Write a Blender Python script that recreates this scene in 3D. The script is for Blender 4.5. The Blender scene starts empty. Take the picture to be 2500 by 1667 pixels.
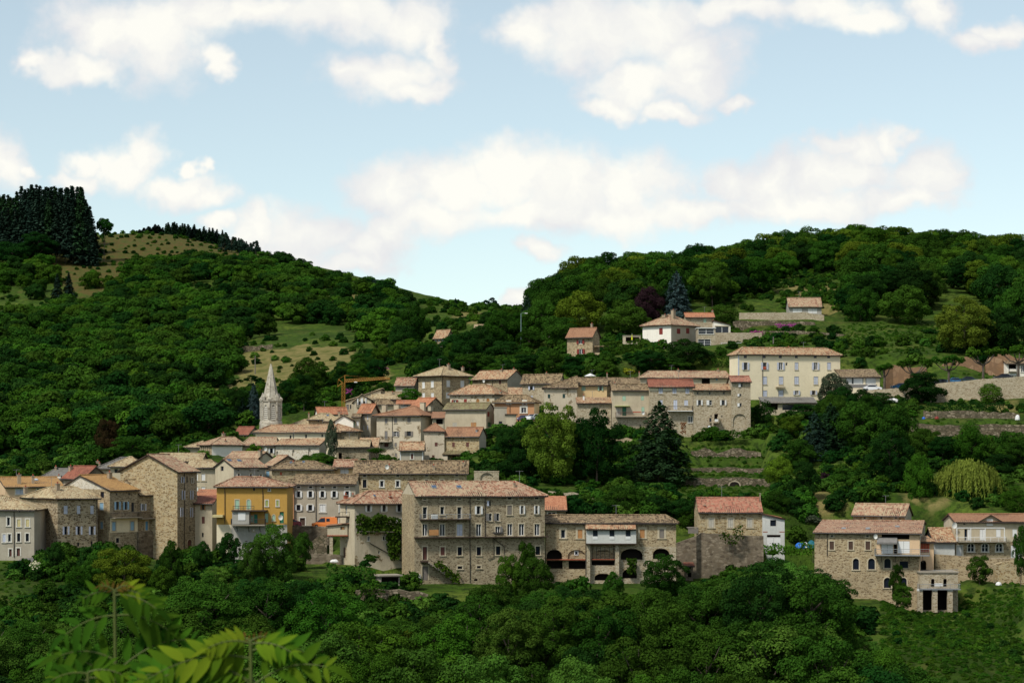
import bpy, math, random
import numpy as np
from mathutils import Vector
rnd = random.Random(7)
SC = bpy.context.scene
COL = SC.collection
# ---------------------------------------------------------------- camera
FPX, CX, HY = 5220.0, 1250.0, 1100.0      # focal length and level line, in pixels of a 2500 px wide picture
cam_data = bpy.data.cameras.new('camera')
cam = bpy.data.objects.new('camera', cam_data)
COL.objects.link(cam)
cam.location = (0, 0, 0)
cam.rotation_euler = (math.radians(90), 0, 0)
cam_data.sensor_width = 36
cam_data.lens = 36 * FPX / 2500
cam_data.shift_y = (HY - 833.5) / 2500
cam_data.clip_end = 9000
cam_data.clip_start = 0.3
cam_data.dof.use_dof = True
cam_data.dof.focus_distance = 380
cam_data.dof.aperture_fstop = 13.0
SC.camera = cam
# ---------------------------------------------------------------- render look
SC.view_settings.view_transform = 'Standard'
SC.view_settings.look = 'None'
SC.view_settings.exposure = 0.68
SC.view_settings.gamma = 1
SC.render.film_transparent = False
SC.cycles.use_denoising = True
SC.cycles.max_bounces = 5
SC.cycles.diffuse_bounces = 3
SC.cycles.transparent_max_bounces = 8
SC.cycles.caustics_reflective = False
SC.cycles.caustics_refractive = False
# ---------------------------------------------------------------- sun
SUN_EL, SUN_AZ = math.radians(52), math.radians(-138)      # azimuth clockwise from +Y: from the left, slightly behind
sd = Vector((math.sin(SUN_AZ) * math.cos(SUN_EL), math.cos(SUN_AZ) * math.cos(SUN_EL), math.sin(SUN_EL)))
sun_data = bpy.data.lights.new('sun', 'SUN')
sun_data.energy = 2.4
sun_data.angle = math.radians(9)
sun_data.color = (1, 0.95, 0.86)
sun = bpy.data.objects.new('sun', sun_data)
COL.objects.link(sun)
sun.rotation_euler = (-sd).to_track_quat('-Z', 'Y').to_euler()
# ---------------------------------------------------------------- node helpers
def lin(c):
    if isinstance(c, str):
        c = [int(c[i:i + 2], 16) / 255 for i in (0, 2, 4)]
        c = [x / 12.92 if x <= .04045 else ((x + .055) / 1.055) ** 2.4 for x in c]
    return (c[0], c[1], c[2], 1)
class NT:
    def __init__(s, tree):
        s.t = tree; s.n = tree.nodes; s.l = tree.links
    def put(s, sock, v):
        if hasattr(v, 'links') or isinstance(v, bpy.types.NodeSocket): s.l.new(v, sock)
        elif v is not None:
            sock.default_value = v
    def math(s, op, a, b=None, c=None, clamp=False):
        n = s.n.new('ShaderNodeMath'); n.operation = op; n.use_clamp = clamp
        s.put(n.inputs[0], a)
        if b is not None: s.put(n.inputs[1], b)
        if c is not None: s.put(n.inputs[2], c)
        return n.outputs[0]
    def vm(s, op, a, b=None, out=0):
        n = s.n.new('ShaderNodeVectorMath'); n.operation = op
        s.put(n.inputs[0], a)
        if b is not None: s.put(n.inputs[1], b)
        return n.outputs[out]
    def xyz(s, x, y, z=0.0):
        n = s.n.new('ShaderNodeCombineXYZ'); s.put(n.inputs[0], x); s.put(n.inputs[1], y); s.put(n.inputs[2], z); return n.outputs[0]
    def sep(s, v):
        n = s.n.new('ShaderNodeSeparateXYZ'); s.put(n.inputs[0], v); return n.outputs
    def noise(s, v, scale, detail=3, rough=.55, dist=0.0, out='Fac'):
        n = s.n.new('ShaderNodeTexNoise'); s.put(n.inputs['Vector'], v); n.inputs['Scale'].default_value = scale
        n.inputs['Detail'].default_value = detail; n.inputs['Roughness'].default_value = rough; n.inputs['Distortion'].default_value = dist
        return n.outputs[out]
    def voro(s, v, scale, feature='F1', out='Color'):
        n = s.n.new('ShaderNodeTexVoronoi'); n.feature = feature; s.put(n.inputs['Vector'], v); n.inputs['Scale'].default_value = scale
        return n.outputs[out]
    def white(s, v, out='Value'):
        n = s.n.new('ShaderNodeTexWhiteNoise'); s.put(n.inputs[0], v); return n.outputs[out]
    def ramp(s, f, stops, interp='LINEAR'):
        n = s.n.new('ShaderNodeValToRGB'); r = n.color_ramp; r.interpolation = interp
        while len(r.elements) < len(stops): r.elements.new(.5)
        for e, (p, c) in zip(r.elements, stops): e.position = p; e.color = lin(c)
        s.put(n.inputs[0], f); return n.outputs[0]
    def mix(s, f, a, b, mode='MIX'):
        n = s.n.new('ShaderNodeMix'); n.data_type = 'RGBA'; n.blend_type = mode
        s.put(n.inputs[0], f); s.put(n.inputs[6], lin(a) if isinstance(a, (str, tuple)) else a); s.put(n.inputs[7], lin(b) if isinstance(b, (str, tuple)) else b)
        return n.outputs[2]
    def map(s, f, a, b, c=0.0, d=1.0):
        n = s.n.new('ShaderNodeMapRange'); s.put(n.inputs[0], f); n.inputs[1].default_value = a; n.inputs[2].default_value = b
        n.inputs[3].default_value = c; n.inputs[4].default_value = d; return n.outputs[0]
    def bump(s, h, strength, dist):
        n = s.n.new('ShaderNodeBump'); s.put(n.inputs['Height'], h); n.inputs['Strength'].default_value = strength; n.inputs['Distance'].default_value = dist
        return n.outputs[0]
MATS = {}
def mat(name, build):
    if name in MATS: return MATS[name]
    m = bpy.data.materials.new(name); m.use_nodes = True
    nt = NT(m.node_tree); b = m.node_tree.nodes['Principled BSDF']
    b.inputs['Roughness'].default_value = .85; b.inputs['Specular IOR Level'].default_value = .25
    build(nt, b); MATS[name] = m
    return m
# ---------------------------------------------------------------- sky
world = bpy.data.worlds.new('World'); SC.world = world; world.use_nodes = True
wt = NT(world.node_tree); wt.n.clear()
sky = wt.n.new('ShaderNodeTexSky'); sky.sky_type = 'NISHITA'; sky.sun_disc = False
sky.sun_elevation = SUN_EL; sky.sun_rotation = SUN_AZ; sky.altitude = 500; sky.air_density = .8; sky.dust_density = 0.1; sky.ozone_density = 2.0
tc = wt.n.new('ShaderNodeTexCoord')
dx, dy, dz = wt.sep(tc.outputs['Generated'])
ysafe = wt.math('MAXIMUM', dy, .03)
U = wt.math('DIVIDE', dx, ysafe); V = wt.math('DIVIDE', dz, ysafe)
P = wt.xyz(U, V, 0.0)                               # tangent of azimuth and of elevation of the direction looked at
def UV(px, py): return ((px - CX) / FPX, (HY - py) / FPX)
wob = wt.noise(P, 26, 4, .6, out='Color')
wv = wt.vm('MULTIPLY', wt.vm('SUBTRACT', wob, (.5, .5, .5)), (.050, .032, 0))
Pw = wt.vm('ADD', P, wv)
BLOBS = [  # cloud centres and radii: px, py, rx, ry
 (250,70,150,90),(380,90,140,110),(200,170,130,40),(90,165,60,28),(480,40,140,70),(530,170,38,34),(640,30,170,50),(820,30,190,65),(1000,55,110,70),(1060,110,45,80),
 (930,175,140,55),(1010,215,90,30),(850,165,60,30),
 (1290,70,90,60),(1440,80,150,90),(1600,60,160,80),(1700,130,130,75),(1560,200,130,60),(1700,190,110,60),(1500,255,80,30),(1640,265,70,26),(1790,250,60,22),(1800,20,160,40),(2000,15,180,42),(2120,50,100,35),
 (2300,30,60,60),(2400,95,70,30),(2460,70,60,30),
 (-10,400,70,70),(50,405,30,24),
 (300,400,120,55),(370,360,68,58),(200,390,60,36),(180,435,70,24),
 (460,460,85,45),(500,480,70,34),(490,405,22,26),
 (520,545,60,22),(620,560,60,50),(760,560,130,62),(900,600,110,60),(700,620,120,40),(860,640,110,30),(960,560,90,60),
 (960,455,110,70),(1100,440,130,75),(1250,430,150,72),(1400,450,160,85),(1550,450,120,80),(1050,520,150,55),(1300,510,200,45),(1500,520,170,50),
 (1760,440,90,66),(1880,440,140,66),(2050,430,160,60),(2100,370,90,52),(2180,350,60,38),(2040,360,60,30),(2250,440,90,60),(1950,500,260,48),(2200,490,130,34),(1700,520,120,40),
 (1310,598,50,26),(1280,730,42,26)]
dmin = None
for px, py, rx, ry in BLOBS:
    u, v = UV(px, py)
    d = wt.vm('LENGTH', wt.vm('MULTIPLY', wt.vm('SUBTRACT', Pw, (u, v, 0)), (FPX / rx, FPX / ry, 0)), out=1)
    if dmin is None: dmin = d
    else:
        n = wt.n.new('ShaderNodeMath'); n.operation = 'SMOOTH_MIN'; wt.put(n.inputs[0], dmin); wt.put(n.inputs[1], d); n.inputs[2].default_value = .25
        dmin = n.outputs[0]
fine = wt.noise(P, 60, 5, .6)
dd = wt.math('ADD', dmin, wt.math('MULTIPLY', wt.math('SUBTRACT', fine, .5), 1.0))
cfront = wt.map(dd, 1.28, .62); 
sm = wt.n.new('ShaderNodeMapRange'); sm.interpolation_type = 'SMOOTHSTEP'; wt.put(sm.inputs[0], dd); sm.inputs[1].default_value = 1.46; sm.inputs[2].default_value = .50
cfront = sm.outputs[0]
# everywhere else in the sky: scattered cloud of the same kind
gn = wt.noise(tc.outputs['Generated'], 3.2, 6, .58)
cback = wt.map(gn, .47, .62)
lowfront = wt.math('MULTIPLY', wt.math('GREATER_THAN', dy, .05), wt.math('LESS_THAN', V, .30))
frontm = wt.math('MULTIPLY', lowfront, wt.math('LESS_THAN', wt.math('ABSOLUTE', U), .5))
alpha = wt.math('ADD', wt.math('MULTIPLY', cfront, frontm), wt.math('MULTIPLY', cback, wt.math('SUBTRACT', 1.0, frontm)))
alpha = wt.math('MULTIPLY', alpha, .95)
tone = wt.noise(wt.vm('ADD', Pw, (3.1, 0, 0)), 17, 6, .6)
tone = wt.math('ADD', tone, wt.math('MULTIPLY', wt.math('SUBTRACT', .8, dmin), .22))
ccol = wt.ramp(tone, [(.38, (.84, .84, .86)), (.54, (.96, .95, .915)), (.66, (1.06, 1.04, .96))])
hsv = wt.n.new('ShaderNodeHueSaturation'); hsv.inputs['Saturation'].default_value = .66; wt.put(hsv.inputs['Color'], sky.outputs[0])
bg1 = wt.n.new('ShaderNodeBackground'); low = wt.map(dz, .02, .20, .80, 1.0); wt.put(bg1.inputs[0], wt.vm('SCALE', wt.mix(1.0, hsv.outputs[0], (1.0, 1.015, .875), 'MULTIPLY')))
bg1.inputs[0].links[0].from_node.inputs['Scale'].default_value = 1; wt.put(bg1.inputs[0].links[0].from_node.inputs['Scale'], low); bg1.inputs[1].default_value = .107
bg2 = wt.n.new('ShaderNodeBackground'); wt.put(bg2.inputs[0], ccol); bg2.inputs[1].default_value = .60
mx = wt.n.new('ShaderNodeMixShader'); wt.put(mx.inputs[0], alpha); wt.put(mx.inputs[1], bg1.outputs[0]); wt.put(mx.inputs[2], bg2.outputs[0])
wo = wt.n.new('ShaderNodeOutputWorld'); wt.put(wo.inputs[0], mx.outputs[0])
world.cycles.sampling_method = 'MANUAL'; world.cycles.sample_map_resolution = 512
# ---------------------------------------------------------------- geometry helpers
ZOOM = {'px': (0, 0, 1.0), 'z1': (0, 1040, 520 / 2146), 'z2': (480, 1060, 520 / 2146), 'z3': (900, 1120, 520 / 2146), 'z4': (1300, 1160, 640 / 2352),
        'z5': (1950, 1180, 550 / 2352), 'z6': (420, 860, 480 / 2352), 'z7': (820, 880, 500 / 2352), 'z8': (1300, 860, 560 / 2352), 'z9': (1360, 700, 740 / 2352),
        'za': (1980, 780, 520 / 2352), 'zb': (960, 700, 520 / 2352)}
def zc(fr, X, Y):
    a, b, k = ZOOM[fr]; return (a + X * k, b + Y * k)
def at(px, py, Y): return Vector(((px - CX) / FPX * Y, Y, (HY - py) / FPX * Y))
class MB:
    """collects faces with uv and material slots, then links them as one mesh object"""
    def __init__(s): s.v = []; s.f = []; s.uv = []; s.m = []; s.mats = []
    def slot(s, m):
        if m not in s.mats: s.mats.append(m)
        return s.mats.index(m)
    def face(s, pts, m, uv=None):
        i = len(s.v); s.v += [tuple(p) for p in pts]; s.f.append(tuple(range(i, i + len(pts))))
        s.uv.append(uv if uv else [(p[0], p[2]) for p in pts]); s.m.append(s.slot(m))
    def box(s, x0, x1, y0, y1, z0, z1, m):
        if x1 < x0: x0, x1 = x1, x0
        if y1 < y0: y0, y1 = y1, y0
        if z1 < z0: z0, z1 = z1, z0
        P = [(x0,y0,z0),(x1,y0,z0),(x1,y1,z0),(x0,y1,z0),(x0,y0,z1),(x1,y0,z1),(x1,y1,z1),(x0,y1,z1)]
        for q in ((0,1,5,4),(2,3,7,6)): s.face([P[i] for i in q], m)
        for q in ((1,2,6,5),(3,0,4,7)): s.face([P[i] for i in q], m, [(P[i][1], P[i][2]) for i in q])
        for q in ((4,5,6,7),(3,2,1,0)): s.face([P[i] for i in q], m, [(P[i][0], P[i][1]) for i in q])
    def tube(s, pts, r, m, n=5, r2=None):
        pts = [Vector(p) for p in pts]; rings = []
        for k, p in enumerate(pts):
            d = (pts[min(k + 1, len(pts) - 1)] - pts[max(k - 1, 0)]).normalized()
            a = d.cross(Vector((0, 0, 1)));
            if a.length < .05: a = d.cross(Vector((1, 0, 0)))
            a.normalize(); b = d.cross(a)
            rr = r if r2 is None else r + (r2 - r) * k / max(1, len(pts) - 1)
            rings.append([p + a * (math.cos(t * 2 * math.pi / n) * rr) + b * (math.sin(t * 2 * math.pi / n) * rr) for t in range(n)])
        for k in range(len(rings) - 1):
            for t in range(n):
                s.face([rings[k][t], rings[k][(t + 1) % n], rings[k + 1][(t + 1) % n], rings[k + 1][t]], m)
        s.face(rings[0][::-1], m); s.face(rings[-1], m)
    def build(s, name, parent=None, smooth=False):
        me = bpy.data.meshes.new(name); me.from_pydata(s.v, [], s.f)
        for m in s.mats: me.materials.append(m)
        if len(s.mats) > 1: me.polygons.foreach_set('material_index', s.m)
        uvl = me.uv_layers.new(name='uv')
        flat = np.array([c for f in s.uv for p in f for c in p[:2]], dtype=np.float32)
        uvl.data.foreach_set('uv', flat)
        if smooth: me.polygons.foreach_set('use_smooth', [True] * len(s.f))
        me.update()
        o = bpy.data.objects.new(name, me); COL.objects.link(o)
        if parent is not None: o.parent = parent
        return o
def empty(name, loc, rz=0):
    o = bpy.data.objects.new(name, None); COL.objects.link(o); o.location = loc; o.rotation_euler = (0, 0, rz); o.empty_display_size = .5
    return o
def tag(o, label=None, cat=None, group=None, kind=None):
    for k, v in (('label', label), ('category', cat), ('group', group), ('kind', kind)):
        if v: o[k] = v
    return o
def mesh_np(name, verts, faces, m, parent=None, cols=None, uv=None):
    """verts (n,3), faces (k,4) int arrays"""
    me = bpy.data.meshes.new(name)
    verts = np.asarray(verts, dtype=np.float32); faces = np.asarray(faces, dtype=np.int32)
    k = faces.shape[1]
    me.vertices.add(len(verts)); me.vertices.foreach_set('co', verts.ravel())
    me.loops.add(faces.size); me.loops.foreach_set('vertex_index', faces.ravel())
    me.polygons.add(len(faces)); me.polygons.foreach_set('loop_start', np.arange(0, faces.size, k, dtype=np.int32))
    try: me.polygons.foreach_set('loop_total', np.full(len(faces), k, dtype=np.int32))
    except Exception: pass
    me.update(calc_edges=True)
    if cols is not None:
        for nm, c in cols.items():
            a = me.attributes.new(nm, 'FLOAT', 'POINT'); a.data.foreach_set('value', np.asarray(c, dtype=np.float32))
    if uv is not None:
        l = me.uv_layers.new(name='uv'); l.data.foreach_set('uv', np.asarray(uv, dtype=np.float32).ravel())
    for mm in (m if isinstance(m, (list, tuple)) else [m]): me.materials.append(mm)
    o = bpy.data.objects.new(name, me); COL.objects.link(o)
    if parent is not None: o.parent = parent
    return o
# ================================================================ building materials (all read the uv, in metres)
def uvs(nt):
    t = nt.n.new('ShaderNodeTexCoord'); oi = nt.n.new('ShaderNodeObjectInfo')
    return nt.vm('ADD', t.outputs['UV'], nt.vm('MULTIPLY', nt.xyz(oi.outputs['Random'], oi.outputs['Random'], 0), (37.0, 61.0, 0)))
def stone(name, cols, mortar, sx=2.7, sz=5.2, spread=1.0, grime=.35):
    def f(nt, b):
        p = uvs(nt); q = nt.vm('MULTIPLY', nt.vm('ADD', p, nt.vm('MULTIPLY', nt.noise(p, 1.4, 2, out='Color'), (.3, .16, 0))), (sx, sz, 1))
        cell = nt.sep(nt.voro(q, 1.0, 'F1', 'Color'))[0]
        n = len(cols); c = nt.ramp(cell, [((i + .5) / n, cc) for i, cc in enumerate(cols)], 'CONSTANT' if n > 4 else 'LINEAR')
        edge = nt.voro(q, 1.0, 'DISTANCE_TO_EDGE', 'Distance')
        c = nt.mix(nt.map(edge, .03, .13, 1, 0), c, mortar)
        big = nt.noise(p, .22, 5, .65); c = nt.mix(nt.map(big, .40, .72, 0, grime), c, (.085, .072, .050))
        mid = nt.noise(p, .9, 4, .7); c = nt.mix(nt.map(mid, .42, .85, 0, .3), c, mortar)
        dark = nt.noise(nt.vm('MULTIPLY', p, (1, 1.8, 1)), 5.5, 2, .6); c = nt.mix(nt.map(dark, .52, .72, 0, .5), c, (.07, .048, .026))
        nt.put(b.inputs['Base Color'], c); nt.put(b.inputs['Normal'], nt.bump(edge, .7, .06))
        b.inputs['Roughness'].default_value = .95
    return mat(name, f)
def plaster(name, c1, c2, stain=(.16, .13, .09), bare=None, amount=.35):
    def f(nt, b):
        p = uvs(nt)
        c = nt.mix(nt.map(nt.noise(p, .35, 5, .65), .35, .68), c1, c2)
        st = nt.noise(nt.vm('MULTIPLY', p, (1.3, .16, 1)), 1.0, 5, .7)
        c = nt.mix(nt.map(st, .50, .78, 0, amount), c, stain)
        c = nt.mix(nt.map(nt.noise(p, 2.6, 4, .7), .52, .74, 0, .22), c, stain)
        if bare:
            k = nt.noise(p, .5, 5, .7); cell = nt.voro(nt.vm('MULTIPLY', p, (2.4, 4.4, 1)), 1.0)
            c = nt.mix(nt.map(k, .57, .60), c, nt.mix(nt.sep(cell)[0], bare, (.12, .085, .05)))
        nt.put(b.inputs['Base Color'], c); nt.put(b.inputs['Normal'], nt.bump(nt.noise(p, 4, 4, .7), .25, .05))
        b.inputs['Roughness'].default_value = .9
    return mat(name, f)
def tiles(name, cols, moss=.25, cu=.28, cv=.42):
    def f(nt, b):
        p = uvs(nt)
        u, v, _ = nt.sep(p)
        ci = nt.xyz(nt.math('FLOOR', nt.math('DIVIDE', u, cu)), nt.math('FLOOR', nt.math('DIVIDE', v, cv)), 0)
        w = nt.math('ADD', nt.math('MULTIPLY', nt.white(ci), .62), nt.math('MULTIPLY', nt.noise(nt.vm('MULTIPLY', p, (1.0, .55, 1)), 1.1, 4, .7), .62))
        w = nt.math('SUBTRACT', w, .12)
        n = len(cols); c = nt.ramp(w, [(.12 + .76 * i / (n - 1), cc) for i, cc in enumerate(cols)])
        big = nt.noise(p, .33, 5, .7)
        c = nt.mix(nt.map(big, .48, .72, 0, moss), c, (.075, .062, .036))
        sp = nt.noise(p, 3.4, 3, .7); c = nt.mix(nt.map(sp, .52, .70, 0, .6), c, (.07, .045, .03))
        nt.put(b.inputs['Base Color'], c); b.inputs['Roughness'].default_value = .92
    return mat(name, f)
def paint(name, c, rough=.6, var=.12, spec=.3):
    def f(nt, b):
        p = uvs(nt); d = tuple(x * (1 - var * 2.2) for x in c[:3])
        nt.put(b.inputs['Base Color'], nt.mix(nt.map(nt.noise(p, 2.2, 4, .7), .4, .75), c, d))
        b.inputs['Roughness'].default_value = rough; b.inputs['Specular IOR Level'].default_value = spec
    return mat(name, f)
S_TAN = stone('tan_rubble_stone', [(0.182,0.123,0.064),(0.367,0.279,0.160),(0.466,0.368,0.225),(0.279,0.196,0.102),(0.422,0.323,0.185)], (0.435,0.356,0.228))
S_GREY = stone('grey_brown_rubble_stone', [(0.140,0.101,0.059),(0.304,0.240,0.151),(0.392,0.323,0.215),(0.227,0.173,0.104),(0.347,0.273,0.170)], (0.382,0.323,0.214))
S_GOLD = stone('golden_rubble_stone', [(.20,.13,.055),(.40,.29,.145),(.48,.38,.22),(.28,.185,.08),(.42,.33,.18)], (.44,.37,.24), 2.2, 4.0, grime=.2)
S_DARK = stone('dark_garden_stone', [(.10,.075,.052),(.21,.17,.12),(.30,.25,.18),(.15,.115,.075)], (.17,.14,.10), 1.5, 2.6, grime=.55)
S_PALE = stone('pale_rubble_stone', [(.24,.18,.10),(.40,.33,.225),(.47,.40,.29),(.33,.26,.165),(.43,.36,.24)], (.46,.40,.29), grime=.2)
S_BASALT = stone('spotted_coursed_stone', [(0.106,0.072,0.037),(0.354,0.285,0.181),(0.321,0.246,0.142),(0.149,0.099,0.052),(0.409,0.340,0.231)], (0.430,0.361,0.242), 2.0, 4.2, grime=.2)
S_DRY = stone('mossy_dry_stone', [(.12,.09,.06),(.24,.19,.13),(.34,.28,.20),(.15,.12,.075)], (.06,.055,.03), 1.3, 2.4, grime=.6)
S_WHITE = stone('whitewashed_stone', [(.52,.47,.38),(.62,.57,.47),(.40,.33,.22)], (.66,.61,.51), grime=.05)
S_CHURCH = stone('weathered_pale_ashlar', [(.40,.36,.29),(.54,.50,.41),(.62,.58,.49),(.30,.27,.21)], (.50,.46,.37), .9, 1.9, grime=.5)
P_CREAM = plaster('cream_render', (.76,.67,.48), (.70,.61,.43), amount=.08)
P_WHITE = plaster('white_render', (.84,.80,.70), (.78,.73,.63), amount=.12)
P_BEIGE = plaster('beige_render', (.53,.46,.33), (.44,.37,.26), amount=.35)
P_PATCH = plaster('patched_pale_render', (.56,.49,.37), (.48,.41,.30), bare=(.33,.26,.16), amount=.35)
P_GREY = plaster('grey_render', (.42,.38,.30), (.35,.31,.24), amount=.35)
P_GREYW = plaster('cool_grey_render', (.40,.38,.34), (.33,.32,.28), amount=.4)
P_TAUPE = plaster('taupe_render', (.44,.39,.30), (.38,.33,.25), amount=.22)
P_YELLOW = plaster('ochre_yellow_render', (.49,.29,.070), (.44,.255,.060), stain=(.28,.15,.04), amount=.25)
P_SALMON = plaster('salmon_render', (.48,.25,.125), (.43,.22,.11), amount=.12)
P_PEACH = plaster('peach_render', (.66,.47,.29), (.60,.42,.26), amount=.1)
P_LYEL = plaster('pale_yellow_render', (.70,.50,.26), (.66,.47,.24), amount=.12)
P_BLOCK = plaster('white_block', (.58,.58,.54), (.48,.49,.46), amount=.3)
R_PINK = tiles('pink_canal_tiles', [(0.119,0.056,0.036),(0.278,0.138,0.083),(0.347,0.201,0.131),(0.403,0.303,0.199),(0.223,0.130,0.083)])
R_ROSE = tiles('faded_rose_canal_tiles', [(0.145,0.083,0.053),(0.308,0.167,0.107),(0.361,0.244,0.157),(0.398,0.319,0.203),(0.240,0.147,0.091)])
R_TAN = tiles('straw_coloured_canal_tiles', [(0.146,0.102,0.058),(0.310,0.224,0.125),(0.379,0.290,0.172),(0.433,0.376,0.235),(0.267,0.193,0.106)])
R_BROWN = tiles('mossy_brown_canal_tiles', [(0.057,0.042,0.024),(0.073,0.051,0.029),(0.180,0.122,0.068),(0.240,0.171,0.101),(0.293,0.223,0.129),(0.138,0.102,0.057)], moss=.55)
R_OCHRE = tiles('even_ochre_tiles', [(0.285,0.161,0.060),(0.342,0.198,0.076),(0.380,0.229,0.087)], moss=.12)
R_ORANGE = tiles('bright_orange_tiles', [(0.292,0.111,0.058),(0.373,0.161,0.086),(0.425,0.205,0.112)], moss=.08)
R_TERRA = tiles('even_terracotta_tiles', [(0.220,0.107,0.062),(0.271,0.141,0.081),(0.295,0.165,0.094)], moss=.15)
R_RED = tiles('dark_red_tiles', [(0.162,0.057,0.036),(0.235,0.082,0.053),(0.276,0.115,0.070)], moss=.25)
R_REDM = tiles('mottled_red_tiles', [(0.132,0.071,0.048),(0.324,0.124,0.081),(0.368,0.166,0.110),(0.300,0.215,0.133)], moss=.3)
R_MIX = tiles('orange_and_brown_canal_tiles', [(0.115,0.062,0.034),(0.294,0.148,0.081),(0.381,0.238,0.139),(0.420,0.330,0.202),(0.198,0.110,0.065)], moss=.3)
R_SLATE = tiles('grey_sheet_roofing', [(0.120,0.116,0.108),(0.167,0.160,0.145),(0.185,0.176,0.159)], moss=.3)
R_MOSSG = tiles('green_moss_canal_tiles', [(0.111,0.073,0.044),(0.181,0.145,0.077),(0.208,0.192,0.096),(0.173,0.154,0.081)], moss=.5)
M_EAVE = paint('dark_eave_wood', (.055,.035,.025))
M_GUT = paint('brown_gutter_metal', (.045,.035,.03), .5)
M_ZINC = paint('zinc_metal', (.22,.23,.24), .45)
M_GLASS = mat('dark_window_glass', lambda nt, b: (nt.put(b.inputs['Base Color'], (.012, .016, .026, 1)), setattr(b.inputs['Roughness'], 'default_value', .12), setattr(b.inputs['Specular IOR Level'], 'default_value', .4)))
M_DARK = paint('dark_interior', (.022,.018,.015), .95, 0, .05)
M_SURR = plaster('pale_stone_surround', (.52,.45,.32), (.46,.39,.27), amount=.2)
M_SURW = paint('white_painted_surround', (.66,.63,.55), .7)
M_CHIM = plaster('chimney_render', (.36,.29,.20), (.28,.22,.15), amount=.5)
M_BRICKRED = paint('red_chimney_clay', (.32,.085,.045), .8)
M_CONC = plaster('bare_concrete', (.33,.29,.23), (.26,.23,.18), amount=.5)
M_RAIL = paint('dark_railing_metal', (.05,.045,.042), .5)
M_RAILG = paint('grey_railing_metal', (.25,.26,.26), .5)
M_DISH = paint('white_dish_metal', (.66,.66,.62), .4, .04)
CC = {'W': paint('white_paint', (.70,.70,.68), .5, .04), 'g': paint('mint_green_paint', (.33,.50,.37), .6), 'G': paint('dark_green_paint', (.03,.16,.09), .5), 'r': paint('dark_red_paint', (.22,.03,.022), .6),
      'R': paint('bright_red_paint', (.42,.085,.04), .6), 'b': paint('light_blue_paint', (.26,.44,.60), .6), 'B': paint('strong_blue_paint', (.10,.28,.50), .6), 'y': paint('grey_paint', (.19,.18,.17), .7),
      'n': paint('brown_wood_paint', (.075,.042,.028), .7), 'o': paint('ochre_wood_paint', (.30,.135,.04), .7), 'L': paint('pale_lilac_paint', (.50,.53,.62), .6), 'Y': paint('pale_yellow_paint', (.56,.48,.24), .6),
      'k': paint('near_black_paint', (.02,.02,.026), .6), 'O': paint('raw_board', (.44,.22,.085), .8), 'v': paint('olive_green_paint', (.30,.34,.10), .6), 'm': paint('weathered_wood', (.20,.175,.15), .8),
      'T': paint('dark_teal_paint', (.02,.055,.05), .5), 'P': paint('brown_red_wood', (.12,.045,.035), .7), 'C': paint('cream_grey_paint', (.46,.43,.36), .6), 'E': paint('emerald_paint', (.02,.25,.17), .5)}
# ================================================================ roof slope of corrugated canal tiles
def slope_mesh(mb_list, E0, du, dn, L, t, vmax, V, m, V0=0.0):
    """E0 eave start (local), du unit along the eave, dn unit horizontal up-slope, t rise per metre, vmax(u) horizontal reach"""
    step = .16; n = max(4, int(L / step)); step = L / n
    rows = max(3, int(V / .8))
    us = np.arange(n + 1) * step
    vm_ = np.array([max(0.0, vmax(u)) for u in us])
    sl = math.sqrt(1 + t * t)
    f = np.linspace(0, 1, rows + 1)
    UU = np.repeat(us[:, None], rows + 1, 1); VV = vm_[:, None] * f[None, :]
    r = np.random.RandomState(int(abs(E0[0] * 13 + E0[2] * 7 + L * 3) * 10) % 99991)
    cor = np.where(np.arange(n + 1) % 2 == 0, .055, -.03)[:, None] * np.ones((1, rows + 1))
    cor = cor + r.normal(0, .012, cor.shape) + .05 * np.sin(UU * .55 + r.rand() * 6) * np.sin(VV * .8 + 1)
    Z = VV * t + cor
    Pn = (np.array(E0)[None, None] + UU[..., None] * np.array(du)[None, None] + VV[..., None] * np.array(dn)[None, None]); Pn[..., 2] += Z
    idn = np.arange((n + 1) * (rows + 1)).reshape(n + 1, rows + 1)
    fcs = np.stack([idn[:-1, :-1].ravel(), idn[1:, :-1].ravel(), idn[1:, 1:].ravel(), idn[:-1, 1:].ravel()], 1)
    uvv = np.stack([UU.ravel(), (VV * sl).ravel()], 1)
    mb_list.append((Pn.reshape(-1, 3), fcs, uvv))
def build_tiles(name, lst, m, parent, slabs):
    vs, fs, us, off = [], [], [], 0
    for P_, f_, u_ in lst:
        vs.append(P_); fs.append(f_ + off); us.append(u_[f_.ravel()]); off += len(P_)
    ms = [False] * sum(len(f) for f in fs)
    for poly in slabs:                                       # thin boards under the tiles, coloured dark to draw the shaded eave line
        k = len(poly); top = [(p[0], p[1], p[2] - .05) for p in poly]; bot = [(p[0], p[1], p[2] - .20) for p in poly]
        V_ = top + bot
        F_ = [[i, (i + 1) % k, (i + 1) % k + k, i + k] for i in range(k)]
        if k == 4: F_ += [[3, 2, 1, 0], [4, 5, 6, 7]]
        else: F_ += [[2, 1, 0, 0], [3, 4, 5, 5]]
        F_ = [q for q in F_]
        vs.append(np.array(V_, float)); F_ = np.array(F_) + off; fs.append(F_); us.append(np.zeros((F_.size, 2))); off += len(V_); ms += [True] * len(F_)
    o = mesh_np(name, np.concatenate(vs), np.concatenate(fs), [m, M_EAVE], parent, uv=np.concatenate(us))
    o.data.polygons.foreach_set('material_index', [1 if q else 0 for q in ms]); o.data.validate()
    return o
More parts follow.
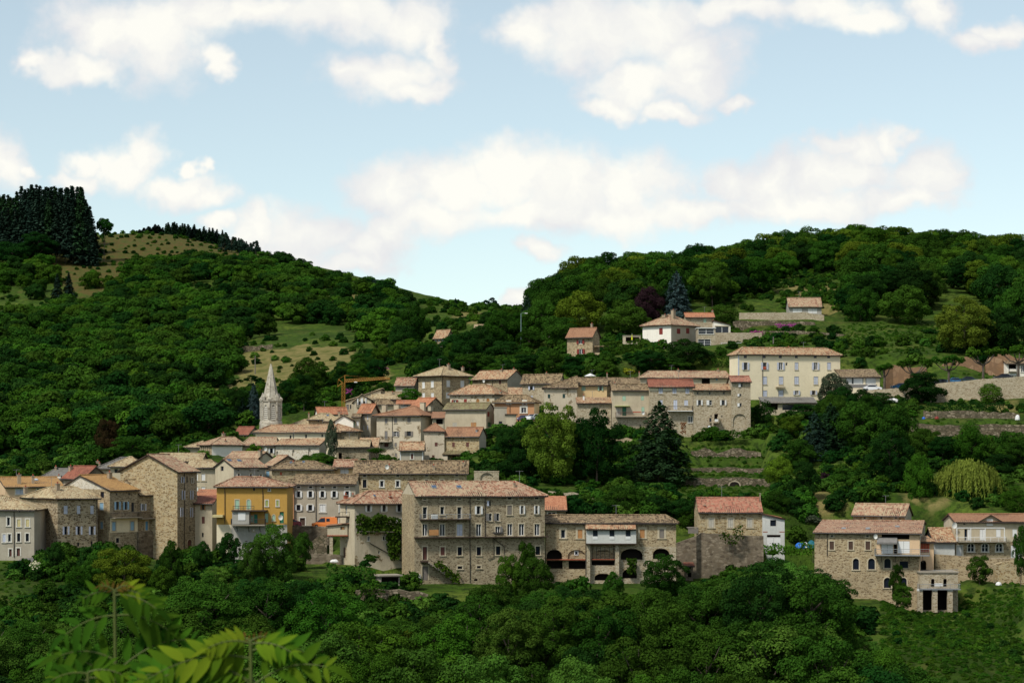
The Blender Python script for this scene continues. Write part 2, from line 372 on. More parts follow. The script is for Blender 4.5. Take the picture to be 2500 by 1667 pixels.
# ================================================================ a house
HOUSES = []
class House:
    free = False
    def __init__(s, name, label, fr, Y, x0, x1, eave, base, side=None, xs=None, th=30, D=9, wall=None, tile=None, smat=None, cat='house', group=None, sink=2.5, depthmat=None):
        s.fr = fr; s.wall = wall; s.tile = tile or R_PINK; s.smat = smat or wall
        s.x0p, s.eave_p = zc(fr, x0, eave); s.x1p, s.base_p = zc(fr, x1, base)
        a = math.radians(th) if side else 0.0
        if side == 'R': a = -a
        s.a = a; s.side = side
        s.ex = Vector((math.cos(a), math.sin(a), 0)); s.ey = Vector((-math.sin(a), math.cos(a), 0))
        piv = at(s.x1p if side == 'R' else s.x0p, s.base_p, Y)
        s.O = piv.copy()
        if side == 'R':
            w = -s._hit(s.x0p, s.base_p, s.O, s.ey)[0]; s.O = piv - s.ex * w; s.w = w
        else:
            s.w = s._hit(s.x1p, s.base_p, s.O, s.ey)[0]
        s.ze = s.F(s.x0p if side != 'R' else s.x1p, s.eave_p)[1]
        if side and xs is not None:
            xsp, _ = zc(fr, xs, eave)
            org = s.O if side == 'L' else s.O + s.ex * s.w
            r = s._ray(xsp, s.base_p); t = s.ex.dot(org) / s.ex.dot(r); s.d = max(2.5, (r * t - org).dot(s.ey))
        else: s.d = D
        s.zb = -sink
        s.root = tag(empty(name, s.O, a), label, cat, group)
        s.patches = []; s.gmat = None; s.fo = []; s.so = []; s.gables = []; s.roofobj = None; s.rz = None
        s.extra = []; HOUSES.append(s)
    def _ray(s, px, py): return Vector(((px - CX) / FPX, 1, (HY - py) / FPX))
    def _hit(s, px, py, O, n):
        r = s._ray(px, py); t = n.dot(O) / n.dot(r); q = r * t - O
        return q.dot(s.ex), q.z
    def F(s, px, py): return s._hit(px, py, s.O, s.ey)
    def atv(s, px, py, v):
        O = s.O + s.ey * v; return s._hit(px, py, O, s.ey)
    def f(s, X, Y): return s.F(*zc(s.fr, X, Y))
    def fv(s, X, Y, v): return s.atv(*zc(s.fr, X, Y), v)
    def sd(s, X, Y):
        org = s.O if s.side == 'L' else s.O + s.ex * s.w
        r = s._ray(*zc(s.fr, X, Y)); t = s.ex.dot(org) / s.ex.dot(r); q = r * t - org
        return q.dot(s.ey), q.z
    # -------- openings
    def win(s, text, side=False, sw=.16):
        for line in text.replace('\n', ';').split(';'):
            t = line.split()
            if len(t) < 5: continue
            X, Y, W, H = map(float, t[:4]); code = t[4]
            f = s.sd if side else s.f
            if side and s.side == 'R' or not side:
                (u0, z1), (u1, z0) = f(X - W / 2, Y - H / 2), f(X + W / 2, Y + H / 2)
            else:
                (u1, z1), (u0, z0) = f(X - W / 2, Y - H / 2), f(X + W / 2, Y + H / 2)
            if u1 < u0: u0, u1 = u1, u0
            lim = s.d if side else s.w
            u0 = max(u0, .12); u1 = min(u1, lim - .12)
            if u1 - u0 < .1: continue
            (s.so if side else s.fo).append(dict(u0=u0, u1=u1, z0=z0, z1=z1, code=code, arch='a' in code, sw=sw))
    def swin(s, text, **k): s.win(text, True, **k)
    # -------- walls
    def patch(s, X0, X1, Y0, Y1, m):
        u0, z1 = s.f(X0, Y0); u1, z0 = s.f(X1, Y1); s.patches.append((max(0, u0), min(s.w, u1), z0, z1, m)); return s
    def _panel(s, mb, T, L, z0, z1, ops, m, depth=.28, pt=()):
        """T(u, n, z) maps panel coordinates (n = inward) to local"""
        ops = [o for o in ops if o['z0'] < z1 - .05]
        us = sorted({0.0, L} | {o['u0'] for o in ops} | {o['u1'] for o in ops}); zs = sorted({z0, z1} | {max(z0, o['z0']) for o in ops} | {min(z1, o['z1']) for o in ops})
        if pt:
            us = sorted(set(us) | {x for p in pt for x in p[:2] if 0 < x < L}); zs = sorted(set(zs) | {x for p in pt for x in p[2:4] if z0 < x < z1})
        for i in range(len(us) - 1):
            for j in range(len(zs) - 1):
                uc, zcn = (us[i] + us[i + 1]) / 2, (zs[j] + zs[j + 1]) / 2
                if any(o['u0'] < uc < o['u1'] and o['z0'] < zcn < o['z1'] for o in ops): continue
                q = [(us[i], zs[j]), (us[i + 1], zs[j]), (us[i + 1], zs[j + 1]), (us[i], zs[j + 1])]
                mm = m
                for p in pt:
                    if p[0] < uc < p[1] and p[2] < zcn < p[3]: mm = p[4]
                mb.face([T(u, 0, z) for u, z in q], mm, q)
        for o in ops:
            u0, u1, a, b = o['u0'], o['u1'], o['z0'], min(o['z1'], z1)
            for q in (((u0, 0, a), (u0, depth, a), (u0, depth, b), (u0, 0, b)), ((u1, depth, a), (u1, 0, a), (u1, 0, b), (u1, depth, b)),
                      ((u0, 0, a), (u1, 0, a), (u1, depth, a), (u0, depth, a)), ((u0, depth, b), (u1, depth, b), (u1, 0, b), (u0, 0, b))):
                mb.face([T(*p) for p in q], m, [(p[0] + p[1], p[2]) for p in q])
            if o['arch']:
                r = (u1 - u0) / 2; uc = (u0 + u1) / 2; h = min(r, (b - a) * .6); zs_ = b - h
                arc = [(uc - r * math.cos(k * math.pi / 12), zs_ + h * math.sin(k * math.pi / 12)) for k in range(13)]
                for k in range(12):
                    c = (u0 if k < 6 else u1, b)
                    q = [c, arc[k], arc[k + 1]]
                    for dep in (0.0, depth * .9): mb.face([T(u, dep, z) for u, z in q], m, q)
                    q2 = [(arc[k][0], 0, arc[k][1]), (arc[k + 1][0], 0, arc[k + 1][1]), (arc[k + 1][0], depth, arc[k + 1][1]), (arc[k][0], depth, arc[k][1])]
                    mb.face([T(*p) for p in q2], m, [(p[0] + p[1], p[2]) for p in q2])
    def _opening(s, o, T, L):
        """the window or door in one opening: part (surround, frame) with panes and shutters under it"""
        code = o['code']; u0, u1, z0, z1 = o['u0'], o['u1'], o['z0'], o['z1']; W, H = u1 - u0, z1 - z0
        def bx(mb, a0, a1, n0, n1, b0, b1, m):
            P = [T(a0, n0, b0), T(a1, n0, b0), T(a1, n1, b0), T(a0, n1, b0), T(a0, n0, b1), T(a1, n0, b1), T(a1, n1, b1), T(a0, n1, b1)]
            for q in ((0,1,5,4),(1,2,6,5),(2,3,7,6),(3,0,4,7),(4,5,6,7),(3,2,1,0)): mb.face([P[i] for i in q], m, [(a0 + (i % 2) * .3, b0 + (i // 4) * (b1 - b0)) for i in q])
        c0 = code[0]; col = CC.get(code[1:2]) if c0 in 'oclqdh' else None
        flags = code[2:] if c0 in 'oclqdh' else code[1:]
        isdoor = c0 == 'd'
        big = c0 == 'x'                                   # an open dark bay without glass
        mb = MB(); sw = o['sw']
        arch = o['arch']
        if 'n' not in flags and not big:
            sm = M_SURW if 'S' in flags else M_SURR
            top = z1
            if arch:
                r = W / 2; uc = (u0 + u1) / 2; h = min(r, H * .6); zs_ = z1 - h
                for k in range(10):
                    t0, t1 = k * math.pi / 10, (k + 1) * math.pi / 10
                    pts = [(uc - math.cos(t) * rr, zs_ + math.sin(t) * (h + rr - r)) for t, rr in ((t0, r), (t1, r), (t1, r + sw), (t0, r + sw))]
                    mb.face([T(p[0], -.045, p[1]) for p in pts], sm, pts)
                    mb.face([T(pts[3][0], -.045, pts[3][1]), T(pts[2][0], -.045, pts[2][1]), T(pts[2][0], 0, pts[2][1]), T(pts[3][0], 0, pts[3][1])], sm, pts)
                top = zs_
            else: bx(mb, u0 - sw, u1 + sw, -.045, .02, z1, z1 + sw * 1.1, sm)
            bx(mb, u0 - sw, u0, -.04, .02, z0, top, sm); bx(mb, u1, u1 + sw, -.04, .02, z0, top, sm)
            if not isdoor: bx(mb, u0 - sw - .05, u1 + sw + .05, -.12, .02, z0 - .12, z0, sm)
        fm = CC['W'] if 'F' in flags or 'M' in flags else (CC['y'] if big else CC['m'])
        if 'z' in flags: fm = CC['n']
        if not big:
            fw = .07 if 'F' in flags else .05
            zt = z1 if not arch else z1
            for a in ((u0, u0 + fw, z0, zt), (u1 - fw, u1, z0, zt), (u0 + fw, u1 - fw, z0, z0 + fw), (u0 + fw, u1 - fw, zt - fw, zt)): bx(mb, a[0], a[1], .13, .18, a[2], a[3], fm)
            if ('F' in flags or 'M' in flags) and W > .7: bx(mb, (u0 + u1) / 2 - .06, (u0 + u1) / 2 + .06, .13, .18, z0 + fw, zt - fw, fm)
            if 'M' in flags:
                nb = 1 if H < 1.6 else 2
                for k in range(1, nb + 1): bx(mb, u0 + fw, u1 - fw, .135, .175, z0 + H * k / (nb + 1) - .025, z0 + H * k / (nb + 1) + .025, fm)
        else:
            bx(mb, u0 + .01, u1 - .01, .02, .1, z1 - .12, z1 - .01, M_EAVE)
        nm = 'door' if isdoor else ('opening_frame' if big else 'window')
        w = mb.build(nm, s.root)
        mb = MB(); q = [(u0, z0), (u1, z0), (u1, z1), (u0, z1)]
        if big:
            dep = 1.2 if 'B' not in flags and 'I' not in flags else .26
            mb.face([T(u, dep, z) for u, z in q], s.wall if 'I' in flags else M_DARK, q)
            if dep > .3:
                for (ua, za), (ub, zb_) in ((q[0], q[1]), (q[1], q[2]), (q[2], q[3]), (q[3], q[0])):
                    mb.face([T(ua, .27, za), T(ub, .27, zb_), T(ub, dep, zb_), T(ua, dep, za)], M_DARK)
            mb.build('dark_recess', w)
        elif isdoor:
            bx(mb, u0 + .06, u1 - .06, .15, .2, z0 + .02, z1 - .06, col); mb.build('door_leaf', w)
        else:
            mb.face([T(u, .17, z) for u, z in q], M_GLASS, q); mb.build('pane', w)
        if c0 == 'c':
            mid = (u0 + u1) / 2; leaves = ((u0 + .02, mid - .015), (mid + .015, u1 - .02)) if W > .75 else ((u0 + .02, u1 - .02),)
            for a, b in leaves:
                m2 = MB(); bx(m2, a, b, .02, .07, z0 + .03, z1 - (.03 if not arch else .0), col); m2.build('shutter', w)
        if c0 in 'olqh':
            lw = W / 2 * .98 if c0 != 'h' else W * .98
            n = s.__dict__.setdefault('_j', random.Random(len(s.root.name) + int(s.w * 10)))
            if c0 in 'olh':
                m2 = MB(); t = n.uniform(0, .10); bx(m2, u0 - lw - .02, u0 - .02, -.13 - t, -.07 - t, z0 + .02, z1 - .02, col); m2.build('shutter', w)
            if c0 in 'oq':
                m2 = MB(); t = n.uniform(0, .10); bx(m2, u1 + .02, u1 + lw + .02, -.13 - t, -.07 - t, z0 + .02, z1 - .02, col); m2.build('shutter', w)
    def finish(s, trapez=None):
        """walls: call after roof()"""
        mb = MB(); w, d, zb, ze = s.w, s.d, s.zb, s.ze
        zf = min(getattr(s, 'zfront', ze), 99); zr = getattr(s, 'zrear', zf); zl0 = zf
        TF = lambda u, n, z: (u, n, z)
        TL = lambda v, n, z: (n, v, z); TR = lambda v, n, z: (w - n, v, z); TB = lambda u, n, z: (u, d - n, z)
        zmin = min(zf, zr, getattr(s, 'zl', zf), getattr(s, 'zrt', zf))
        s._panel(mb, TF, w, zb, getattr(s, 'zpf', zmin), s.fo, s.wall, pt=s.patches)
        s._panel(mb, TB, w, zb, zmin, [], s.wall)
        s._panel(mb, TL, d, zb, zmin, s.so if s.side == 'L' else [], s.smat)
        s._panel(mb, TR, d, zb, zmin, s.so if s.side == 'R' else [], s.smat)
        for pts, m in s.gables:
            m = s.gmat if s.gmat and m is s.smat else m
            mb.face(pts, m, [(p[0] + p[1], p[2]) for p in pts])
        wl = mb.build('wall', s.root)
        for o in s.fo: s._opening(o, TF, w)
        for o in s.so: s._opening(o, TL if s.side == 'L' else TR, d)
        for fn in s.extra: fn()
        return s
    # -------- roof
    def roof(s, kind, ridge, ax=None, hl=None, hr=None, oh=.45, og=.25, tile=None, z2=None, rv=.5, gut=True):
        """kind gx (ridge along the front), hip, gy (gable to the front, apex ax), shed (rises to the back), shl/shr (rises to left/right)"""
        w, d, ze = s.w, s.d, s.ze; tl = tile or s.tile; L = []; slabs = []
        _, rp = zc(s.fr, 0, ridge)
        mid = (s.x0p + s.x1p) / 2
        def slab(E0, du, dn, Ln, t, V, vl=None, vr=None):
            E0 = Vector(E0); du = Vector(du); dn = Vector(dn); up = Vector((0, 0, 1))
            a = vl or 0; b = vr or 0
            slabs.append([tuple(E0), tuple(E0 + du * Ln), tuple(E0 + du * (Ln - b) + dn * V + up * V * t), tuple(E0 + du * a + dn * V + up * V * t)])
        X, Yv = (1, 0, 0), (0, 1, 0)
        if kind == 'gx':
            zr = s.atv(mid, rp, d * rv)[1]; t = (zr - ze) / (d * rv); V = d * rv + oh
            e = (-og, -oh, ze - oh * t); Ln = w + 2 * og
            slope_mesh(L, e, X, Yv, Ln, t, lambda u: V, V, tl); slab(e, X, Yv, Ln, t, V)
            V2 = d * (1 - rv) + oh; t2 = (zr - ze) / (d * (1 - rv)); e2 = (w + og, d + oh, ze - oh * t2)
            slope_mesh(L, e2, (-1, 0, 0), (0, -1, 0), Ln, t2, lambda u: V2, V2, tl); slab(e2, (-1, 0, 0), (0, -1, 0), Ln, t2, V2)
            s.gables += [([(0, 0, ze), (0, d, ze), (0, d * rv, zr - .03)], s.smat), ([(w, 0, ze), (w, d, ze), (w, d * rv, zr - .03)], s.smat)]
            s.rh = lambda u, v: ze + (t * v if v < d * rv else t2 * (d - v)); s.tf = t; s.rz = zr
        elif kind == 'hip':
            zr = s.atv(mid, rp, d / 2)[1]; t = (zr - ze) / (d / 2); V = d / 2 + oh
            def ins(h, right):
                if h is None: return 0.0
                if h == 'd': return d / 2
                u = s.atv(*zc(s.fr, h, ridge), d / 2)[0]; return max(.3, (w - u) if right else u)
            il, ir = ins(hl, 0), ins(hr, 1)
            if il + ir > w: k = w / (il + ir) * .999; il *= k; ir *= k
            ol = oh if il else og; orr = oh if ir else og
            Ln = w + ol + orr; IL, IR = (il + ol if il else 0), (ir + orr if ir else 0)
            e = (-ol, -oh, ze - oh * t)
            vf = lambda u: min(V, u * V / IL if IL else V, (Ln - u) * V / IR if IR else V)
            slope_mesh(L, e, X, Yv, Ln, t, vf, V, tl); slab(e, X, Yv, Ln, t, V, IL, IR)
            e2 = (w + orr, d + oh, ze - oh * t)
            vf2 = lambda u: min(V, u * V / IR if IR else V, (Ln - u) * V / IL if IL else V)
            slope_mesh(L, e2, (-1, 0, 0), (0, -1, 0), Ln, t, vf2, V, tl); slab(e2, (-1, 0, 0), (0, -1, 0), Ln, t, V, IR, IL)
            Dn = d + 2 * oh; rise = V * t
            if IL:
                e3 = (-ol, d + oh, ze - oh * t); t3 = rise / IL
                slope_mesh(L, e3, (0, -1, 0), X, Dn, t3, lambda u: min(u, Dn - u) * IL / (Dn / 2), IL, tl); slab(e3, (0, -1, 0), X, Dn, t3, IL, Dn / 2, Dn / 2)
            else: s.gables.append(([(0, 0, ze), (0, d, ze), (0, d / 2, zr)], s.smat))
            if IR:
                e4 = (w + orr, -oh, ze - oh * t); t4 = rise / IR
                slope_mesh(L, e4, Yv, (-1, 0, 0), Dn, t4, lambda u: min(u, Dn - u) * IR / (Dn / 2), IR, tl); slab(e4, Yv, (-1, 0, 0), Dn, t4, IR, Dn / 2, Dn / 2)
            else: s.gables.append(([(w, 0, ze), (w, d, ze), (w, d / 2, zr)], s.smat))
            s.rh = lambda u, v: ze + t * min(v, d - v); s.tf = t; s.rz = zr
        elif kind == 'gy':
            ua, zr = s.f(ax, ridge); zl = ze; zrt = ze if z2 is None else s.f(0, z2)[1]
            tl_ = (zr - zl) / ua; tr_ = (zr - zrt) / (w - ua); Ln = d + 2 * og
            e = (-oh, d + og, zl - oh * tl_); VL = ua + oh
            slope_mesh(L, e, (0, -1, 0), X, Ln, tl_, lambda u: VL, VL, tl); slab(e, (0, -1, 0), X, Ln, tl_, VL)
            e = (w + oh, -og, zrt - oh * tr_); VR = w - ua + oh
            slope_mesh(L, e, Yv, (-1, 0, 0), Ln, tr_, lambda u: VR, VR, tl); slab(e, Yv, (-1, 0, 0), Ln, tr_, VR)
            zm = min(zl, zrt)
            for y, m in ((0, s.wall), (d, s.wall)): s.gables.append(([(0, y, zm), (w, y, zm), (w, y, zrt), (ua, y, zr - .03), (0, y, zl)], m))
            for x_, zz in ((0, zl), (w, zrt)):
                if zz > zm + .01: s.gables.append(([(x_, 0, zm), (x_, d, zm), (x_, d, zz), (x_, 0, zz)], s.smat))
            s.zl, s.zrt = zl, zrt
            s.rh = lambda u, v: (zl + tl_ * u) if u < ua else (zrt + tr_ * (w - u)); s.tf = 0; s.rz = zr
        elif kind == 'shed':
            zr = s.atv(mid, rp, d)[1]; t = (zr - ze) / d; V = d + oh + .1; e = (-og, -oh, ze - oh * t); Ln = w + 2 * og
            slope_mesh(L, e, X, Yv, Ln, t, lambda u: V, V, tl); slab(e, X, Yv, Ln, t, V)
            for x_ in (0, w): s.gables.append(([(x_, 0, ze), (x_, d, ze), (x_, d, zr - .03)], s.smat))
            s.gables.append(([(0, d, ze), (w, d, ze), (w, d, zr - .05), (0, d, zr - .05)], s.wall))
            s.rh = lambda u, v: ze + t * v; s.tf = t; s.rz = zr
        elif kind in ('shl', 'shr'):                       # eave = height at the left, ridge = height at the right (or the reverse)
            zl = ze; zr = s.f(0, ridge)[1]
            if kind == 'shl': zl, zr = zr, zl
            if zr > zl:
                t = (zr - zl) / w; V = w + 2 * oh; e = (-oh, d + og, zl - oh * t); slope_mesh(L, e, (0, -1, 0), X, d + 2 * og, t, lambda u: V, V, tl); slab(e, (0, -1, 0), X, d + 2 * og, t, V)
            else:
                t = (zl - zr) / w; V = w + 2 * oh; e = (w + oh, -og, zr - oh * t); slope_mesh(L, e, Yv, (-1, 0, 0), d + 2 * og, t, lambda u: V, V, tl); slab(e, Yv, (-1, 0, 0), d + 2 * og, t, V)
            zm = min(zl, zr)
            for y in (0, d): s.gables.append(([(0, y, zm), (w, y, zm), (w, y, zr - .03), (0, y, zl - .03)], s.wall))
            x_, zz = (0, zl) if zl > zr else (w, zr); s.gables.append(([(x_, 0, zm), (x_, d, zm), (x_, d, zz - .03), (x_, 0, zz - .03)], s.smat))
            s.zl, s.zrt = zm, zm
            s.rh = lambda u, v: zl + (zr - zl) * u / w; s.tf = 0; s.rz = max(zl, zr)
        elif kind == 'flat':
            mb = MB(); mb.box(-oh, w + oh, -oh, d + oh, ze, ze + .18, tl); s.roofobj = mb.build('roof', s.root); s.rh = lambda u, v: ze; s.tf = 0; s.rz = ze
            return s
        s.roofobj = build_tiles('roof', L, tl, s.root, slabs)
        if kind in ('gx', 'hip', 'gy'):                                    # ridge tiles
            mb = MB(); a = b = None
            if kind == 'gx': a, b = (-og, d * rv, s.rz + .05), (w + og, d * rv, s.rz + .05)
            elif kind == 'hip': a, b = (il - (0 if il else og), d / 2, s.rz + .05), (w - ir + (0 if ir else og), d / 2, s.rz + .05)
            else: a, b = (ua, -og, s.rz + .05), (ua, d + og, s.rz + .05)
            mb.tube([a, b], .13, tl, 6)
            if kind == 'hip':
                t0 = s.tf
                if il: mb.tube([(-oh, -oh, ze - oh * t0 + .07), (il, d / 2, s.rz + .06)], .11, tl, 5); mb.tube([(-oh, d + oh, ze - oh * t0 + .07), (il, d / 2, s.rz + .06)], .11, tl, 5)
                if ir: mb.tube([(w + oh, -oh, ze - oh * t0 + .07), (w - ir, d / 2, s.rz + .06)], .11, tl, 5); mb.tube([(w + oh, d + oh, ze - oh * t0 + .07), (w - ir, d / 2, s.rz + .06)], .11, tl, 5)
            mb.build('ridge_tiles', s.roofobj)
        if gut and kind in ('gx', 'hip', 'shed'):
            mb = MB(); zg = ze - oh * s.tf - .12; mb.tube([(-og, -oh - .06, zg), (w + og, -oh - .06, zg - .05)], .085, M_GUT, 6); mb.build('gutter', s.root)  # dark tube added along the eave, its colour stands for the shadow line there
        return s
    def chim(s, X, yt, wpx, v=None, m=None, yb=None, pot=True, dpx=None):
        """chimney: centre x, top y, width in picture units"""
        v = s.d * .35 if v is None else v
        u, z1 = s.fv(X, yt, v); u2 = s.fv(X + wpx, yt, v)[0]; hw = abs(u2 - u) / 2
        zb = (s.rh(min(max(u, 0), s.w), v) if s.roofobj else 0) - .6
        mb = MB(); m = m or M_CHIM; dp = max(.3, hw * .9)
        mb.box(u - hw, u + hw, v - dp, v + dp, zb, z1 - .14, m); mb.box(u - hw - .07, u + hw + .07, v - dp - .07, v + dp + .07, z1 - .14, z1 - .04, M_CONC)
        if pot: mb.tube([(u, v, z1 - .04), (u, v, z1 + .28)], .12, M_BRICKRED, 6)
        mb.build('chimney', s.roofobj or s.root)
        return s
    def sky(s, X, Y, W, H, col=None):
        """roof window on the front slope"""
        r = s._ray(*zc(s.fr, X, Y)); t = s.tf
        n = Vector((-s.ey.x * t, -s.ey.y * t, 1)); p0 = s.O + Vector((0, 0, s.ze)); tt = n.dot(p0) / n.dot(r); q = r * tt - s.O
        u, v, z = q.dot(s.ex), q.dot(s.ey), q.z
        sc = FPX / s.O.y; k = ZOOM[s.fr][2]; hw = W * k / sc / 2; hv = H * k / sc / 2 / max(t, .25) * .9
        mb = MB()
        def P(a, b, h): return (u + a, v + b, z + b * t + h)
        for (a0, a1, b0, b1, h, m) in ((-hw, hw, -hv, hv, .16, M_ZINC), (-hw * .8, hw * .8, -hv * .85, hv * .85, .175, col or M_SKYGL)):
            mb.face([P(a0, b0, h), P(a1, b0, h), P(a1, b1, h), P(a0, b1, h)], m)
        for a, b, c, d_ in ((-hw, -hv, hw, -hv), (hw, -hv, hw, hv), (hw, hv, -hw, hv), (-hw, hv, -hw, -hv)): mb.face([P(a, b, 0), P(c, d_, 0), P(c, d_, .16), P(a, b, .16)], M_ZINC)
        mb.build('roof_window', s.roofobj); return s
    def pipe(s, X, Y0, Y1, m=None, r=.055):
        u, z0 = s.f(X, Y0); _, z1 = s.f(X, Y1); mb = MB(); mb.tube([(u, -.09, z0), (u, -.09, z1)], r, m or M_GUT, 6); mb.build('drainpipe', s.root); return s
    def spipe(s, X, Y0, Y1):
        v, z0 = s.sd(X, Y0); _, z1 = s.sd(X, Y1); x = -.09 if s.side == 'L' else s.w + .09; mb = MB(); mb.tube([(x, v, z0), (x, v, z1)], .055, M_GUT, 6); mb.build('drainpipe', s.root); return s
    def dish(s, X, Y, r=.42, v=-.5):
        u, z = s.fv(X, Y, v); mb = MB(); n = 12
        for ring in range(3):
            r0, r1 = r * ring / 3, r * (ring + 1) / 3
            for k in range(n):
                a, b = k * 2 * math.pi / n, (k + 1) * 2 * math.pi / n
                pts = [(u + rr * math.cos(t) * .8, v - .05 - (rr / r) ** 2 * .12 - rr * math.sin(t) * .15, z + rr * math.sin(t)) for rr, t in ((r0, a), (r1, a), (r1, b), (r0, b))]
                mb.face(pts if ring else [pts[0], pts[1], pts[2]], M_DISH)
        mb.tube([(u, v, z), (u, v + .5, z - .2)], .03, M_ZINC, 5)
        mb.build('satellite_dish', s.root); return s
    def balcony(s, X0, X1, Y, hpx, depth=1.1, slab=.14, rail='bars', m=None, rm=None, ends=True, braces=0):
        u0, z = s.f(X0, Y); u1, _ = s.f(X1, Y); h = abs(s.f(X0, Y - hpx)[1] - z); m = m or M_CONC; rm = rm or M_RAIL
        mb = MB(); mb.box(u0, u1, -depth, -.003, z - slab, z, m)
        for k in range(braces):
            u = u0 + (u1 - u0) * (k + .5) / braces; mb.tube([(u, -.05, z - slab - 1.0), (u, -depth * .85, z - slab)], .05, M_RAIL, 4)
        b = mb.build('balcony', s.root)
        if rail == 'none': return s
        mb = MB()
        if rail == 'solid':
            mb.box(u0, u1, -depth - .02, -depth + .10, z, z + h, rm)
            if ends: mb.box(u0, u0 + .1, -depth + .1, -.003, z, z + h, rm); mb.box(u1 - .1, u1, -depth + .1, -.003, z, z + h, rm)
            mb.build('parapet', b); return s
        def run(a, c):
            a, c = Vector(a), Vector(c); Ln = (c - a).length; n = max(2, int(Ln / (.16 if rail == 'bars' else 1.2)))
            mb.tube([a + Vector((0, 0, h)), c + Vector((0, 0, h))], .035, rm, 4)
            if rail == 'wire':
                for q in (.33, .66): mb.tube([a + Vector((0, 0, h * q)), c + Vector((0, 0, h * q))], .018, rm, 3)
            for i in range(n + 1):
                p = a + (c - a) * i / n; mb.tube([p, p + Vector((0, 0, h))], .016 if rail == 'bars' else .03, rm, 3)
        run((u0 + .04, -depth + .05, z), (u1 - .04, -depth + .05, z))
        if ends: run((u0 + .04, -.05, z), (u0 + .04, -depth + .05, z)); run((u1 - .04, -.05, z), (u1 - .04, -depth + .05, z))
        mb.build('railing', b); return s
    def box(s, name, X0, X1, Y0, Y1, v0, v1, m, parent=None):
        """a box part on the front: picture rectangle, from v0 to v1 metres (negative stands proud)"""
        u0, z1 = s.fv(X0, Y0, min(v0, v1)); u1, z0 = s.fv(X1, Y1, min(v0, v1)); mb = MB(); mb.box(u0, u1, v0, v1, z0, z1, m); return mb.build(name, parent or s.root)
    def bar(s, name, pts, r, m, v=-.1, parent=None):
        mb = MB(); mb.tube([(s.fv(x, y, v)[0], v, s.fv(x, y, v)[1]) for x, y in pts], r, m, 5); return mb.build(name, parent or s.root)
M_SKYGL = mat('roof_window_glass', lambda nt, b: (nt.put(b.inputs['Base Color'], (.035, .075, .14, 1)), setattr(b.inputs['Roughness'], 'default_value', .08)))
M_SKYLT = mat('bright_roof_window_glass', lambda nt, b: (nt.put(b.inputs['Base Color'], (.45, .50, .54, 1)), setattr(b.inputs['Roughness'], 'default_value', .25)))
# ================================================================ the houses (numbers read off enlarged views of the photograph, Y is metres from the camera)
def nxt(h): return h.O.y + h.ex.y * h.w
H = House
# ---- front row, left
h = H('grey_house', 'grey rendered house with tall narrow windows, leftmost in the front row', 'z1', 332, -320, 345, 828, 1340, wall=P_GREY, tile=R_TAN).roof('hip', 700, hl=-250, hr=60)
h.win('85 960 30 85 pFS;190 975 34 75 cYS;278 975 34 75 cYS;42 1128 30 80 cLS;95 1125 30 80 pFS;188 1120 32 85 pS;275 1120 32 80 pS;105 1275 28 75 dPS;185 1268 34 80 dPS;195 852 20 30 pn;300 850 20 30 pn')
h.pipe(143, 1320, 835); h.finish()
h = H('stone_house', 'spotted stone house with hipped straw roof and lilac shutters beside the grey house', 'z1', 337, 580, 985, 722, 1240, 'L', 235, 38, wall=S_BASALT, tile=R_TAN).roof('hip', 610, hl=500, hr=745)
h.win('662 842 40 85 cLn;792 842 34 85 cLn;928 842 34 85 cLn;662 1050 32 85 oLn;792 1050 32 85 oLn;925 1050 32 85 oLn;790 1190 22 40 pn;925 1185 20 60 pn')
h.chim(257, 612, 30, 8); h.chim(580, 575, 32, 4.5); h.pipe(975, 1230, 730); h.finish()
h = H('stone_house', 'stone house with ochre roof, pale gable and light blue shutters', 'z1', 343, 1105, 1388, 637, 1270, 'L', 600, 50, wall=S_GREY, smat=S_TAN, tile=R_OCHRE); h.gmat = S_WHITE
h.roof('gx', 488, rv=.58); h.patch(1110, 1388, 925, 1062, P_CREAM)
h.win('1175 685 16 22 pn;1303 682 16 22 pn;1180 800 28 80 ob;1265 800 28 80 ob;1338 815 30 95 pn;1147 1008 36 88 cb;1332 1005 36 88 cb;1185 1150 34 50 p')
h.swin('1030 690 36 60 pzn;1025 808 38 75 cb;1025 998 26 72 cb'); h.balcony(1112, 1388, 920, 48, 1.2); h.chim(1105, 462, 30, 5.5); h.finish(); 
h = H('stone_house', 'narrow stone house with balcony and dark buttress under a straw roof', 'z1', nxt(h) + .2, 1392, 1604, 674, 1400, 'L', 1150, 50, wall=S_GREY, tile=R_TAN); h.roof('gx', 535, og=.0)
h.win('1440 692 16 20 pn;1545 692 16 20 pn;1441 815 26 68 oLF;1547 815 26 68 oLF;1477 1002 26 90 cB;1550 1002 24 90 cB')
h.balcony(1392, 1604, 928, 65, 1.0, rm=CC['n']); h.box('buttress', 1396, 1604, 1068, 1420, -.5, -.003, S_DARK); h.chim(1545, 485, 38, 4); h.chim(1462, 556, 22, 2.5, M_BRICKRED, pot=False); g = h.finish()
h = H('rendered_house', 'narrow pale grey house with a glazed veranda, left of the tallest stone house', 'z1', nxt(g), 1608, 1772, 680, 1300, 'L', 1420, 50, D=g.d, wall=P_GREYW, tile=R_TAN); h.d = g.d; h.roof('gx', 545, og=.1)
h.win('1652 712 12 24 pn;1733 715 12 24 pn;1650 812 28 75 cW;1732 812 28 75 cW;1642 1155 30 60 cy')
u0, z0 = h.f(1618, 1040); u1, z1 = h.f(1835, 900); mb = MB(); YL = CC['Y']; dp = 1.7
for k in range(6):
    u = u0 + (u1 - u0) * k / 5; mb.box(u - .05, u + .05, -dp, -dp + .1, z0, z1 - .5, YL)
for zz in (z0, (z0 + z1 - .5) / 2, z1 - .55): mb.box(u0, u1, -dp - .01, -dp + .09, zz, zz + .1, YL)
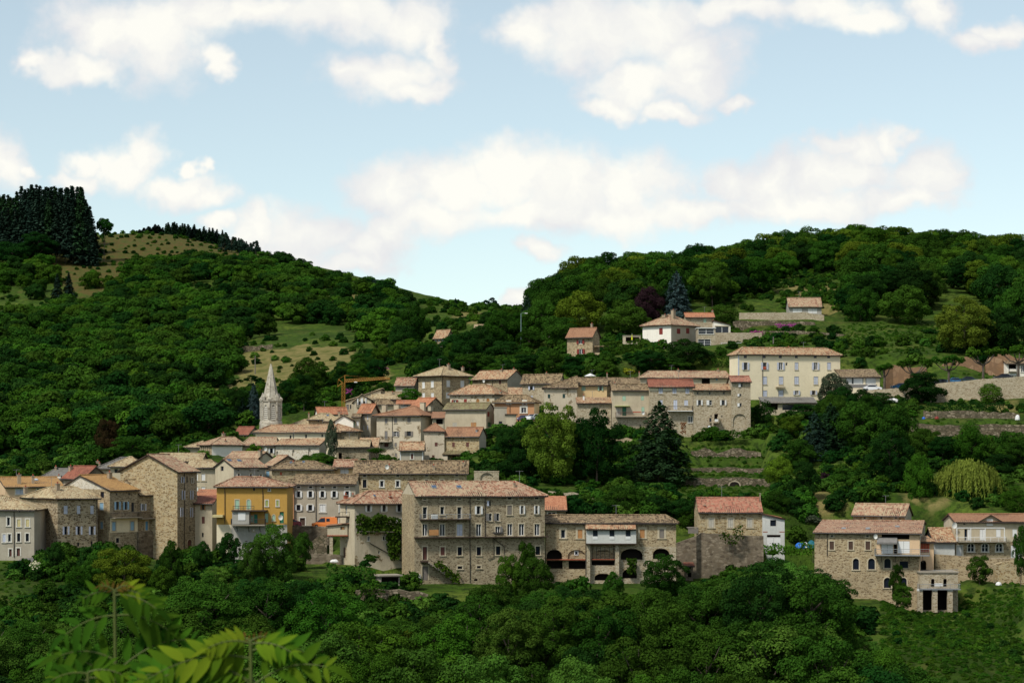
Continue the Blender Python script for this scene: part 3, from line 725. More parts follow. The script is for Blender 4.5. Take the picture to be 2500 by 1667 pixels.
for v in (-dp, -dp / 2):
    for u in (u0, u1): mb.box(u - .04, u + .04, v, v + .09, z0, z1 - .4, YL)
b = mb.build('veranda', h.root); mb = MB()
mb.face([(u0, -dp + .05, z0), (u1, -dp + .05, z0), (u1, -dp + .05, z1 - .5), (u0, -dp + .05, z1 - .5)], M_GLASS); mb.face([(u0 + .01, -dp, z0), (u0 + .01, 0, z0), (u0 + .01, 0, z1 - .3), (u0 + .01, -dp, z1 - .5)], M_GLASS); mb.build('pane', b)
mb = MB(); mb.box(u0 - .1, u1 + .1, -dp - .1, 0, z0 - .16, z0 - .003, M_CONC)
for k in range(9):
    a = u0 + (u1 - u0) * k / 9; c = a + (u1 - u0) / 9; mb.face([(a, -dp - .2, z1 - .5), (c, -dp - .2, z1 - .5), (c, 0, z1), (a, 0, z1)], CC['W'] if k % 2 else M_BRICKRED)
mb.build('veranda_roof', b); h.finish()
h = H('stone_house', 'tallest stone house in the front row with a wide golden rubble gable', 'z1', 347, 1787, 1985, 447, 1310, 'L', 1213, 61, wall=S_GREY, smat=S_GOLD, tile=R_ROSE); h.roof('gx', 284, og=.35)
h.win('1835 540 14 60 oL;1885 540 14 60 kn;1935 545 12 55 oC;1842 692 14 92 oL;1925 693 14 90 oL;1824 865 14 92 oL;1925 868 14 95 oL;1882 870 12 80 dP;1915 1030 12 60 kn;1910 1215 46 150 dPa', sw=.1)
h.pipe(1856, 1290, 470); h.finish()
h = H('rendered_house', 'small beige house with dark red roof right of the tallest stone house', 'z1', 351, 1965, 2138, 772, 1200, wall=P_BEIGE, tile=R_RED, D=6).roof('shed', 698)
h.win('2045 812 22 62 oon;2048 945 30 70 cPn;2043 1095 18 45 pn'); h.finish()
h = H('rendered_house', 'low house with bright orange roof left of the ochre yellow house', 'z2', 362, -10, 190, 614, 760, wall=P_BEIGE, tile=R_ORANGE, D=6).roof('shed', 552); h.finish()
# ---- left, second row
h = H('rendered_house', 'long low house with even ochre roof behind the leftmost houses', 'z1', 374, 55, 640, 607, 720, 'L', -70, 20, wall=P_PEACH, tile=R_OCHRE).roof('gx', 513)
h.win('205 660 90 50 cLS;400 655 60 50 pFS'); h.chim(193, 484, 36, 2.5); h.chim(333, 498, 26, 3); h.sky(355, 543, 56, 26, M_SKYLT); h.finish()
h = H('rendered_house', 'house under a grey sheet roof, behind the long ochre roof', 'z1', 396, 400, 760, 524, 600, wall=P_GREY, tile=R_SLATE).roof('hip', 428, hl=560, hr=750); h.chim(563, 408, 18, 4); h.chim(593, 495, 44, .5, P_WHITE); h.finish()
h = H('stone_house', 'house with a dark red roof slope and grey gable behind the pale gable', 'z1', 388, 640, 850, 512, 560, 'R', 1075, 42, wall=P_BEIGE, smat=S_DARK, tile=R_RED).roof('gx', 402); h.chim(712, 402, 18, 1.5); h.finish()
h = H('rendered_house', 'beige house with low grey sheet roof rising to the right', 'z1', 400, 985, 1235, 414, 500, wall=P_BEIGE, tile=R_SLATE, D=8).roof('hip', 316, hl=1215, hr=None); h.chim(985, 350, 28, 3); h.chim(1003, 372, 18, 1); h.finish()
h = H('rendered_house', 'beige house with hipped straw roof left of the big rubble gable', 'z1', 392, 1112, 1400, 397, 520, wall=P_BEIGE, tile=R_TAN, D=8).roof('hip', 310, hl=1300, hr=1330); h.win('1170 450 36 40 pn'); h.finish()
h = H('stone_house', 'house under a long straw roof right behind the tallest stone house', 'z6', 392, -180, 345, 1292, 1400, wall=S_TAN, tile=R_TAN, D=9).roof('gx', 1208); h.chim(185, 1262, 44, 1.5, pot=False); h.finish()
h = H('rendered_house', 'beige house with closed white shutters left of the yellow house', 'z2', 383, -90, 187, 327, 620, wall=P_BEIGE, tile=R_TAN, D=8).roof('hip', 260, hl=None, hr=150)
h.win('68 432 38 68 cW;0 432 30 68 cW;68 548 38 40 cW;0 548 30 40 cW;70 355 14 12 pn'); h.bar('drainpipe', [(178, 330), (255, 430)], .06, M_GUT); h.finish()
h = H('rendered_house', 'grey house with long rose roof and a gable holding one dark window', 'z2', 375, 374, 692, 322, 470, 'L', 188, 36, wall=P_GREYW, smat=P_BEIGE, tile=R_ROSE).roof('gx', 246)
h.swin('256 335 30 66 pn'); h.win('420 362 14 14 pn;540 365 14 14 pn;620 366 14 14 pn;422 412 20 30 oW;543 420 20 40 oW;645 425 20 40 oW'); h.sky(330, 265, 44, 18); h.sky(430, 268, 44, 18); h.finish()
h = H('rendered_house', 'house with rose roof above the gable with one dark window', 'z2', 394, 280, 608, 247, 320, 'R', 778, 34, wall=P_BEIGE, tile=R_ROSE).roof('gx', 176); h.chim(642, 160, 22, 1.0); h.finish()
h = H('stone_house', 'house with rose roof and small blue windows beside the long grey house', 'z2', 380, 692, 782, 302, 460, 'R', 1052, 58, wall=P_BEIGE, smat=S_GREY, tile=R_ROSE).roof('gx', 212); h.win('717 340 24 32 pF;718 398 34 60 cb', sw=.08); h.finish()
h = H('stone_house', 'low stone house with mossy brown hipped roof behind the white shuttered house', 'z2', 368, 757, 1367, 342, 480, wall=S_TAN, tile=R_BROWN, D=8).roof('hip', 270, hl=900, hr=1185); h.win('850 395 22 34 cRn'); h.chim(975, 276, 28, 1.5); h.sky(952, 288, 26, 14); h.sky(1078, 282, 26, 14); h.finish()
h = H('rendered_house', 'taupe house with rows of open white shutters behind the orange van', 'z2', 350, 982, 1600, 492, 915, wall=P_TAUPE, tile=R_BROWN).roof('gx', 406)
h.win(';'.join('%d 532 34 18 pS' % x for x in (1027, 1148, 1268, 1390, 1517)) + ';1027 603 36 62 oWSF;' + ';'.join('%d 603 34 62 oWS' % x for x in (1147, 1268, 1387, 1517)) + ';1027 738 38 58 oWS;1145 738 38 58 oWS;1270 745 58 76 cWS;1067 880 52 78 dnS;1397 868 62 60 pMS;1448 748 20 70 cWS')
h.pipe(1203, 905, 500); h.finish()
h = H('rendered_house', 'narrow salmon pink house wedged beside the ochre yellow house', 'z2', 349.5, 913, 980, 520, 915, wall=P_SALMON, tile=R_BROWN).roof('gx', 455); h.win('930 607 18 72 cyS;930 745 18 72 cyS;930 535 18 20 pS', sw=.1); h.finish()
h = H('yellow_house', 'large ochre yellow house with green shutters and a hanging wooden gallery', 'z2', 334, 202, 912, 517, 1150, wall=P_YELLOW, tile=R_PINK, D=9).roof('hip', 428, hl=395, hr=640)
h.patch(0, 950, 908, 1400, P_GREYW); h.patch(0, 350, 908, 1400, P_CREAM)
h.win('578 552 22 32 pn;733 558 16 20 pS;408 705 38 92 cg;525 705 36 96 cga;707 693 28 60 cvS;815 693 24 60 cvS;705 840 32 92 cgn;777 840 26 60 cga;858 838 42 118 dGn;595 850 40 95 dEn;560 850 24 60 cg;400 1075 32 40 p;575 965 14 24 cW;500 1075 24 10 pn', sw=.12)
h.balcony(358, 700, 905, 56, 1.9, slab=.18, braces=3)
h.box('gallery_room', 358, 528, 776, 905, -1.9, -.005, P_GREYW); h.box('gallery_window', 418, 492, 788, 864, -1.96, -1.902, CC['W']); h.box('gallery_roof', 348, 700, 764, 775, -2.2, -.005, M_EAVE)
h.box('gallery_post', 683, 690, 776, 905, -1.85, -1.75, CC['n']); h.bar('upper_railing', [(365, 722), (580, 722)], .04, CC['T'], -1.8); h.bar('upper_railing', [(365, 745), (580, 745)], .03, CC['T'], -1.8)
for x in (367, 420, 470, 520, 578): h.bar('railing_post', [(x, 720), (x, 762)], .03, CC['T'], -1.8)
h.pipe(285, 900, 520); h.pipe(668, 770, 520); h.dish(848, 835, .45, -.6); h.box('awning', 158, 262, 812, 836, -1.5, .8, CC['Y']); h.finish()
# ---- ivy house and big stone pair
h = H('rendered_house', 'taupe house overgrown with dark ivy beside the large stone building', 'z2', 324, 1592, 2158, 684, 1310, 'L', 1445, 26, wall=P_TAUPE, smat=P_BEIGE, tile=R_PINK).roof('hip', 572, hl=1730, hr=2085)
h.patch(1560, 2200, 985, 1400, P_PATCH)
h.win('1730 742 34 68 oWS;1886 742 34 68 oWS;2040 742 34 68 oWS;2040 868 34 40 oWS;1733 1050 20 45 pFS;1838 1187 18 32 pFn;2060 1187 18 32 pFn;1885 1045 18 40 pS;2048 1045 16 40 pS', sw=.11)
h.swin('1506 756 18 96 pFn;1490 1190 26 110 dPn'); h.chim(1502, 606, 28, 4, M_BRICKRED); h.chim(1575, 605, 14, 4); h.sky(1793, 622, 24, 14); h.chim(1948, 618, 18, 1.2, M_BRICKRED)
h.box('side_balcony', 1430, 1574, 826, 836, 2.0, 3.4, M_EAVE); h.bar('balcony_rail', [(1432, 782), (1572, 782)], .03, M_RAIL, 2.05)
for x in (1434, 1470, 1505, 1540, 1570): h.bar('rail_post', [(x, 782), (x, 828)], .02, M_RAIL, 2.05)
h.bar('sloping_pipe', [(1745, 1095), (2110, 1300)], .07, M_RAIL, -.15); h.bar('vine_support', [(1640, 978), (2140, 985)], .06, CC['m'], -1.0); h.finish(); VH = h
h = H('raised_room', 'small beige room standing on a stone pillar beside the ivy covered house', 'z2', 326, 1318, 1520, 915, 1016, wall=P_BEIGE, tile=R_TERRA, D=4, sink=.02).roof('shr', 897, oh=.2, og=.2)
h.win('1470 945 44 30 pn'); h.box('board', 1462, 1488, 934, 956, .08, .12, CC['O']); h.box('floor_beam', 1314, 1524, 1014, 1024, -.1, 4, M_BRICKRED); h.box('pillar', 1338, 1372, 1025, 1215, .05, .65, S_PALE); h.box('pillar', 1500, 1520, 1025, 1260, 1, 1.6, S_PALE); h.finish()
h = H('stone_building', 'four storey stone building with white french windows and two long balconies', 'z3', 316, 462, 1180, 362, 1250, 'L', 335, 14, wall=S_GREY, smat=S_TAN, tile=R_ROSE); h.gmat = P_BEIGE; h.roof('gx', 228, og=.0)
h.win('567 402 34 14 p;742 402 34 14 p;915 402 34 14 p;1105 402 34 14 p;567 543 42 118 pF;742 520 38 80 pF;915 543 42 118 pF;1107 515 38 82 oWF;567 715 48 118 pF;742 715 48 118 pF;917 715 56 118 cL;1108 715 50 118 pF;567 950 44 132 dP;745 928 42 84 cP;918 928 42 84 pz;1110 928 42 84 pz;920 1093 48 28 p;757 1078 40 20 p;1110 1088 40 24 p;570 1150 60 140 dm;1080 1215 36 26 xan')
h.balcony(512, 1015, 605, 48, 1.2, rail='wire', rm=M_RAILG, m=M_EAVE); h.balcony(455, 1180, 787, 40, 1.0, rail='none', m=M_EAVE)
h.box('orange_board', 610, 705, 712, 768, -.95, -.88, CC['O']); h.box('laundry_cabinet', 636, 698, 560, 603, -1.0, -.5, CC['W'])
h.sky(658, 286, 50, 26); h.sky(910, 286, 50, 26); h.pipe(1020, 1240, 370); h.pipe(1172, 780, 370)
for a, b_ in ((455, 486), (492, 523)):
    for c, d_ in ((1163, 1190), (1197, 1224)): h.box('meter_box', a, b_, c, d_, -.25, -.003, CC['W'])
h.box('stair_landing', 532, 602, 1028, 1040, -1.1, -.003, M_EAVE)
for k in range(12): h.box('step', 600 + k * 20, 622 + k * 20, 1040 + k * 14, 1052 + k * 14, -1.1, -.003, M_CONC) if k < 12 else None
h.bar('handrail', [(602, 1000), (840, 1170)], .035, M_RAIL, -1.1); g = h.finish()
h = H('stone_building', 'right wing of the large stone building with hipped roof and arched twin windows', 'z3', nxt(g), 1180, 1775, 362, 1250, 'L', None, 14, D=g.d, wall=S_GREY, tile=R_PINK); h.d = g.d; h.roof('hip', 228, hl=None, hr=1475, og=0)
h.win('1420 398 40 20 p;1535 398 38 20 cO;1693 396 38 20 p;1222 447 20 52 hLn;1226 585 28 76 hyaF;1303 585 28 76 hyaF;1420 515 46 92 cm;1546 512 26 84 oWF;1690 512 26 84 oWF;1300 712 46 64 qyF;1422 712 50 116 pF;1540 712 50 116 pF;1697 712 50 116 pF;1305 922 44 86 pz;1705 922 44 86 pz')
h.balcony(1180, 1800, 782, 40, 1.0, rail='none', m=M_EAVE); h.box('window_box', 1258, 1350, 738, 752, -.95, -.5, M_RAIL); h.bar('drainpipe', [(1262, 790), (1262, 985), (1200, 1010)], .05, M_GUT); h.bar('drainpipe', [(1262, 800), (1366, 885), (1366, 960)], .05, M_GUT)
h.chim(1468, 240, 14, 3); h.finish()
h = H('stone_house', 'long golden stone house with brown roof above the large stone building', 'z7', 362, 225, 1490, 1283, 1560, wall=S_GOLD, tile=R_BROWN, D=9).roof('gx', 1153, og=.5)
h.win('330 1322 34 22 p;710 1320 34 22 p;1042 1318 34 22 p;1388 1316 34 22 p;330 1413 44 92 pz;528 1415 40 72 pFS;710 1415 40 72 pFS;1042 1392 40 50 p;1217 1392 40 50 p;1388 1390 40 50 p')
h.chim(615, 1200, 28, 1.2); h.dish(588, 1220, .42, -.3); h.chim(1125, 1202, 26, 1.2); h.chim(1465, 1165, 16, 2.5); h.box('lintel_beam', 820, 920, 1366, 1372, -.5, -.003, M_EAVE); h.finish()
h = H('rendered_house', 'small pale yellow house left of the long golden stone house', 'z2', 374, 1384, 1598, 322, 430, wall=P_LYEL, tile=R_PINK, D=7).roof('gx', 256); h.win('1490 365 84 62 cWn'); h.finish()
h = H('stone_house', 'small house with even orange roof behind the big stone building', 'z3', 344, 1778, 1985, 502, 620, wall=S_GREY, tile=R_ORANGE, D=6).roof('shed', 374); h.win('1845 550 80 32 pFS'); h.finish()
# ---- building on arches
h = H('arcaded_building', 'long low stone building standing on arches with a white block gallery', 'z4', 323, 120, 1288, 418, 960, wall=S_TAN, tile=R_BROWN, D=8).roof('hip', 356, hl=None, hr=1192)
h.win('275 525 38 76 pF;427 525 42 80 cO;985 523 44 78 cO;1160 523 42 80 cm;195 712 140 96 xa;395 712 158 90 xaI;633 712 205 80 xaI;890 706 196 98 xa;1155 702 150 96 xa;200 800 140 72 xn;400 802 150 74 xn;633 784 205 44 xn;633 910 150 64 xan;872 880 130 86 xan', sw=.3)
h.patch(480, 1288, 640, 1000, S_PALE)
h.box('small_window', 375, 412, 674, 716, .17, .25, CC['W']); h.box('small_window', 382, 405, 682, 708, .14, .168, M_GLASS)
h.box('gallery_wall', 485, 930, 484, 610, -1.5, -.005, P_BLOCK); h.box('gallery_floor', 482, 934, 610, 620, -1.6, -.005, M_EAVE)
for x in (563, 713, 858): h.box('gallery_window', x - 21, x + 21, 486, 546, -1.56, -1.502, M_GLASS)
for x in (563, 713, 858): h.box('gallery_sill', x - 22, x + 22, 546, 574, -1.55, -1.502, CC['W'])
ua, za = h.fv(475, 484, -1.8); ub, zb_ = h.fv(930, 484, -1.8); zt = h.fv(600, 430, 0)[1]; L_ = []
slope_mesh(L_, (ua, -1.9, za + .05), (1, 0, 0), (0, 1, 0), ub - ua, (zt - za) / 1.9, lambda u: 1.88, 1.88, None)
build_tiles('gallery_roof', L_, R_MIX, h.root, [[(ua, -1.9, za + .05), (ub, -1.9, za + .05), (ub, -.02, zt + .02), (ua, -.02, zt + .02)]])
for x in (500, 760): h.box('buttress', x - 17, x + 17, 612, 960, -.9, -.003, S_PALE)
h.box('floor_slab', 125, 475, 752, 760, -.7, -.003, M_BRICKRED); h.box('floor_slab', 528, 738, 750, 757, -.5, -.003, M_BRICKRED)
for x in (540, 575, 612, 650, 690, 728): h.bar('iron_bar', [(x, 640), (x, 752)], .04, M_RAIL, -.4)
h.bar('drainpipe', [(478, 420), (478, 900)], .05, M_GUT, -1.0); h.finish()
h = H('stone_house', 'stone house with mottled red roof and three closed pale shutters above the rubble wall', 'z4', 342, 1490, 2062, 318, 560, wall=S_GOLD, tile=R_REDM, D=8).roof('gx', 200, og=.1)
h.win('1604 428 46 80 cC;1777 428 46 80 cC;1950 428 46 80 cC;1603 341 26 16 p;1777 341 26 16 p;1948 341 26 16 p', sw=.2); h.chim(2042, 158, 7, 3.5, pot=False); h.chim(1546, 262, 8, 1.2, M_BRICKRED, pot=False)
h.box('timber_deck', 1396, 1488, 468, 474, 0, 3, CC['m']); h.box('deck_board', 1396, 1488, 478, 520, 0, .06, CC['m']); h.finish()
h = H('block_garage', 'white block garage with red edged sloping roof beside the mottled red roof', 'z4', 341, 2066, 2262, 387, 640, wall=P_BLOCK, tile=R_ORANGE, D=7).roof('shl', 346, oh=.2)
h.win('2160 428 54 56 pn;2165 543 122 22 xn;2165 596 126 76 cWn'); h.box('brick_course', 2068, 2110, 503, 510, -.02, -.003, M_BRICKRED); h.box('brick_course', 2215, 2260, 503, 510, -.02, -.003, M_BRICKRED); h.finish()
# ---- right end
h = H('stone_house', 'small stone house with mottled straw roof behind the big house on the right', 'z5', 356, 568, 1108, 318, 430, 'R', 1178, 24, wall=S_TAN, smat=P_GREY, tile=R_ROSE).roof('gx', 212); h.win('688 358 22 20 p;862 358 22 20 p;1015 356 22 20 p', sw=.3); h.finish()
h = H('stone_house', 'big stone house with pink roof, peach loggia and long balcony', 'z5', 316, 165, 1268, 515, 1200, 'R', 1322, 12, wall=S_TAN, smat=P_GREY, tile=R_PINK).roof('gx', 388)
h.patch(812, 1262, 518, 735, P_PEACH); h.patch(1255, 1400, 750, 960, P_PEACH)
h.win('345 646 46 86 cn;543 646 46 86 cn;722 646 48 88 cn;347 547 28 18 p;717 547 28 18 p;597 840 64 118 pa;760 838 72 116 pa;927 832 70 102 pa;1098 846 92 74 pn;927 1035 76 110 pa;1092 1030 72 100 pa;1010 553 290 54 xn;925 678 124 112 cWn;1095 664 128 130 cWn;1010 680 34 110 xn;1302 868 10 10 pn')
h.balcony(795, 1368, 738, 60, 1.6, rail='wire', rm=M_RAILG, m=M_ZINC, braces=4); h.dish(803, 552, .38, -.5)
u0, z0 = h.f(820, 625); u1, z1 = h.f(1030, 560); mb = MB(); mb.face([(u0, -1.5, z0), (u1, -1.5, z0), (u1, -.01, z1), (u0, -.01, z1)], CC['y']); mb.face([(u0, -1.5, z0 - .02), (u0, -1.5, z0 + .25), (u1, -1.5, z0 + .25), (u1, -1.5, z0 - .02)], CC['y']); mb.build('awning', h.root)
for x, b_ in ((470, 473), (722, 473)): h.sky(x, b_, 46, 26, M_SKYLT)
h.sky(1030, 452, 46, 24, M_SKYLT); h.pipe(297, 750, 520); h.finish(); BH = h
h = H('rendered_house', 'narrow peach annex with red orange folding shutters at the balcony end', 'z5', 319, 1262, 1410, 604, 960, wall=P_PEACH, tile=R_MIX, D=6).roof('shed', 545)
h.win('1316 665 100 106 cRn;1302 868 62 136 xa', sw=.12); h.box('shutter_gap', 1288, 1292, 615, 718, .0, .015, CC['n']); h.box('shutter_gap', 1315, 1319, 615, 718, .0, .015, CC['n']); h.box('shutter_gap', 1341, 1345, 615, 718, .0, .015, CC['n']); h.finish()
h = H('whitewashed_barn', 'white walled barn with rusty orange and brown tiles between two houses', 'z5', 334, 1415, 1628, 594, 790, wall=P_BLOCK, tile=R_MIX, D=8).roof('gx', 464); h.finish()
h = H('rendered_house', 'beige house with terracotta roof, white balcony frame and arched lower windows', 'z5', 335, 1636, 2440, 392, 790, wall=P_BEIGE, tile=R_TERRA, D=9).roof('gx', 318)
h.patch(1600, 2500, 605, 900, S_TAN)
h.win('1729 422 22 14 pn;1745 535 30 120 pn;1775 535 28 120 cWn;1920 535 60 118 cWn;2085 516 48 82 cWn;2255 516 48 82 cWn;1798 668 66 86 pMaS;1945 668 66 86 pMaS;2093 668 66 86 pMaS;1680 705 54 112 dWS;2275 715 120 140 cWn')
h.balcony(1650, 2152, 600, 44, 1.3, rail='wire', rm=CC['W'])
for x in (1652, 1797, 1948, 2148): h.box('balcony_post', x - 4, x + 4, 462, 600, -1.28, -1.18, CC['W'])
h.box('balcony_beam', 1648, 2152, 458, 466, -1.3, -1.17, CC['W']); h.dish(1625, 436, .5, -.5)
u0, za = h.f(1885, 392); u1, _ = h.f(2110, 392); uc, zc_ = h.f(2000, 330); mb = MB(); mb.face([(u0, -.05, za - .3), (u1, -.05, za - .3), (u1, -.05, za), (uc, -.05, zc_), (u0, -.05, za)], P_BEIGE)
hw = h.f(1957, 360), h.f(2027, 360)
b = mb.build('front_gable', h.root); L_ = []
mb = MB(); a0, b0 = h.f(1960, 440), h.f(2026, 368); mb.box(a0[0], b0[0], -.12, -.06, a0[1], b0[1], CC['W']); mb.build('gable_shutter', b)
mb = MB()
for s0, s1 in ((u0 - .4, uc), (u1 + .4, uc)): mb.face([(s0, -.5, za - .15), (s1, -.5, zc_ + .12), (s1, 2.2, zc_ + .12), (s0, 2.2, za - .15)], R_TERRA, [(0, 0), (0, 3), (3, 3), (3, 0)]); mb.face([(s0, -.5, za - .3), (s1, -.5, zc_ - .03), (s1, -.5, zc_ + .12), (s0, -.5, za - .15)], M_EAVE)
mb.build('gable_roof', b); h.finish()
h = H('terrace_building', 'low stone terrace building on three pillars below the big right house', 'z5', 314, 1268, 1662, 932, 1330, wall=S_PALE, tile=M_CONC, D=5).roof('flat', 932, oh=.15)
h.win('1400 1034 36 86 xan;1528 1034 36 86 xan;1345 1212 96 214 xn;1502 1212 104 214 xn')
h.balcony(1236, 1668, 1092, 48, 1.7, rail='wire', rm=M_RAILG, m=M_ZINC)
for x in (1268, 1422, 1582): h.box('pillar', x - 27, x + 27, 1122, 1345, -1.5, -.9, S_PALE); h.box('pillar_cap', x - 27, x + 27, 1101, 1121, -1.52, -.88, CC['W'])
h.box('white_bench', 1424, 1504, 1042, 1072, -1.0, -.5, CC['W']); h.bar('terrace_rail', [(1405, 905), (1662, 895)], .03, M_RAILG, 0); h.bar('terrace_rail', [(1405, 925), (1662, 925)], .03, M_RAILG, 0)
for x in (1410, 1470, 1530, 1600, 1655): h.bar('rail_post', [(x, 896), (x, 934)], .025, M_RAILG, 0)
h.finish()
# ---- upper village
h = H('stone_house', 'square stone house with hipped straw roof and closed white shutters, top of the village', 'z7', 492, 1215, 1525, 152, 520, 'L', 948, 41, wall=S_TAN, tile=R_TAN).roof('hip', 72, hl='d', hr='d', oh=.9)
h.win('1290 265 40 78 cW;1452 268 42 78 cW;1285 400 40 68 cW;1452 402 40 68 cW;1288 172 16 14 pn;1450 178 16 14 pn', sw=.08); h.swin('1007 283 30 72 cW;1108 272 32 75 cW;1008 402 30 60 cW;1110 402 32 60 cW', sw=.08)
h.chim(1295, 42, 22, 2.5); h.chim(1458, 76, 18, 5); h.pipe(1222, 440, 160); h.finish()
h = H('rendered_house', 'small grey house with mottled roof left of the square stone house', 'z7', 500, 685, 900, 264, 420, 'R', 948, 20, wall=P_GREY, tile=R_PINK).roof('gx', 199); h.win('828 290 34 36 cPn'); h.finish()
h = H('stone_house', 'stone house with orange brown roof and plain grey gable right of the square house', 'z7', 497, 1567, 1970, 200, 420, 'R', 2165, 36, wall=S_TAN, smat=P_GREY, tile=R_MIX).roof('gx', 120)
h.win('1885 240 24 60 cPn;1753 286 42 36 cWn'); h.chim(1903, 104, 22, 3); h.chim(2045, 92, 14, 4); h.dish(1703, 235, .4); h.pipe(1800, 330, 210); h.finish()
h = H('stone_house', 'pale stone house with lilac shutters left of the white parasol', 'z7', 488, 2132, 2568, 234, 640, 'R', 2622, 26, wall=S_PALE, tile=R_BROWN).roof('gx', 160)
h.win('2248 315 32 46 oLn;2245 245 14 12 pn;2390 245 14 12 pn;2520 360 30 50 hLn;2250 420 24 36 cLn'); h.chim(2420, 140, 14, 3); h.finish()
h = H('rendered_house', 'low house with orange roof tucked below the grey gable', 'z7', 484, 1985, 2132, 388, 470, wall=P_BEIGE, tile=R_MIX, D=6).roof('shed', 310); h.finish()
h = H('rendered_house', 'pale house with dark red and ochre shutters under an orange brown hipped roof', 'z7', 478, 1312, 1820, 374, 600, 'R', 1972, 24, wall=P_PATCH, smat=P_GREY, tile=R_MIX).roof('hip', 283, hl=1530, hr=1760)
h.win('1372 395 20 18 pn;1488 398 20 18 pn;1620 384 18 14 pn;1740 384 18 14 pn;1370 468 36 34 orF;1487 462 34 40 crn;1630 458 36 40 coa;1747 452 34 38 coa', sw=.08); h.chim(1893, 355, 22, 1); h.finish()
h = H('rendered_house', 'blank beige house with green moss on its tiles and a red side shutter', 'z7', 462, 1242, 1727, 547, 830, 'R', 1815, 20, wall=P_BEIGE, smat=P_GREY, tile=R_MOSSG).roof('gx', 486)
h.win('1365 742 52 60 cCn;1582 740 62 60 cOn'); h.swin('1752 615 24 56 crn;1765 735 40 56 dGn;1772 520 18 24 pn'); h.finish()
h = H('rendered_house', 'salmon pink house with a wide cream window surround above the parked cars', 'z7', 466, 1822, 2278, 466, 760, 'R', 2335, 14, wall=P_SALMON, smat=P_CREAM, tile=R_BROWN).roof('hip', 398, hl=1960, hr=2190)
h.win('1985 487 26 26 pFS;2168 487 24 34 crS;2157 570 56 62 pFS', sw=.34); h.pipe(2000, 600, 470); h.finish()
h = H('flat_annex', 'beige flat topped annex below the salmon pink house', 'z7', 461, 1818, 1962, 540, 800, wall=P_GREY, tile=M_CONC, D=4).roof('flat', 540, oh=.1); h.win('1890 712 40 30 pn'); h.finish()
h = H('flat_annex', 'low beige shed with a dark flat top left of the parked cars', 'z7', 458, 1956, 2072, 622, 745, wall=P_BEIGE, tile=M_EAVE, D=5).roof('flat', 622, oh=.3); h.finish()
h = H('rendered_house', 'large patched pale house with grey shutters and a terracotta hipped roof', 'z7', 455, 468, 975, 608, 1150, 'R', 1112, 24, wall=P_PATCH, smat=P_BEIGE, tile=R_TERRA).roof('hip', 524, hl=900, hr='d', oh=.7)
h.win('578 692 32 62 cy;686 688 34 62 cy;840 680 40 62 cy;578 856 34 96 cy;690 842 38 60 oyM;840 840 46 60 om;687 968 26 46 cy;690 1082 26 40 cy;573 628 16 12 pn;686 624 16 12 pn;843 614 18 12 pn;580 970 50 46 dP', sw=.06)
h.balcony(490, 650, 930, 56, 1.2); h.pipe(650, 930, 610); h.chim(1000, 478, 48, 4, P_BEIGE, pot=False); h.chim(560, 505, 46, 6.5, P_BEIGE, pot=False); h.chim(705, 502, 56, 6.5, P_BEIGE, pot=False)
h.bar('stair_rail', [(560, 1045), (650, 965)], .05, M_RAIL, -1.0); h.finish()
h = H('open_porch', 'dark open porch with terracotta roof between the pale house and the blank house', 'z7', 456, 1108, 1238, 655, 830, wall=P_BEIGE, tile=R_TERRA, D=6).roof('shed', 588); h.win('1190 695 76 70 xn'); h.finish()
h = H('rendered_house', 'tall narrow taupe house with lilac shutters and a bright orange roof edge', 'z7', 461, 275, 398, 578, 960, 'R', 462, 36, wall=P_TAUPE, smat=P_BEIGE, tile=R_ORANGE).roof('gx', 502, og=.6)
h.win('320 655 14 56 cL;365 652 14 56 cL;320 772 14 60 cL;365 770 14 60 cL;322 872 14 30 pn;368 872 14 30 pn', sw=.04); h.finish()
h = H('rendered_house', 'beige house with front gable, white shutters and small iron balcony near the crane', 'z7', 478, 205, 405, 466, 700, wall=P_BEIGE, tile=R_TAN, D=11).roof('gy', 388, ax=295, z2=448)
h.win('272 472 26 76 oW;325 468 26 76 oW'); h.balcony(238, 362, 530, 45, 1.0); h.finish()
h = H('rendered_house', 'house with wide straw roof right of the gable with the iron balcony', 'z7', 484, 406, 735, 438, 560, wall=P_BEIGE, tile=R_TAN, D=9).roof('gx', 362); h.chim(650, 362, 16, 3); h.finish()
h = H('rendered_house', 'house with long thin roof rising to the right behind the crane mast', 'z7', 487, 112, 515, 462, 640, wall=P_BEIGE, tile=R_TAN, D=8).roof('shr', 325, oh=.4); h.win('135 535 30 60 cy;170 532 16 50 pn'); h.finish()
h = H('rendered_house', 'low house with mossy straw roof below the wide straw roof', 'z7', 480, 408, 660, 498, 600, wall=P_BEIGE, tile=R_BROWN, D=6).roof('hip', 446, hl=470, hr=600); h.finish()
h = H('stone_house', 'stone house with bright orange roof and dark gable above the patched pale house', 'z7', 471, 860, 1045, 520, 700, 'R', 1238, 42, wall=S_TAN, smat=S_GREY, tile=R_ORANGE).roof('gx', 432); h.chim(1088, 520, 34, -.8, P_BEIGE, pot=False); h.finish()
h = H('rendered_house', 'small house with low orange roof left of the stone house with dark gable', 'z7', 476, 700, 900, 496, 570, wall=P_WHITE, tile=R_ORANGE, D=6).roof('gx', 460); h.win('800 515 60 20 pn'); h.finish()
h = H('tower_house', 'narrow beige house with pointed terracotta roof and two brown shutters', 'z7', 438, 1015, 1246, 803, 1180, wall=P_PATCH, tile=R_TERRA, D=5.2).roof('hip', 718, hl='d', hr='d', oh=.25)
h.win('1152 962 34 46 cPn;1118 1110 28 50 cP', sw=.06); h.finish()
h = H('stone_house', 'golden stone house with terracotta roof and a mossy lean-to porch', 'z7', 436, 1246, 1646, 852, 1180, 'R', 1725, 20, wall=S_GOLD, smat=P_GREY, tile=R_TERRA).roof('gx', 768)
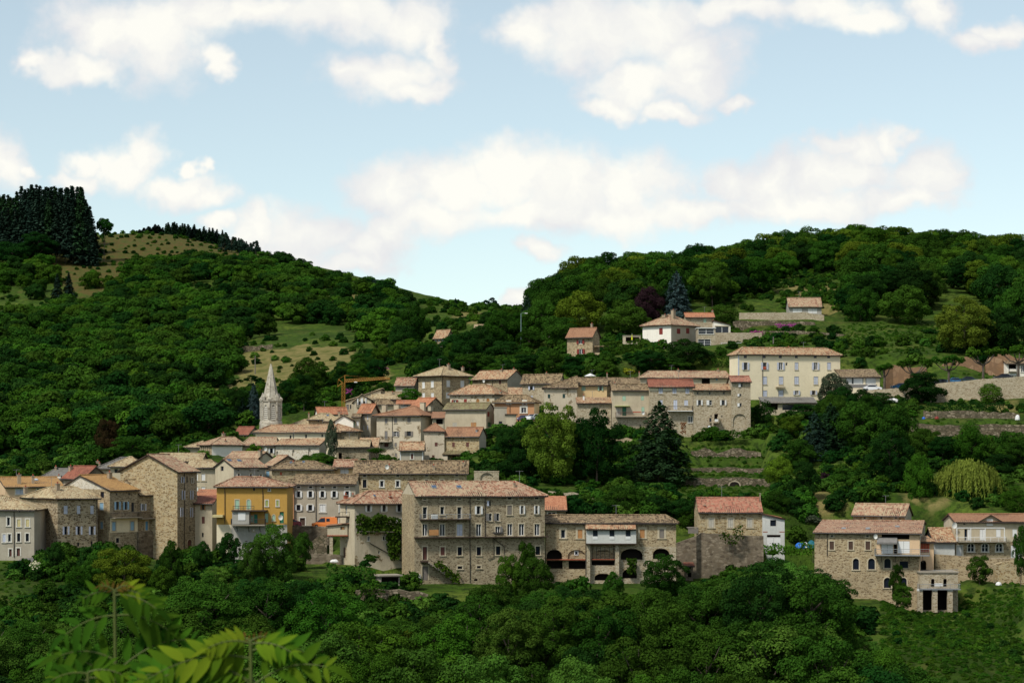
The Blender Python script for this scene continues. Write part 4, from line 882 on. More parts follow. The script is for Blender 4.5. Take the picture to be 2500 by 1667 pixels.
h.win('1300 882 34 28 pn;1472 880 30 28 pn;1350 965 30 52 cPn;1512 965 34 52 cPn;1362 1112 36 70 dPn;1438 1112 36 70 dPn;1522 1112 40 74 dPn', sw=.1)
u0, z0 = h.fv(1222, 1074, -1.6); u1, _ = h.fv(1640, 1074, -1.6); z1 = h.f(1400, 1032)[1]; L_ = []; slope_mesh(L_, (u0, -1.7, z0), (1, 0, 0), (0, 1, 0), u1 - u0, (z1 - z0) / 1.7, lambda u: 1.68, 1.68, None)
build_tiles('porch_roof', L_, R_MOSSG, h.root, [[(u0, -1.7, z0), (u1, -1.7, z0), (u1, -.02, z1), (u0, -.02, z1)]]); h.box('porch_wall', 1218, 1282, 1078, 1180, -1.5, -.01, P_PATCH)
h.chim(1620, 790, 20, 1, M_ZINC); h.finish()
h = H('rendered_house', 'low grey house with white corners and one brown shutter', 'z7', 430, 735, 1002, 1020, 1200, wall=P_GREY, tile=R_MIX, D=7).roof('gx', 933); h.win('875 1100 26 60 cPS', sw=.2)
h.box('corner_stone', 735, 746, 1030, 1200, -.03, -.004, CC['W']); h.box('corner_stone', 992, 1002, 1030, 1200, -.03, -.004, CC['W']); h.finish()
h = H('stone_barn', 'grey stone barn with straw roof behind the flat topped green tree', 'z6', 424, 1968, 2352, 1124, 1330, wall=S_GREY, tile=R_TAN, D=9).roof('gx', 1050); h.win('2012 1240 40 84 xn'); h.finish()
h = H('stone_barn', 'low barn with bright patched orange tiles right of the church', 'z7', 430, 262, 468, 1008, 1100, wall=S_TAN, tile=R_MIX, D=7).roof('shed', 884); h.finish()
# ---- church and round it
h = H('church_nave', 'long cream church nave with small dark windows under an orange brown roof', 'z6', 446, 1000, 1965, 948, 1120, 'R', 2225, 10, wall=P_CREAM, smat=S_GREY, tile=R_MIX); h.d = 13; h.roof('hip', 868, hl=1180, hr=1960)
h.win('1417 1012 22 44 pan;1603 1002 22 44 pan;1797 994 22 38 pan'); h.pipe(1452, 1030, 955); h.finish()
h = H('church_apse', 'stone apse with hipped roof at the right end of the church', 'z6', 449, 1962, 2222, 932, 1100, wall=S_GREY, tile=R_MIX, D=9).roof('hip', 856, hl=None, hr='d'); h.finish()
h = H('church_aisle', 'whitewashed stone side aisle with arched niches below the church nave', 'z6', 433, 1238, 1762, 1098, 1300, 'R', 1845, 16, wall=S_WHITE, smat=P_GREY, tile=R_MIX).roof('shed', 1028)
h.win('1258 1212 20 60 xaI;1450 1202 24 72 xaI;1643 1192 28 92 xaI', sw=.06); h.finish()
h = H('rendered_house', 'beige house with hipped roof and white shutters behind a round shrub', 'z6', 436, 845, 1234, 1102, 1270, wall=P_BEIGE, tile=R_ROSE, D=9).roof('hip', 1016, hl=930, hr=1250); h.win('1190 1176 34 60 oWn'); h.dish(1120, 1158, .45); h.finish()
h = H('whitewashed_house', 'house with a blank white wall and ribbed stone side left of the church', 'z6', 429, 476, 840, 1094, 1330, 'L', 328, 30, wall=P_WHITE, smat=S_TAN, tile=R_ROSE).roof('hip', 1014, hl=590, hr=780)
h.chim(615, 965, 30, 5); h.chim(640, 1050, 18, 1.2)
for k in range(5):
    v0 = 1.0 + k * 1.1; mb = MB(); mb.box(-.18, -.003, v0, v0 + .3, -.5, h.ze - .4, S_PALE); mb.build('pilaster', h.root)
h.finish()
h = H('rendered_house', 'low beige house with straw roof at the left end of the church group', 'z6', 438, 162, 330, 1126, 1270, wall=P_BEIGE, tile=R_TAN, D=8).roof('hip', 1062, hl=400, hr=None); h.finish()
h = H('rendered_house', 'small white house with ochre shutters half hidden left of the church tower', 'z6', 470, 745, 916, 967, 1080, 'R', 1045, 30, wall=P_WHITE, smat=P_GREY, tile=R_RED).roof('gx', 890); h.win('795 1003 18 54 con;833 1001 18 54 con;872 1000 18 54 con'); h.finish()
h = H('rendered_house', 'white house with even orange roof at the foot of the crane', 'z6', 474, 1745, 2090, 717, 820, 'L', 1728, 18, wall=P_WHITE, tile=R_ORANGE, D=8).roof('gx', 658); h.finish()
h = H('stone_house', 'stone house with hipped straw roof below the even orange roof', 'z6', 462, 1635, 1960, 796, 900, wall=S_TAN, tile=R_TAN, D=8).roof('hip', 730, hl=1770, hr=1880); h.chim(1637, 730, 18, 5); h.sky(1862, 757, 30, 18); h.win('1752 818 20 30 pn'); h.finish()
h = H('whitewashed_house', 'little white gabled house right above the church roof', 'z6', 457, 1952, 2168, 812, 930, wall=P_WHITE, tile=R_TAN, D=9).roof('gy', 748, ax=2050); h.chim(2000, 712, 24, 4); h.finish()
h = H('rendered_house', 'low straw roofed house left of the little white gable', 'z6', 459, 1822, 1952, 820, 900, wall=P_BEIGE, tile=R_TAN, D=7).roof('shed', 768); h.finish()
h = H('rendered_house', 'slim beige house with green and white shutters right of the white gable', 'z6', 458, 2158, 2245, 768, 940, wall=P_BEIGE, tile=R_BROWN, D=7).roof('gx', 738); h.win('2180 855 20 60 cgn;2220 852 26 60 cWn'); h.finish()
h = H('stone_house', 'low straw roof showing just right of the church tower', 'z6', 466, 1425, 1645, 864, 930, wall=S_TAN, tile=R_TAN, D=8).roof('hip', 803, hl=1580, hr=1620); h.finish()
# ---- church tower with spire
S_T = FPX / 462
def tower():
    t0 = zc('z6', 1183, 915); O = at(t0[0], t0[1] + 22, 462); r = tag(empty('church_tower', O, math.radians(20)), 'pale octagonal church tower with tall stone spire and corner pinnacles', 'church tower')
    k = ZOOM['z6'][2] / S_T; yb = 915 + 22 / ZOOM['z6'][2]
    zz = lambda y: (yb - y) * k
    def ring(rad, z, n=8, off=.5): return [(rad * math.cos((i + off) * 2 * math.pi / n), rad * math.sin((i + off) * 2 * math.pi / n), z) for i in range(n)]
    def lof(mb, A, B, m, u0=0):
        n = len(A)
        for i in range(n):
            a, b, c, d = A[i], A[(i + 1) % n], B[(i + 1) % n], B[i]; w = (Vector(b) - Vector(a)).length or .3
            mb.face([a, b, c, d], m, [(u0 + i * 3, a[2]), (u0 + i * 3 + w, a[2]), (u0 + i * 3 + w, c[2]), (u0 + i * 3, c[2])])
    R = 122 * k
    mb = MB(); lof(mb, ring(R * 1.16, zz(yb + 20)), ring(R * 1.14, zz(845)), S_CHURCH); lof(mb, ring(R * 1.14, zz(845)), ring(R, zz(800)), S_CHURCH); lof(mb, ring(R, zz(800)), ring(R, zz(592)), S_CHURCH)
    for i in range(8):                                      # corner shafts
        a = (i + .5) * math.pi / 4; c, s_ = math.cos(a) * R, math.sin(a) * R; mb.tube([(c, s_, zz(800)), (c, s_, zz(592))], .22, S_CHURCH, 6)
    body = mb.build('shaft', r)
    mb = MB(); lof(mb, ring(R * 1.09, zz(592)), ring(R * 1.12, zz(575)), S_CHURCH); lof(mb, ring(R * 1.12, zz(575)), ring(R * .98, zz(573)), S_CHURCH); lof(mb, ring(R, zz(598)), ring(R * 1.09, zz(592)), S_CHURCH); mb.build('cornice', r)
    mb = MB(); lof(mb, ring(R * .80, zz(576)), ring(R * .05, zz(150)), S_CHURCH)
    for i in range(8):
        a = (i + .5) * math.pi / 4; mb.tube([(math.cos(a) * R * .8, math.sin(a) * R * .8, zz(576)), (math.cos(a) * R * .05, math.sin(a) * R * .05, zz(150))], .09, S_CHURCH, 4)
    sp = mb.build('spire', r)
    mb = MB(); mb.tube([(0, 0, zz(152)), (0, 0, zz(138))], .16, S_CHURCH, 8); mb.tube([(0, 0, zz(140)), (0, 0, zz(30))], .025, M_RAIL, 4); mb.tube([(-.35, 0, zz(70)), (.35, 0, zz(70))], .02, M_RAIL, 4); mb.build('cross', sp)
    for i in range(8):                                      # alternate big and small pinnacles
        a = (i + .5) * math.pi / 4; c, s_ = math.cos(a) * R * .97, math.sin(a) * R * .97; mb = MB(); hgt = zz(480) - zz(575) if i % 2 == 0 else zz(530) - zz(575)
        P0 = [(c + x * .34, s_ + y * .34, zz(576)) for x, y in ((-1,-1),(1,-1),(1,1),(-1,1))]; P1 = [(p[0], p[1], zz(576) + hgt * .45) for p in P0]
        for j in range(4): mb.face([P0[j], P0[(j+1)%4], P1[(j+1)%4], P1[j]], S_CHURCH); mb.face([P1[j], P1[(j+1)%4], (c, s_, zz(576) + hgt)], S_CHURCH)
        mb.build('pinnacle', r)
    ap = R * math.cos(math.pi / 8)
    for i in range(8):                                      # tall pointed louvred openings
        a = i * math.pi / 4; n = Vector((math.cos(a), math.sin(a), 0)); t = Vector((-math.sin(a), math.cos(a), 0)); mb = MB(); hw = .46
        prof = [(-hw, zz(812)), (hw, zz(812)), (hw, zz(670)), (hw * .6, zz(645)), (0, zz(628)), (-hw * .6, zz(645)), (-hw, zz(670))]
        mb.face([n * (ap + .01) + t * x + Vector((0, 0, z)) for x, z in prof], CC['y'])
        for j in range(7):
            (x0, z0_), (x1, z1_) = prof[j], prof[(j + 1) % 7]; f_ = 1.28
            q = [n * (ap + .12) + t * x0 + Vector((0, 0, z0_)), n * (ap + .12) + t * x1 + Vector((0, 0, z1_)), n * (ap + .12) + t * x1 * f_ + Vector((0, 0, z1_ + (.15 if z1_ > 5 else -.1))), n * (ap + .12) + t * x0 * f_ + Vector((0, 0, z0_ + (.15 if z0_ > 5 else -.1)))]
            mb.face(q, S_CHURCH); mb.face([q[0], q[1], n * ap + t * x1 + Vector((0, 0, z1_)), n * ap + t * x0 + Vector((0, 0, z0_))], S_CHURCH)
        lo = mb.build('belfry_opening', r); mb = MB(); zA = zz(806); 
        for j in range(11):
            z = zA + j * .42
            if z < zz(650): mb.face([n * (ap + .10) + t * -hw + Vector((0, 0, z)), n * (ap + .10) + t * hw + Vector((0, 0, z)), n * (ap + .02) + t * hw + Vector((0, 0, z + .3)), n * (ap + .02) + t * -hw + Vector((0, 0, z + .3))], S_CHURCH if 0 else CC['C'])
        mb.build('louvres', lo)
tower()
# ---- row right of the big trees
h = H('rendered_house', 'pale grey house with four small dark shutters behind the round yellow green tree', 'z8', 466, 122, 458, 350, 700, wall=P_PATCH, tile=R_BROWN, D=8).roof('hip', 246, hl=490, hr=None); h.win('170 368 18 20 pn;320 364 18 22 pn;170 450 26 42 cTn;322 447 26 44 cTn'); h.finish()
h = H('rendered_house', 'pale yellow house with mint shutters in the upper row', 'z8', 470, 460, 764, 328, 560, wall=P_LYEL, tile=R_BROWN, D=8).roof('gx', 262); h.win('524 367 40 58 cgn;697 365 26 54 ogn'); h.chim(765, 218, 10, 5); h.finish()
h = H('stone_house', 'low stone house with brown roof right of the pale yellow house', 'z8', 474, 765, 1098, 320, 560, wall=S_TAN, tile=R_BROWN, D=8).roof('gx', 264); h.finish()
h = H('stone_house', 'low stone house with orange patched roof under the pale yellow house', 'z8', 458, 462, 808, 516, 800, wall=S_PALE, tile=R_MIX, D=6).roof('shed', 460); h.chim(525, 440, 16, 3, CC['W']); h.finish()
h = H('rendered_house', 'beige house with three mint shutters and a flowered balcony', 'z8', 455, 820, 1200, 383, 860, wall=P_BEIGE, tile=R_BROWN, D=8).roof('gx', 326); h.patch(800, 1250, 662, 900, S_PALE)
h.win('940 472 34 50 cgn;1128 468 30 48 cgn;1133 582 30 46 cgn;942 605 42 92 dGn;880 612 46 84 cCn;950 745 14 20 pn;1105 748 12 20 pn', sw=.05); h.balcony(850, 1165, 657, 42, 1.2, rm=CC['P']); h.chim(845, 316, 14, 3); h.dish(1135, 622, .4, -1.4); h.box('flower_box', 1030, 1110, 606, 616, -1.25, -1.1, CC['R']); h.box('door_awning', 845, 1000, 548, 554, -1.1, -.01, CC['v']); h.finish()
h = H('stone_house', 'stone house with cream top storey and lilac shutters in the upper row', 'z8', 453, 1198, 1650, 346, 860, wall=S_PALE, tile=R_RED, D=8).roof('gx', 279); h.patch(1150, 1700, 300, 392, P_CREAM)
h.win('1315 392 42 62 cL;1456 392 42 62 cL;1588 392 42 62 cL;1465 537 40 100 cL;1575 517 40 58 cL;1318 512 34 50 cL;1618 688 44 64 pFS', sw=.1); h.balcony(1385, 1640, 598, 46, 1.3, m=CC['W']); h.pipe(1648, 800, 350); h.finish()
h = H('stone_house', 'stone house with three pairs of white shutters and an outside stair', 'z8', 452, 1652, 2042, 380, 860, wall=S_PALE, tile=R_MIX, D=8).roof('gx', 329)
h.win('1693 417 18 24 pn;1818 418 18 24 pn;1963 417 18 24 pn;1713 515 30 54 oWn;1826 515 28 52 hWM;1955 515 32 54 oWn;1883 662 38 66 xn;1825 692 24 42 pn;1832 655 12 20 pn;1942 655 12 20 pn;1810 780 30 60 xn', sw=.05)
h.box('stair_landing', 1820, 1915, 712, 724, -1.5, -.01, S_PALE); h.box('stair_pier', 1838, 1856, 724, 810, -1.5, -1.0, S_PALE); h.box('stair_parapet', 1900, 1916, 660, 712, -1.5, -.01, S_PALE); h.box('hung_cloth', 1868, 1904, 684, 710, -1.56, -1.52, CC['W']); h.finish()
h = H('stone_house', 'tall narrow stone house with white single shutters and a blind arch', 'z8', 450, 2044, 2236, 297, 860, wall=S_PALE, tile=R_REDM, D=9).roof('gx', 244)
h.win('2145 337 22 36 hWn;2132 438 20 26 hWn;2134 538 22 36 hWn;2125 700 138 140 xaI', sw=.2); h.finish()
h = H('rendered_house', 'long low house with rose roof behind the row with white shutters', 'z8', 487, 1100, 2015, 254, 420, wall=P_BEIGE, tile=R_ROSE, D=9).roof('hip', 194, hl=1190, hr=1990)
h.win('1215 268 60 16 pn;1325 266 60 14 pn;1778 292 84 60 xn;1890 275 18 26 cBn;1420 268 50 14 pn'); h.chim(1495, 176, 16, 4); h.chim(1903, 176, 16, 4); h.chim(1095, 206, 10, 1); h.finish()
h = H('cream_building', 'large cream building with six bays of lilac shutters, highest of the village', 'z9', 482, 1406, 2197, 516, 870, 'L', 1338, 13, wall=P_CREAM, tile=R_MIX).roof('hip', 474, hl=1440, hr=2090)
h.win(';'.join('%d 540 24 28 pn' % x for x in (1461, 1607, 1732, 1857, 2003, 2108)) + ';' + ';'.join('%d 616 28 58 %s' % q for q in ((1462, 'oL'), (1610, 'oL'), (1735, 'oLF'), (1858, 'cL'), (2005, 'oLF'), (2110, 'cL'))) + ';' + ';'.join('%d 727 34 62 cL' % x for x in (1612, 1738, 1858, 2008)) + ';1612 828 36 48 cL;1738 826 42 52 dL;1858 822 26 34 oLF;1990 822 26 34 oL;1781 600 14 22 pn', sw=.04)
h.box('door_hood', 1703, 1773, 774, 786, -.6, -.01, S_PALE); h.box('corner_strip', 1404, 1414, 520, 868, -.04, -.004, CC['L']); h.chim(1797, 468, 26, 4); h.box('towel', 1597, 1622, 618, 640, -.14, -.1, CC['R']); h.pipe(1594, 850, 522); h.finish()
h = H('rendered_house', 'white and taupe house with dark red shutters, highest on the slope', 'z9', 540, 885, 1088, 284, 590, 'L', 664, 46, wall=P_TAUPE, smat=P_WHITE, tile=R_ROSE).roof('hip', 226, hl='d', hr='d', oh=.6)
h.win('943 345 28 42 crn;1014 342 26 44 crn;945 432 26 42 crn'); h.swin('806 345 28 50 crn;808 436 20 46 orM;812 295 12 12 pn;852 295 12 12 pn'); h.chim(838, 218, 24, 5); h.chim(902, 180, 18, 3); h.finish()
h = H('glazed_annex', 'stone annex with two glazed verandas right of the white and taupe house', 'z9', 538, 1090, 1228, 322, 590, wall=S_PALE, tile=CC['W'], D=5).roof('flat', 322, oh=.2); h.win('1157 346 120 42 pMS;1143 434 96 54 pMS;1135 522 50 44 xa', sw=.06); h.finish()
h = H('stone_house', 'small house with orange roof and one mint shutter behind the glazed annex', 'z9', 556, 1000, 1218, 233, 360, wall=S_PALE, tile=R_ORANGE, D=7).roof('gx', 204); h.win('1147 262 22 32 cgn'); h.chim(1205, 184, 12, 4); h.finish()
h = H('rendered_house', 'low white house with a wide window and roof sloping to the right', 'z9', 552, 1218, 1345, 292, 385, wall=P_WHITE, tile=R_ORANGE, D=7).roof('shl', 262, oh=.2); h.win('1280 334 104 54 pF'); h.finish()
h = H('stone_house', 'small stone house with red shutters standing alone among trees', 'z9', 528, 78, 276, 374, 600, 'R', 330, 28, wall=S_TAN, tile=R_TERRA).roof('gx', 322, oh=.6)
h.win('182 384 14 14 pn;183 427 30 34 orFn;186 502 30 38 orFn;130 508 6 12 pn', sw=.05); h.chim(270, 286, 12, 2.5); h.box('porch_roof', 276, 372, 458, 464, .6, 3, R_BROWN); h.box('porch_wall', 280, 345, 512, 570, .8, 3, S_TAN); h.box('porch_post', 358, 363, 464, 560, .8, 1, CC['n']); h.finish()
h = H('garden_shelter', 'pale open garden shelter in the trees left of the white and taupe house', 'z9', 548, 515, 648, 382, 460, wall=P_BEIGE, tile=M_CONC, D=4).roof('flat', 382, oh=.1); h.win('585 408 104 36 xn'); h.finish()
h = H('double_garage', 'grey double garage with two white doors on the upper slope', 'z9', 592, 1800, 2052, 147, 225, wall=P_GREYW, tile=R_ROSE, D=6).roof('gx', 87); h.win('1865 188 72 38 cWn;1982 188 72 38 cWn'); h.finish()
h = H('school_annex', 'low building with wide white curtained windows right of the cream building', 'za', 478, 335, 760, 630, 830, wall=P_CREAM, tile=R_BROWN, D=9).roof('shed', 548)
h.win('480 678 200 74 pFn;660 678 116 74 pFn'); h.box('curtain', 392, 450, 644, 710, .15, .165, CC['W']); h.box('curtain', 470, 570, 644, 710, .15, .165, CC['W']); h.box('curtain', 610, 712, 644, 710, .15, .165, CC['W']); h.box('dark_band', 370, 728, 716, 752, -.04, -.004, CC['y']); h.finish()
h = H('rendered_house', 'small white house with open balcony beside the road at the right edge', 'za', 486, 2162, 2420, 482, 640, wall=P_WHITE, tile=R_BROWN, D=7).roof('gx', 448); h.win('2225 520 84 50 xn;2225 606 90 28 cW;2340 540 40 80 pFS'); h.balcony(2180, 2270, 572, 26, 1.0, rm=M_RAILG); h.finish()
h = H('stone_house', 'stone farmhouse with blue shutters half hidden by trees on the far slope', 'zb', 640, 452, 592, 548, 780, 'R', 665, 40, wall=S_TAN, tile=R_MIX).roof('gx', 480); h.win('468 600 16 34 cLn;505 588 16 34 cLn;548 578 34 38 cLn;470 690 14 40 cBn;502 686 14 38 cLn;532 678 14 40 cLn;562 668 14 40 cLn'); h.finish()
h = H('rendered_house', 'grey house with straw roof peeping over the trees of the far slope', 'zb', 652, 898, 1060, 463, 560, wall=P_GREY, tile=R_TAN, D=8).roof('gx', 419); h.finish()
h = H('open_shelter', 'small concrete shelter with dark open front below the ivy house', 'z3', 305, 122, 312, 1182, 1262, 'L', 76, 22, wall=M_CONC, tile=M_CONC).roof('flat', 1182, oh=.35); h.win('217 1222 178 66 xn'); h.finish()
h = H('stone_hut', 'tiny hut with rusty roof at the foot of the rubble retaining wall', 'z4', 333, 1376, 1440, 806, 935, wall=S_DARK, tile=R_RED, D=3).roof('shed', 780); h.win('1408 826 26 22 xn;1410 890 32 46 xn'); h.finish()
h = H('lean_to_shed', 'long grey lean-to shed below the large cream building', 'px', 470, 1862, 1992, 982, 1012, wall=P_BEIGE, tile=R_SLATE, D=6).roof('shed', 969); h.win('1884 992 30 16 xn;1940 994 60 14 pn'); h.finish()
# ================================================================ garden walls, hedges, roads
def along(pts, step=1.2):
    """resample (px, ytop, ybot, Y) rows to world points top/bottom"""
    W_ = [(at(p[0], p[1], p[3]), at(p[0], p[2], p[3])) for p in pts]; out = []
    for (a, b), (c, d) in zip(W_, W_[1:]):
        n = max(1, int((c - a).length / step))
        for k in range(n): out.append((a.lerp(c, k / n), b.lerp(d, k / n)))
    out.append(W_[-1]); return out
WALLS = []
def wall_poly(name, label, pts, m=None, thick=.7, rough=.12, cat='wall', cap=None):
    m = m or S_DRY; q = along(pts); WALLS.append((q, name)); o = q[0][1].copy(); root_loc = o; r = random.Random(int(pts[0][0])); mb = MB(); L = 0; tops = []
    for i, (t, b) in enumerate(q): tops.append(t + Vector((0, 0, r.uniform(-rough, rough))))
    for i in range(len(q) - 1):
        t0, t1 = tops[i] - o, tops[i + 1] - o; b0, b1 = q[i][1] - o - Vector((0, 0, 1.2)), q[i + 1][1] - o - Vector((0, 0, 1.2)); dv = Vector((0, thick, 0)); w = (t1 - t0).length
        f0 = Vector((0, -.12, 0)); mb.face([b0 + f0, b1 + f0, t1, t0], m, [(L, b0.z), (L + w, b1.z), (L + w, t1.z), (L, t0.z)])
        mb.face([t0, t1, t1 + dv, t0 + dv], cap or m, [(L, 0), (L + w, 0), (L + w, thick), (L, thick)]); mb.face([b1 + dv, b0 + dv, t0 + dv, t1 + dv], m, [(L + w, b1.z), (L, b0.z), (L, t0.z), (L + w, t1.z)]); L += w
    for i in (0, len(q) - 1):
        t0 = tops[i] - o; b0 = q[i][1] - o - Vector((0, 0, 1.2)); dv = Vector((0, thick, 0)); mb.face([b0, b0 + dv, t0 + dv, t0], m)
    ob = mb.build(name); ob.location = o; return tag(ob, label, cat)
M_EARTH = stone('netted_brown_earth', [(.26,.15,.08),(.34,.20,.11),(.22,.13,.075),(.38,.24,.14)], (.24,.14,.08), .8, .8, grime=.3)
wall_poly('retaining_wall', 'long stone retaining wall under the road on the right', [(2075,962,988,472),(2135,951,986,471),(2212,946,986,470),(2307,934,984,469),(2400,925,979,468),(2560,915,968,468)], S_PALE, .9, .04)
wall_poly('earth_bank', 'brown netted earth bank left part behind the pollarded trees', [(2160,898,948,487),(2180,892,948,488),(2225,896,946,488),(2262,896,944,488)], M_EARTH, 1.5, .2, 'bank')
wall_poly('earth_bank', 'rust brown netted earth bank in the middle behind the pollarded trees', [(2285,898,940,489),(2320,882,938,489),(2360,872,934,489),(2388,880,932,489),(2402,895,930,489)], M_EARTH, 1.5, .2, 'bank')
wall_poly('earth_bank', 'brown netted earth bank right part beside the small white house', [(2408,892,930,489),(2422,866,930,489),(2462,862,928,489),(2480,876,926,489),(2560,866,926,490)], M_EARTH, 1.5, .2, 'bank')
wall_poly('garden_wall', 'tumbledown stone wall behind the vegetable garden', [(2256,1004,1022,453),(2330,1001,1022,453),(2372,1004,1022,453),(2430,1006,1023,453),(2490,1009,1024,453)], S_DRY, .8, .25)
wall_poly('retaining_wall', 'lowest stone retaining wall above the willow on the right', [(2226,1018,1052,443),(2236,1032,1060,442),(2300,1038,1068,441),(2365,1037,1070,441),(2430,1035,1072,441),(2560,1040,1074,441)], S_DRY, .9, .15)
wall_poly('terrace_wall', 'upper stone terrace wall below the double garage', [(1805,764,779,577),(1880,763,777,577),(1960,762,776,578),(2012,770,786,578)], S_PALE, .7, .1)
wall_poly('terrace_wall', 'second stone terrace wall in the flower garden', [(1790,784,796,565),(1880,783,794,566),(1990,786,797,567)], S_DRY, .7, .15)
wall_poly('terrace_wall', 'stone terrace wall right of the glazed annex', [(1744,812,832,546),(1800,812,830,546),(1860,812,828,547)], S_PALE, .7, .08)
wall_poly('terrace_wall', 'long low stone wall at the foot of the flower garden', [(1862,808,822,548),(1960,808,820,549),(2065,816,828,549)], S_DRY, .7, .12)
wall_poly('terrace_wall', 'low wall with white tables above the cream building', [(1762,846,868,530),(1826,844,866,530)], S_TAN, .7, .06)
wall_poly('terrace_wall', 'rough collapsed terrace wall below the hedge of the row with white shutters', [(1688,1102,1118,433),(1722,1094,1119,433),(1752,1104,1120,433),(1790,1094,1120,433),(1858,1104,1120,433)], S_DRY, .9, .25)
wall_poly('terrace_wall', 'stone wall under the beige house with flowered balcony', [(1492,1072,1104,438),(1530,1070,1104,438),(1566,1074,1104,438)], S_TAN, .9, .3)
wall_poly('terrace_wall', 'grey dry stone wall of the second grass terrace', [(1686,1140,1154,417),(1780,1141,1154,417),(1866,1143,1158,417)], S_DRY, .8, .2)
wall_poly('terrace_wall', 'grey dry stone wall with a small vault on the lowest grass terrace', [(1662,1170,1188,404),(1740,1166,1188,404),(1850,1167,1188,404),(1880,1172,1190,404)], S_DRY, .8, .25)
def vault(px, py, Y, r0, label):
  o = at(px, py, Y); mb = MB(); pr = [(-r0, 0)] + [(-r0 * math.cos(k * math.pi / 10), .25 + r0 * .75 * math.sin(k * math.pi / 10)) for k in range(11)] + [(r0, 0)]
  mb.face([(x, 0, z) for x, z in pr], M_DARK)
  for (a, b), (c, d) in zip(pr[1:-1], pr[2:]): mb.face([(a, -.06, b), (c, -.06, d), (c * 1.25, -.06, d * 1.22), (a * 1.25, -.06, b * 1.22)], S_PALE)
  ob = mb.build('vaulted_opening'); ob.location = o + Vector((0, -.1, 0)); tag(ob, label, 'opening')
vault(1793, 1188, 403.4, .95, 'small dark vault in the lowest dry stone terrace wall'); vault(2184, 985, 470.6, 1.25, 'left dark vault in the retaining wall under the road'); vault(2215, 985, 470.6, 1.25, 'right dark vault in the retaining wall under the road')
wall_poly('garden_wall', 'pale dry stone wall right behind the orange roof', [(1338,1201,1232,366),(1400,1202,1236,366),(1440,1212,1242,366),(1470,1228,1250,366)], S_PALE, .8, .25)
wall_poly('retaining_wall', 'large grey rubble wall below the stone house with mottled red roof', [(1652,1325,1412,337),(1700,1308,1412,337),(1712,1300,1412,338),(1760,1304,1412,338),(1864,1308,1400,338)], S_DARK, 1.0, .1)
wall_poly('street_wall', 'dark stone wall carrying the street under the orange van', [(702,1282,1312,342),(760,1284,1312,342),(802,1287,1312,341)], S_DARK, .8, .04)
wall_poly('garden_wall', 'ruined sloping rubble wall left of the raised room', [(748,1330,1362,334),(775,1312,1362,334),(798,1302,1362,334)], S_DRY, .8, .2)
wall_poly('garden_wall', 'low rubble wall in the yard left of the ivy covered house', [(724,1352,1378,329),(800,1350,1378,329),(850,1356,1380,328)], S_DARK, .8, .15)
wall_poly('garden_wall', 'reddish old wall between the two narrow lawns below the large stone building', [(868,1440,1474,295),(917,1437,1474,295),(975,1438,1475,295),(1045,1448,1478,295)], S_DRY, .8, .2)
wall_poly('drive_wall', 'stone wall carrying the curved driveway beside the big right house', [(2284,1352,1400,331),(2340,1356,1412,330),(2400,1362,1420,329),(2470,1362,1424,329),(2560,1360,1430,329)], S_TAN, .9, .03, cap=M_CONC)
wall_poly('rock_wall', 'rugged golden rock wall at the right edge under the driveway', [(2428,1376,1432,325),(2470,1370,1434,325),(2560,1368,1434,325)], S_GOLD, 1.0, .3)
wall_poly('garden_wall', 'ruined low wall at the left edge under the plane trees', [(-20,1128,1156,452),(42,1130,1156,452)], S_TAN, .8, .2)
wall_poly('field_wall', 'dark dry stone wall at the top of the dry field', [(560,846,865,716),(620,846,864,716),(665,838,860,716)], S_DRY, 1.0, .3)
wall_poly('path_wall', 'stone wall along the bend of the hill path', [(1261,836,858,598),(1290,838,856,598),(1312,846,858,597)], S_TAN, .6, .1)
h = H('vaulted_niche', 'old stone niche with round vault on the bank above the orange roof', 'z3', 392, 1062, 1312, 132, 225, wall=S_PALE, tile=S_PALE, D=3); h.free = True
h.roof('flat', 132, oh=.05); h.win('1190 182 128 84 xaI', sw=.3); h.finish()
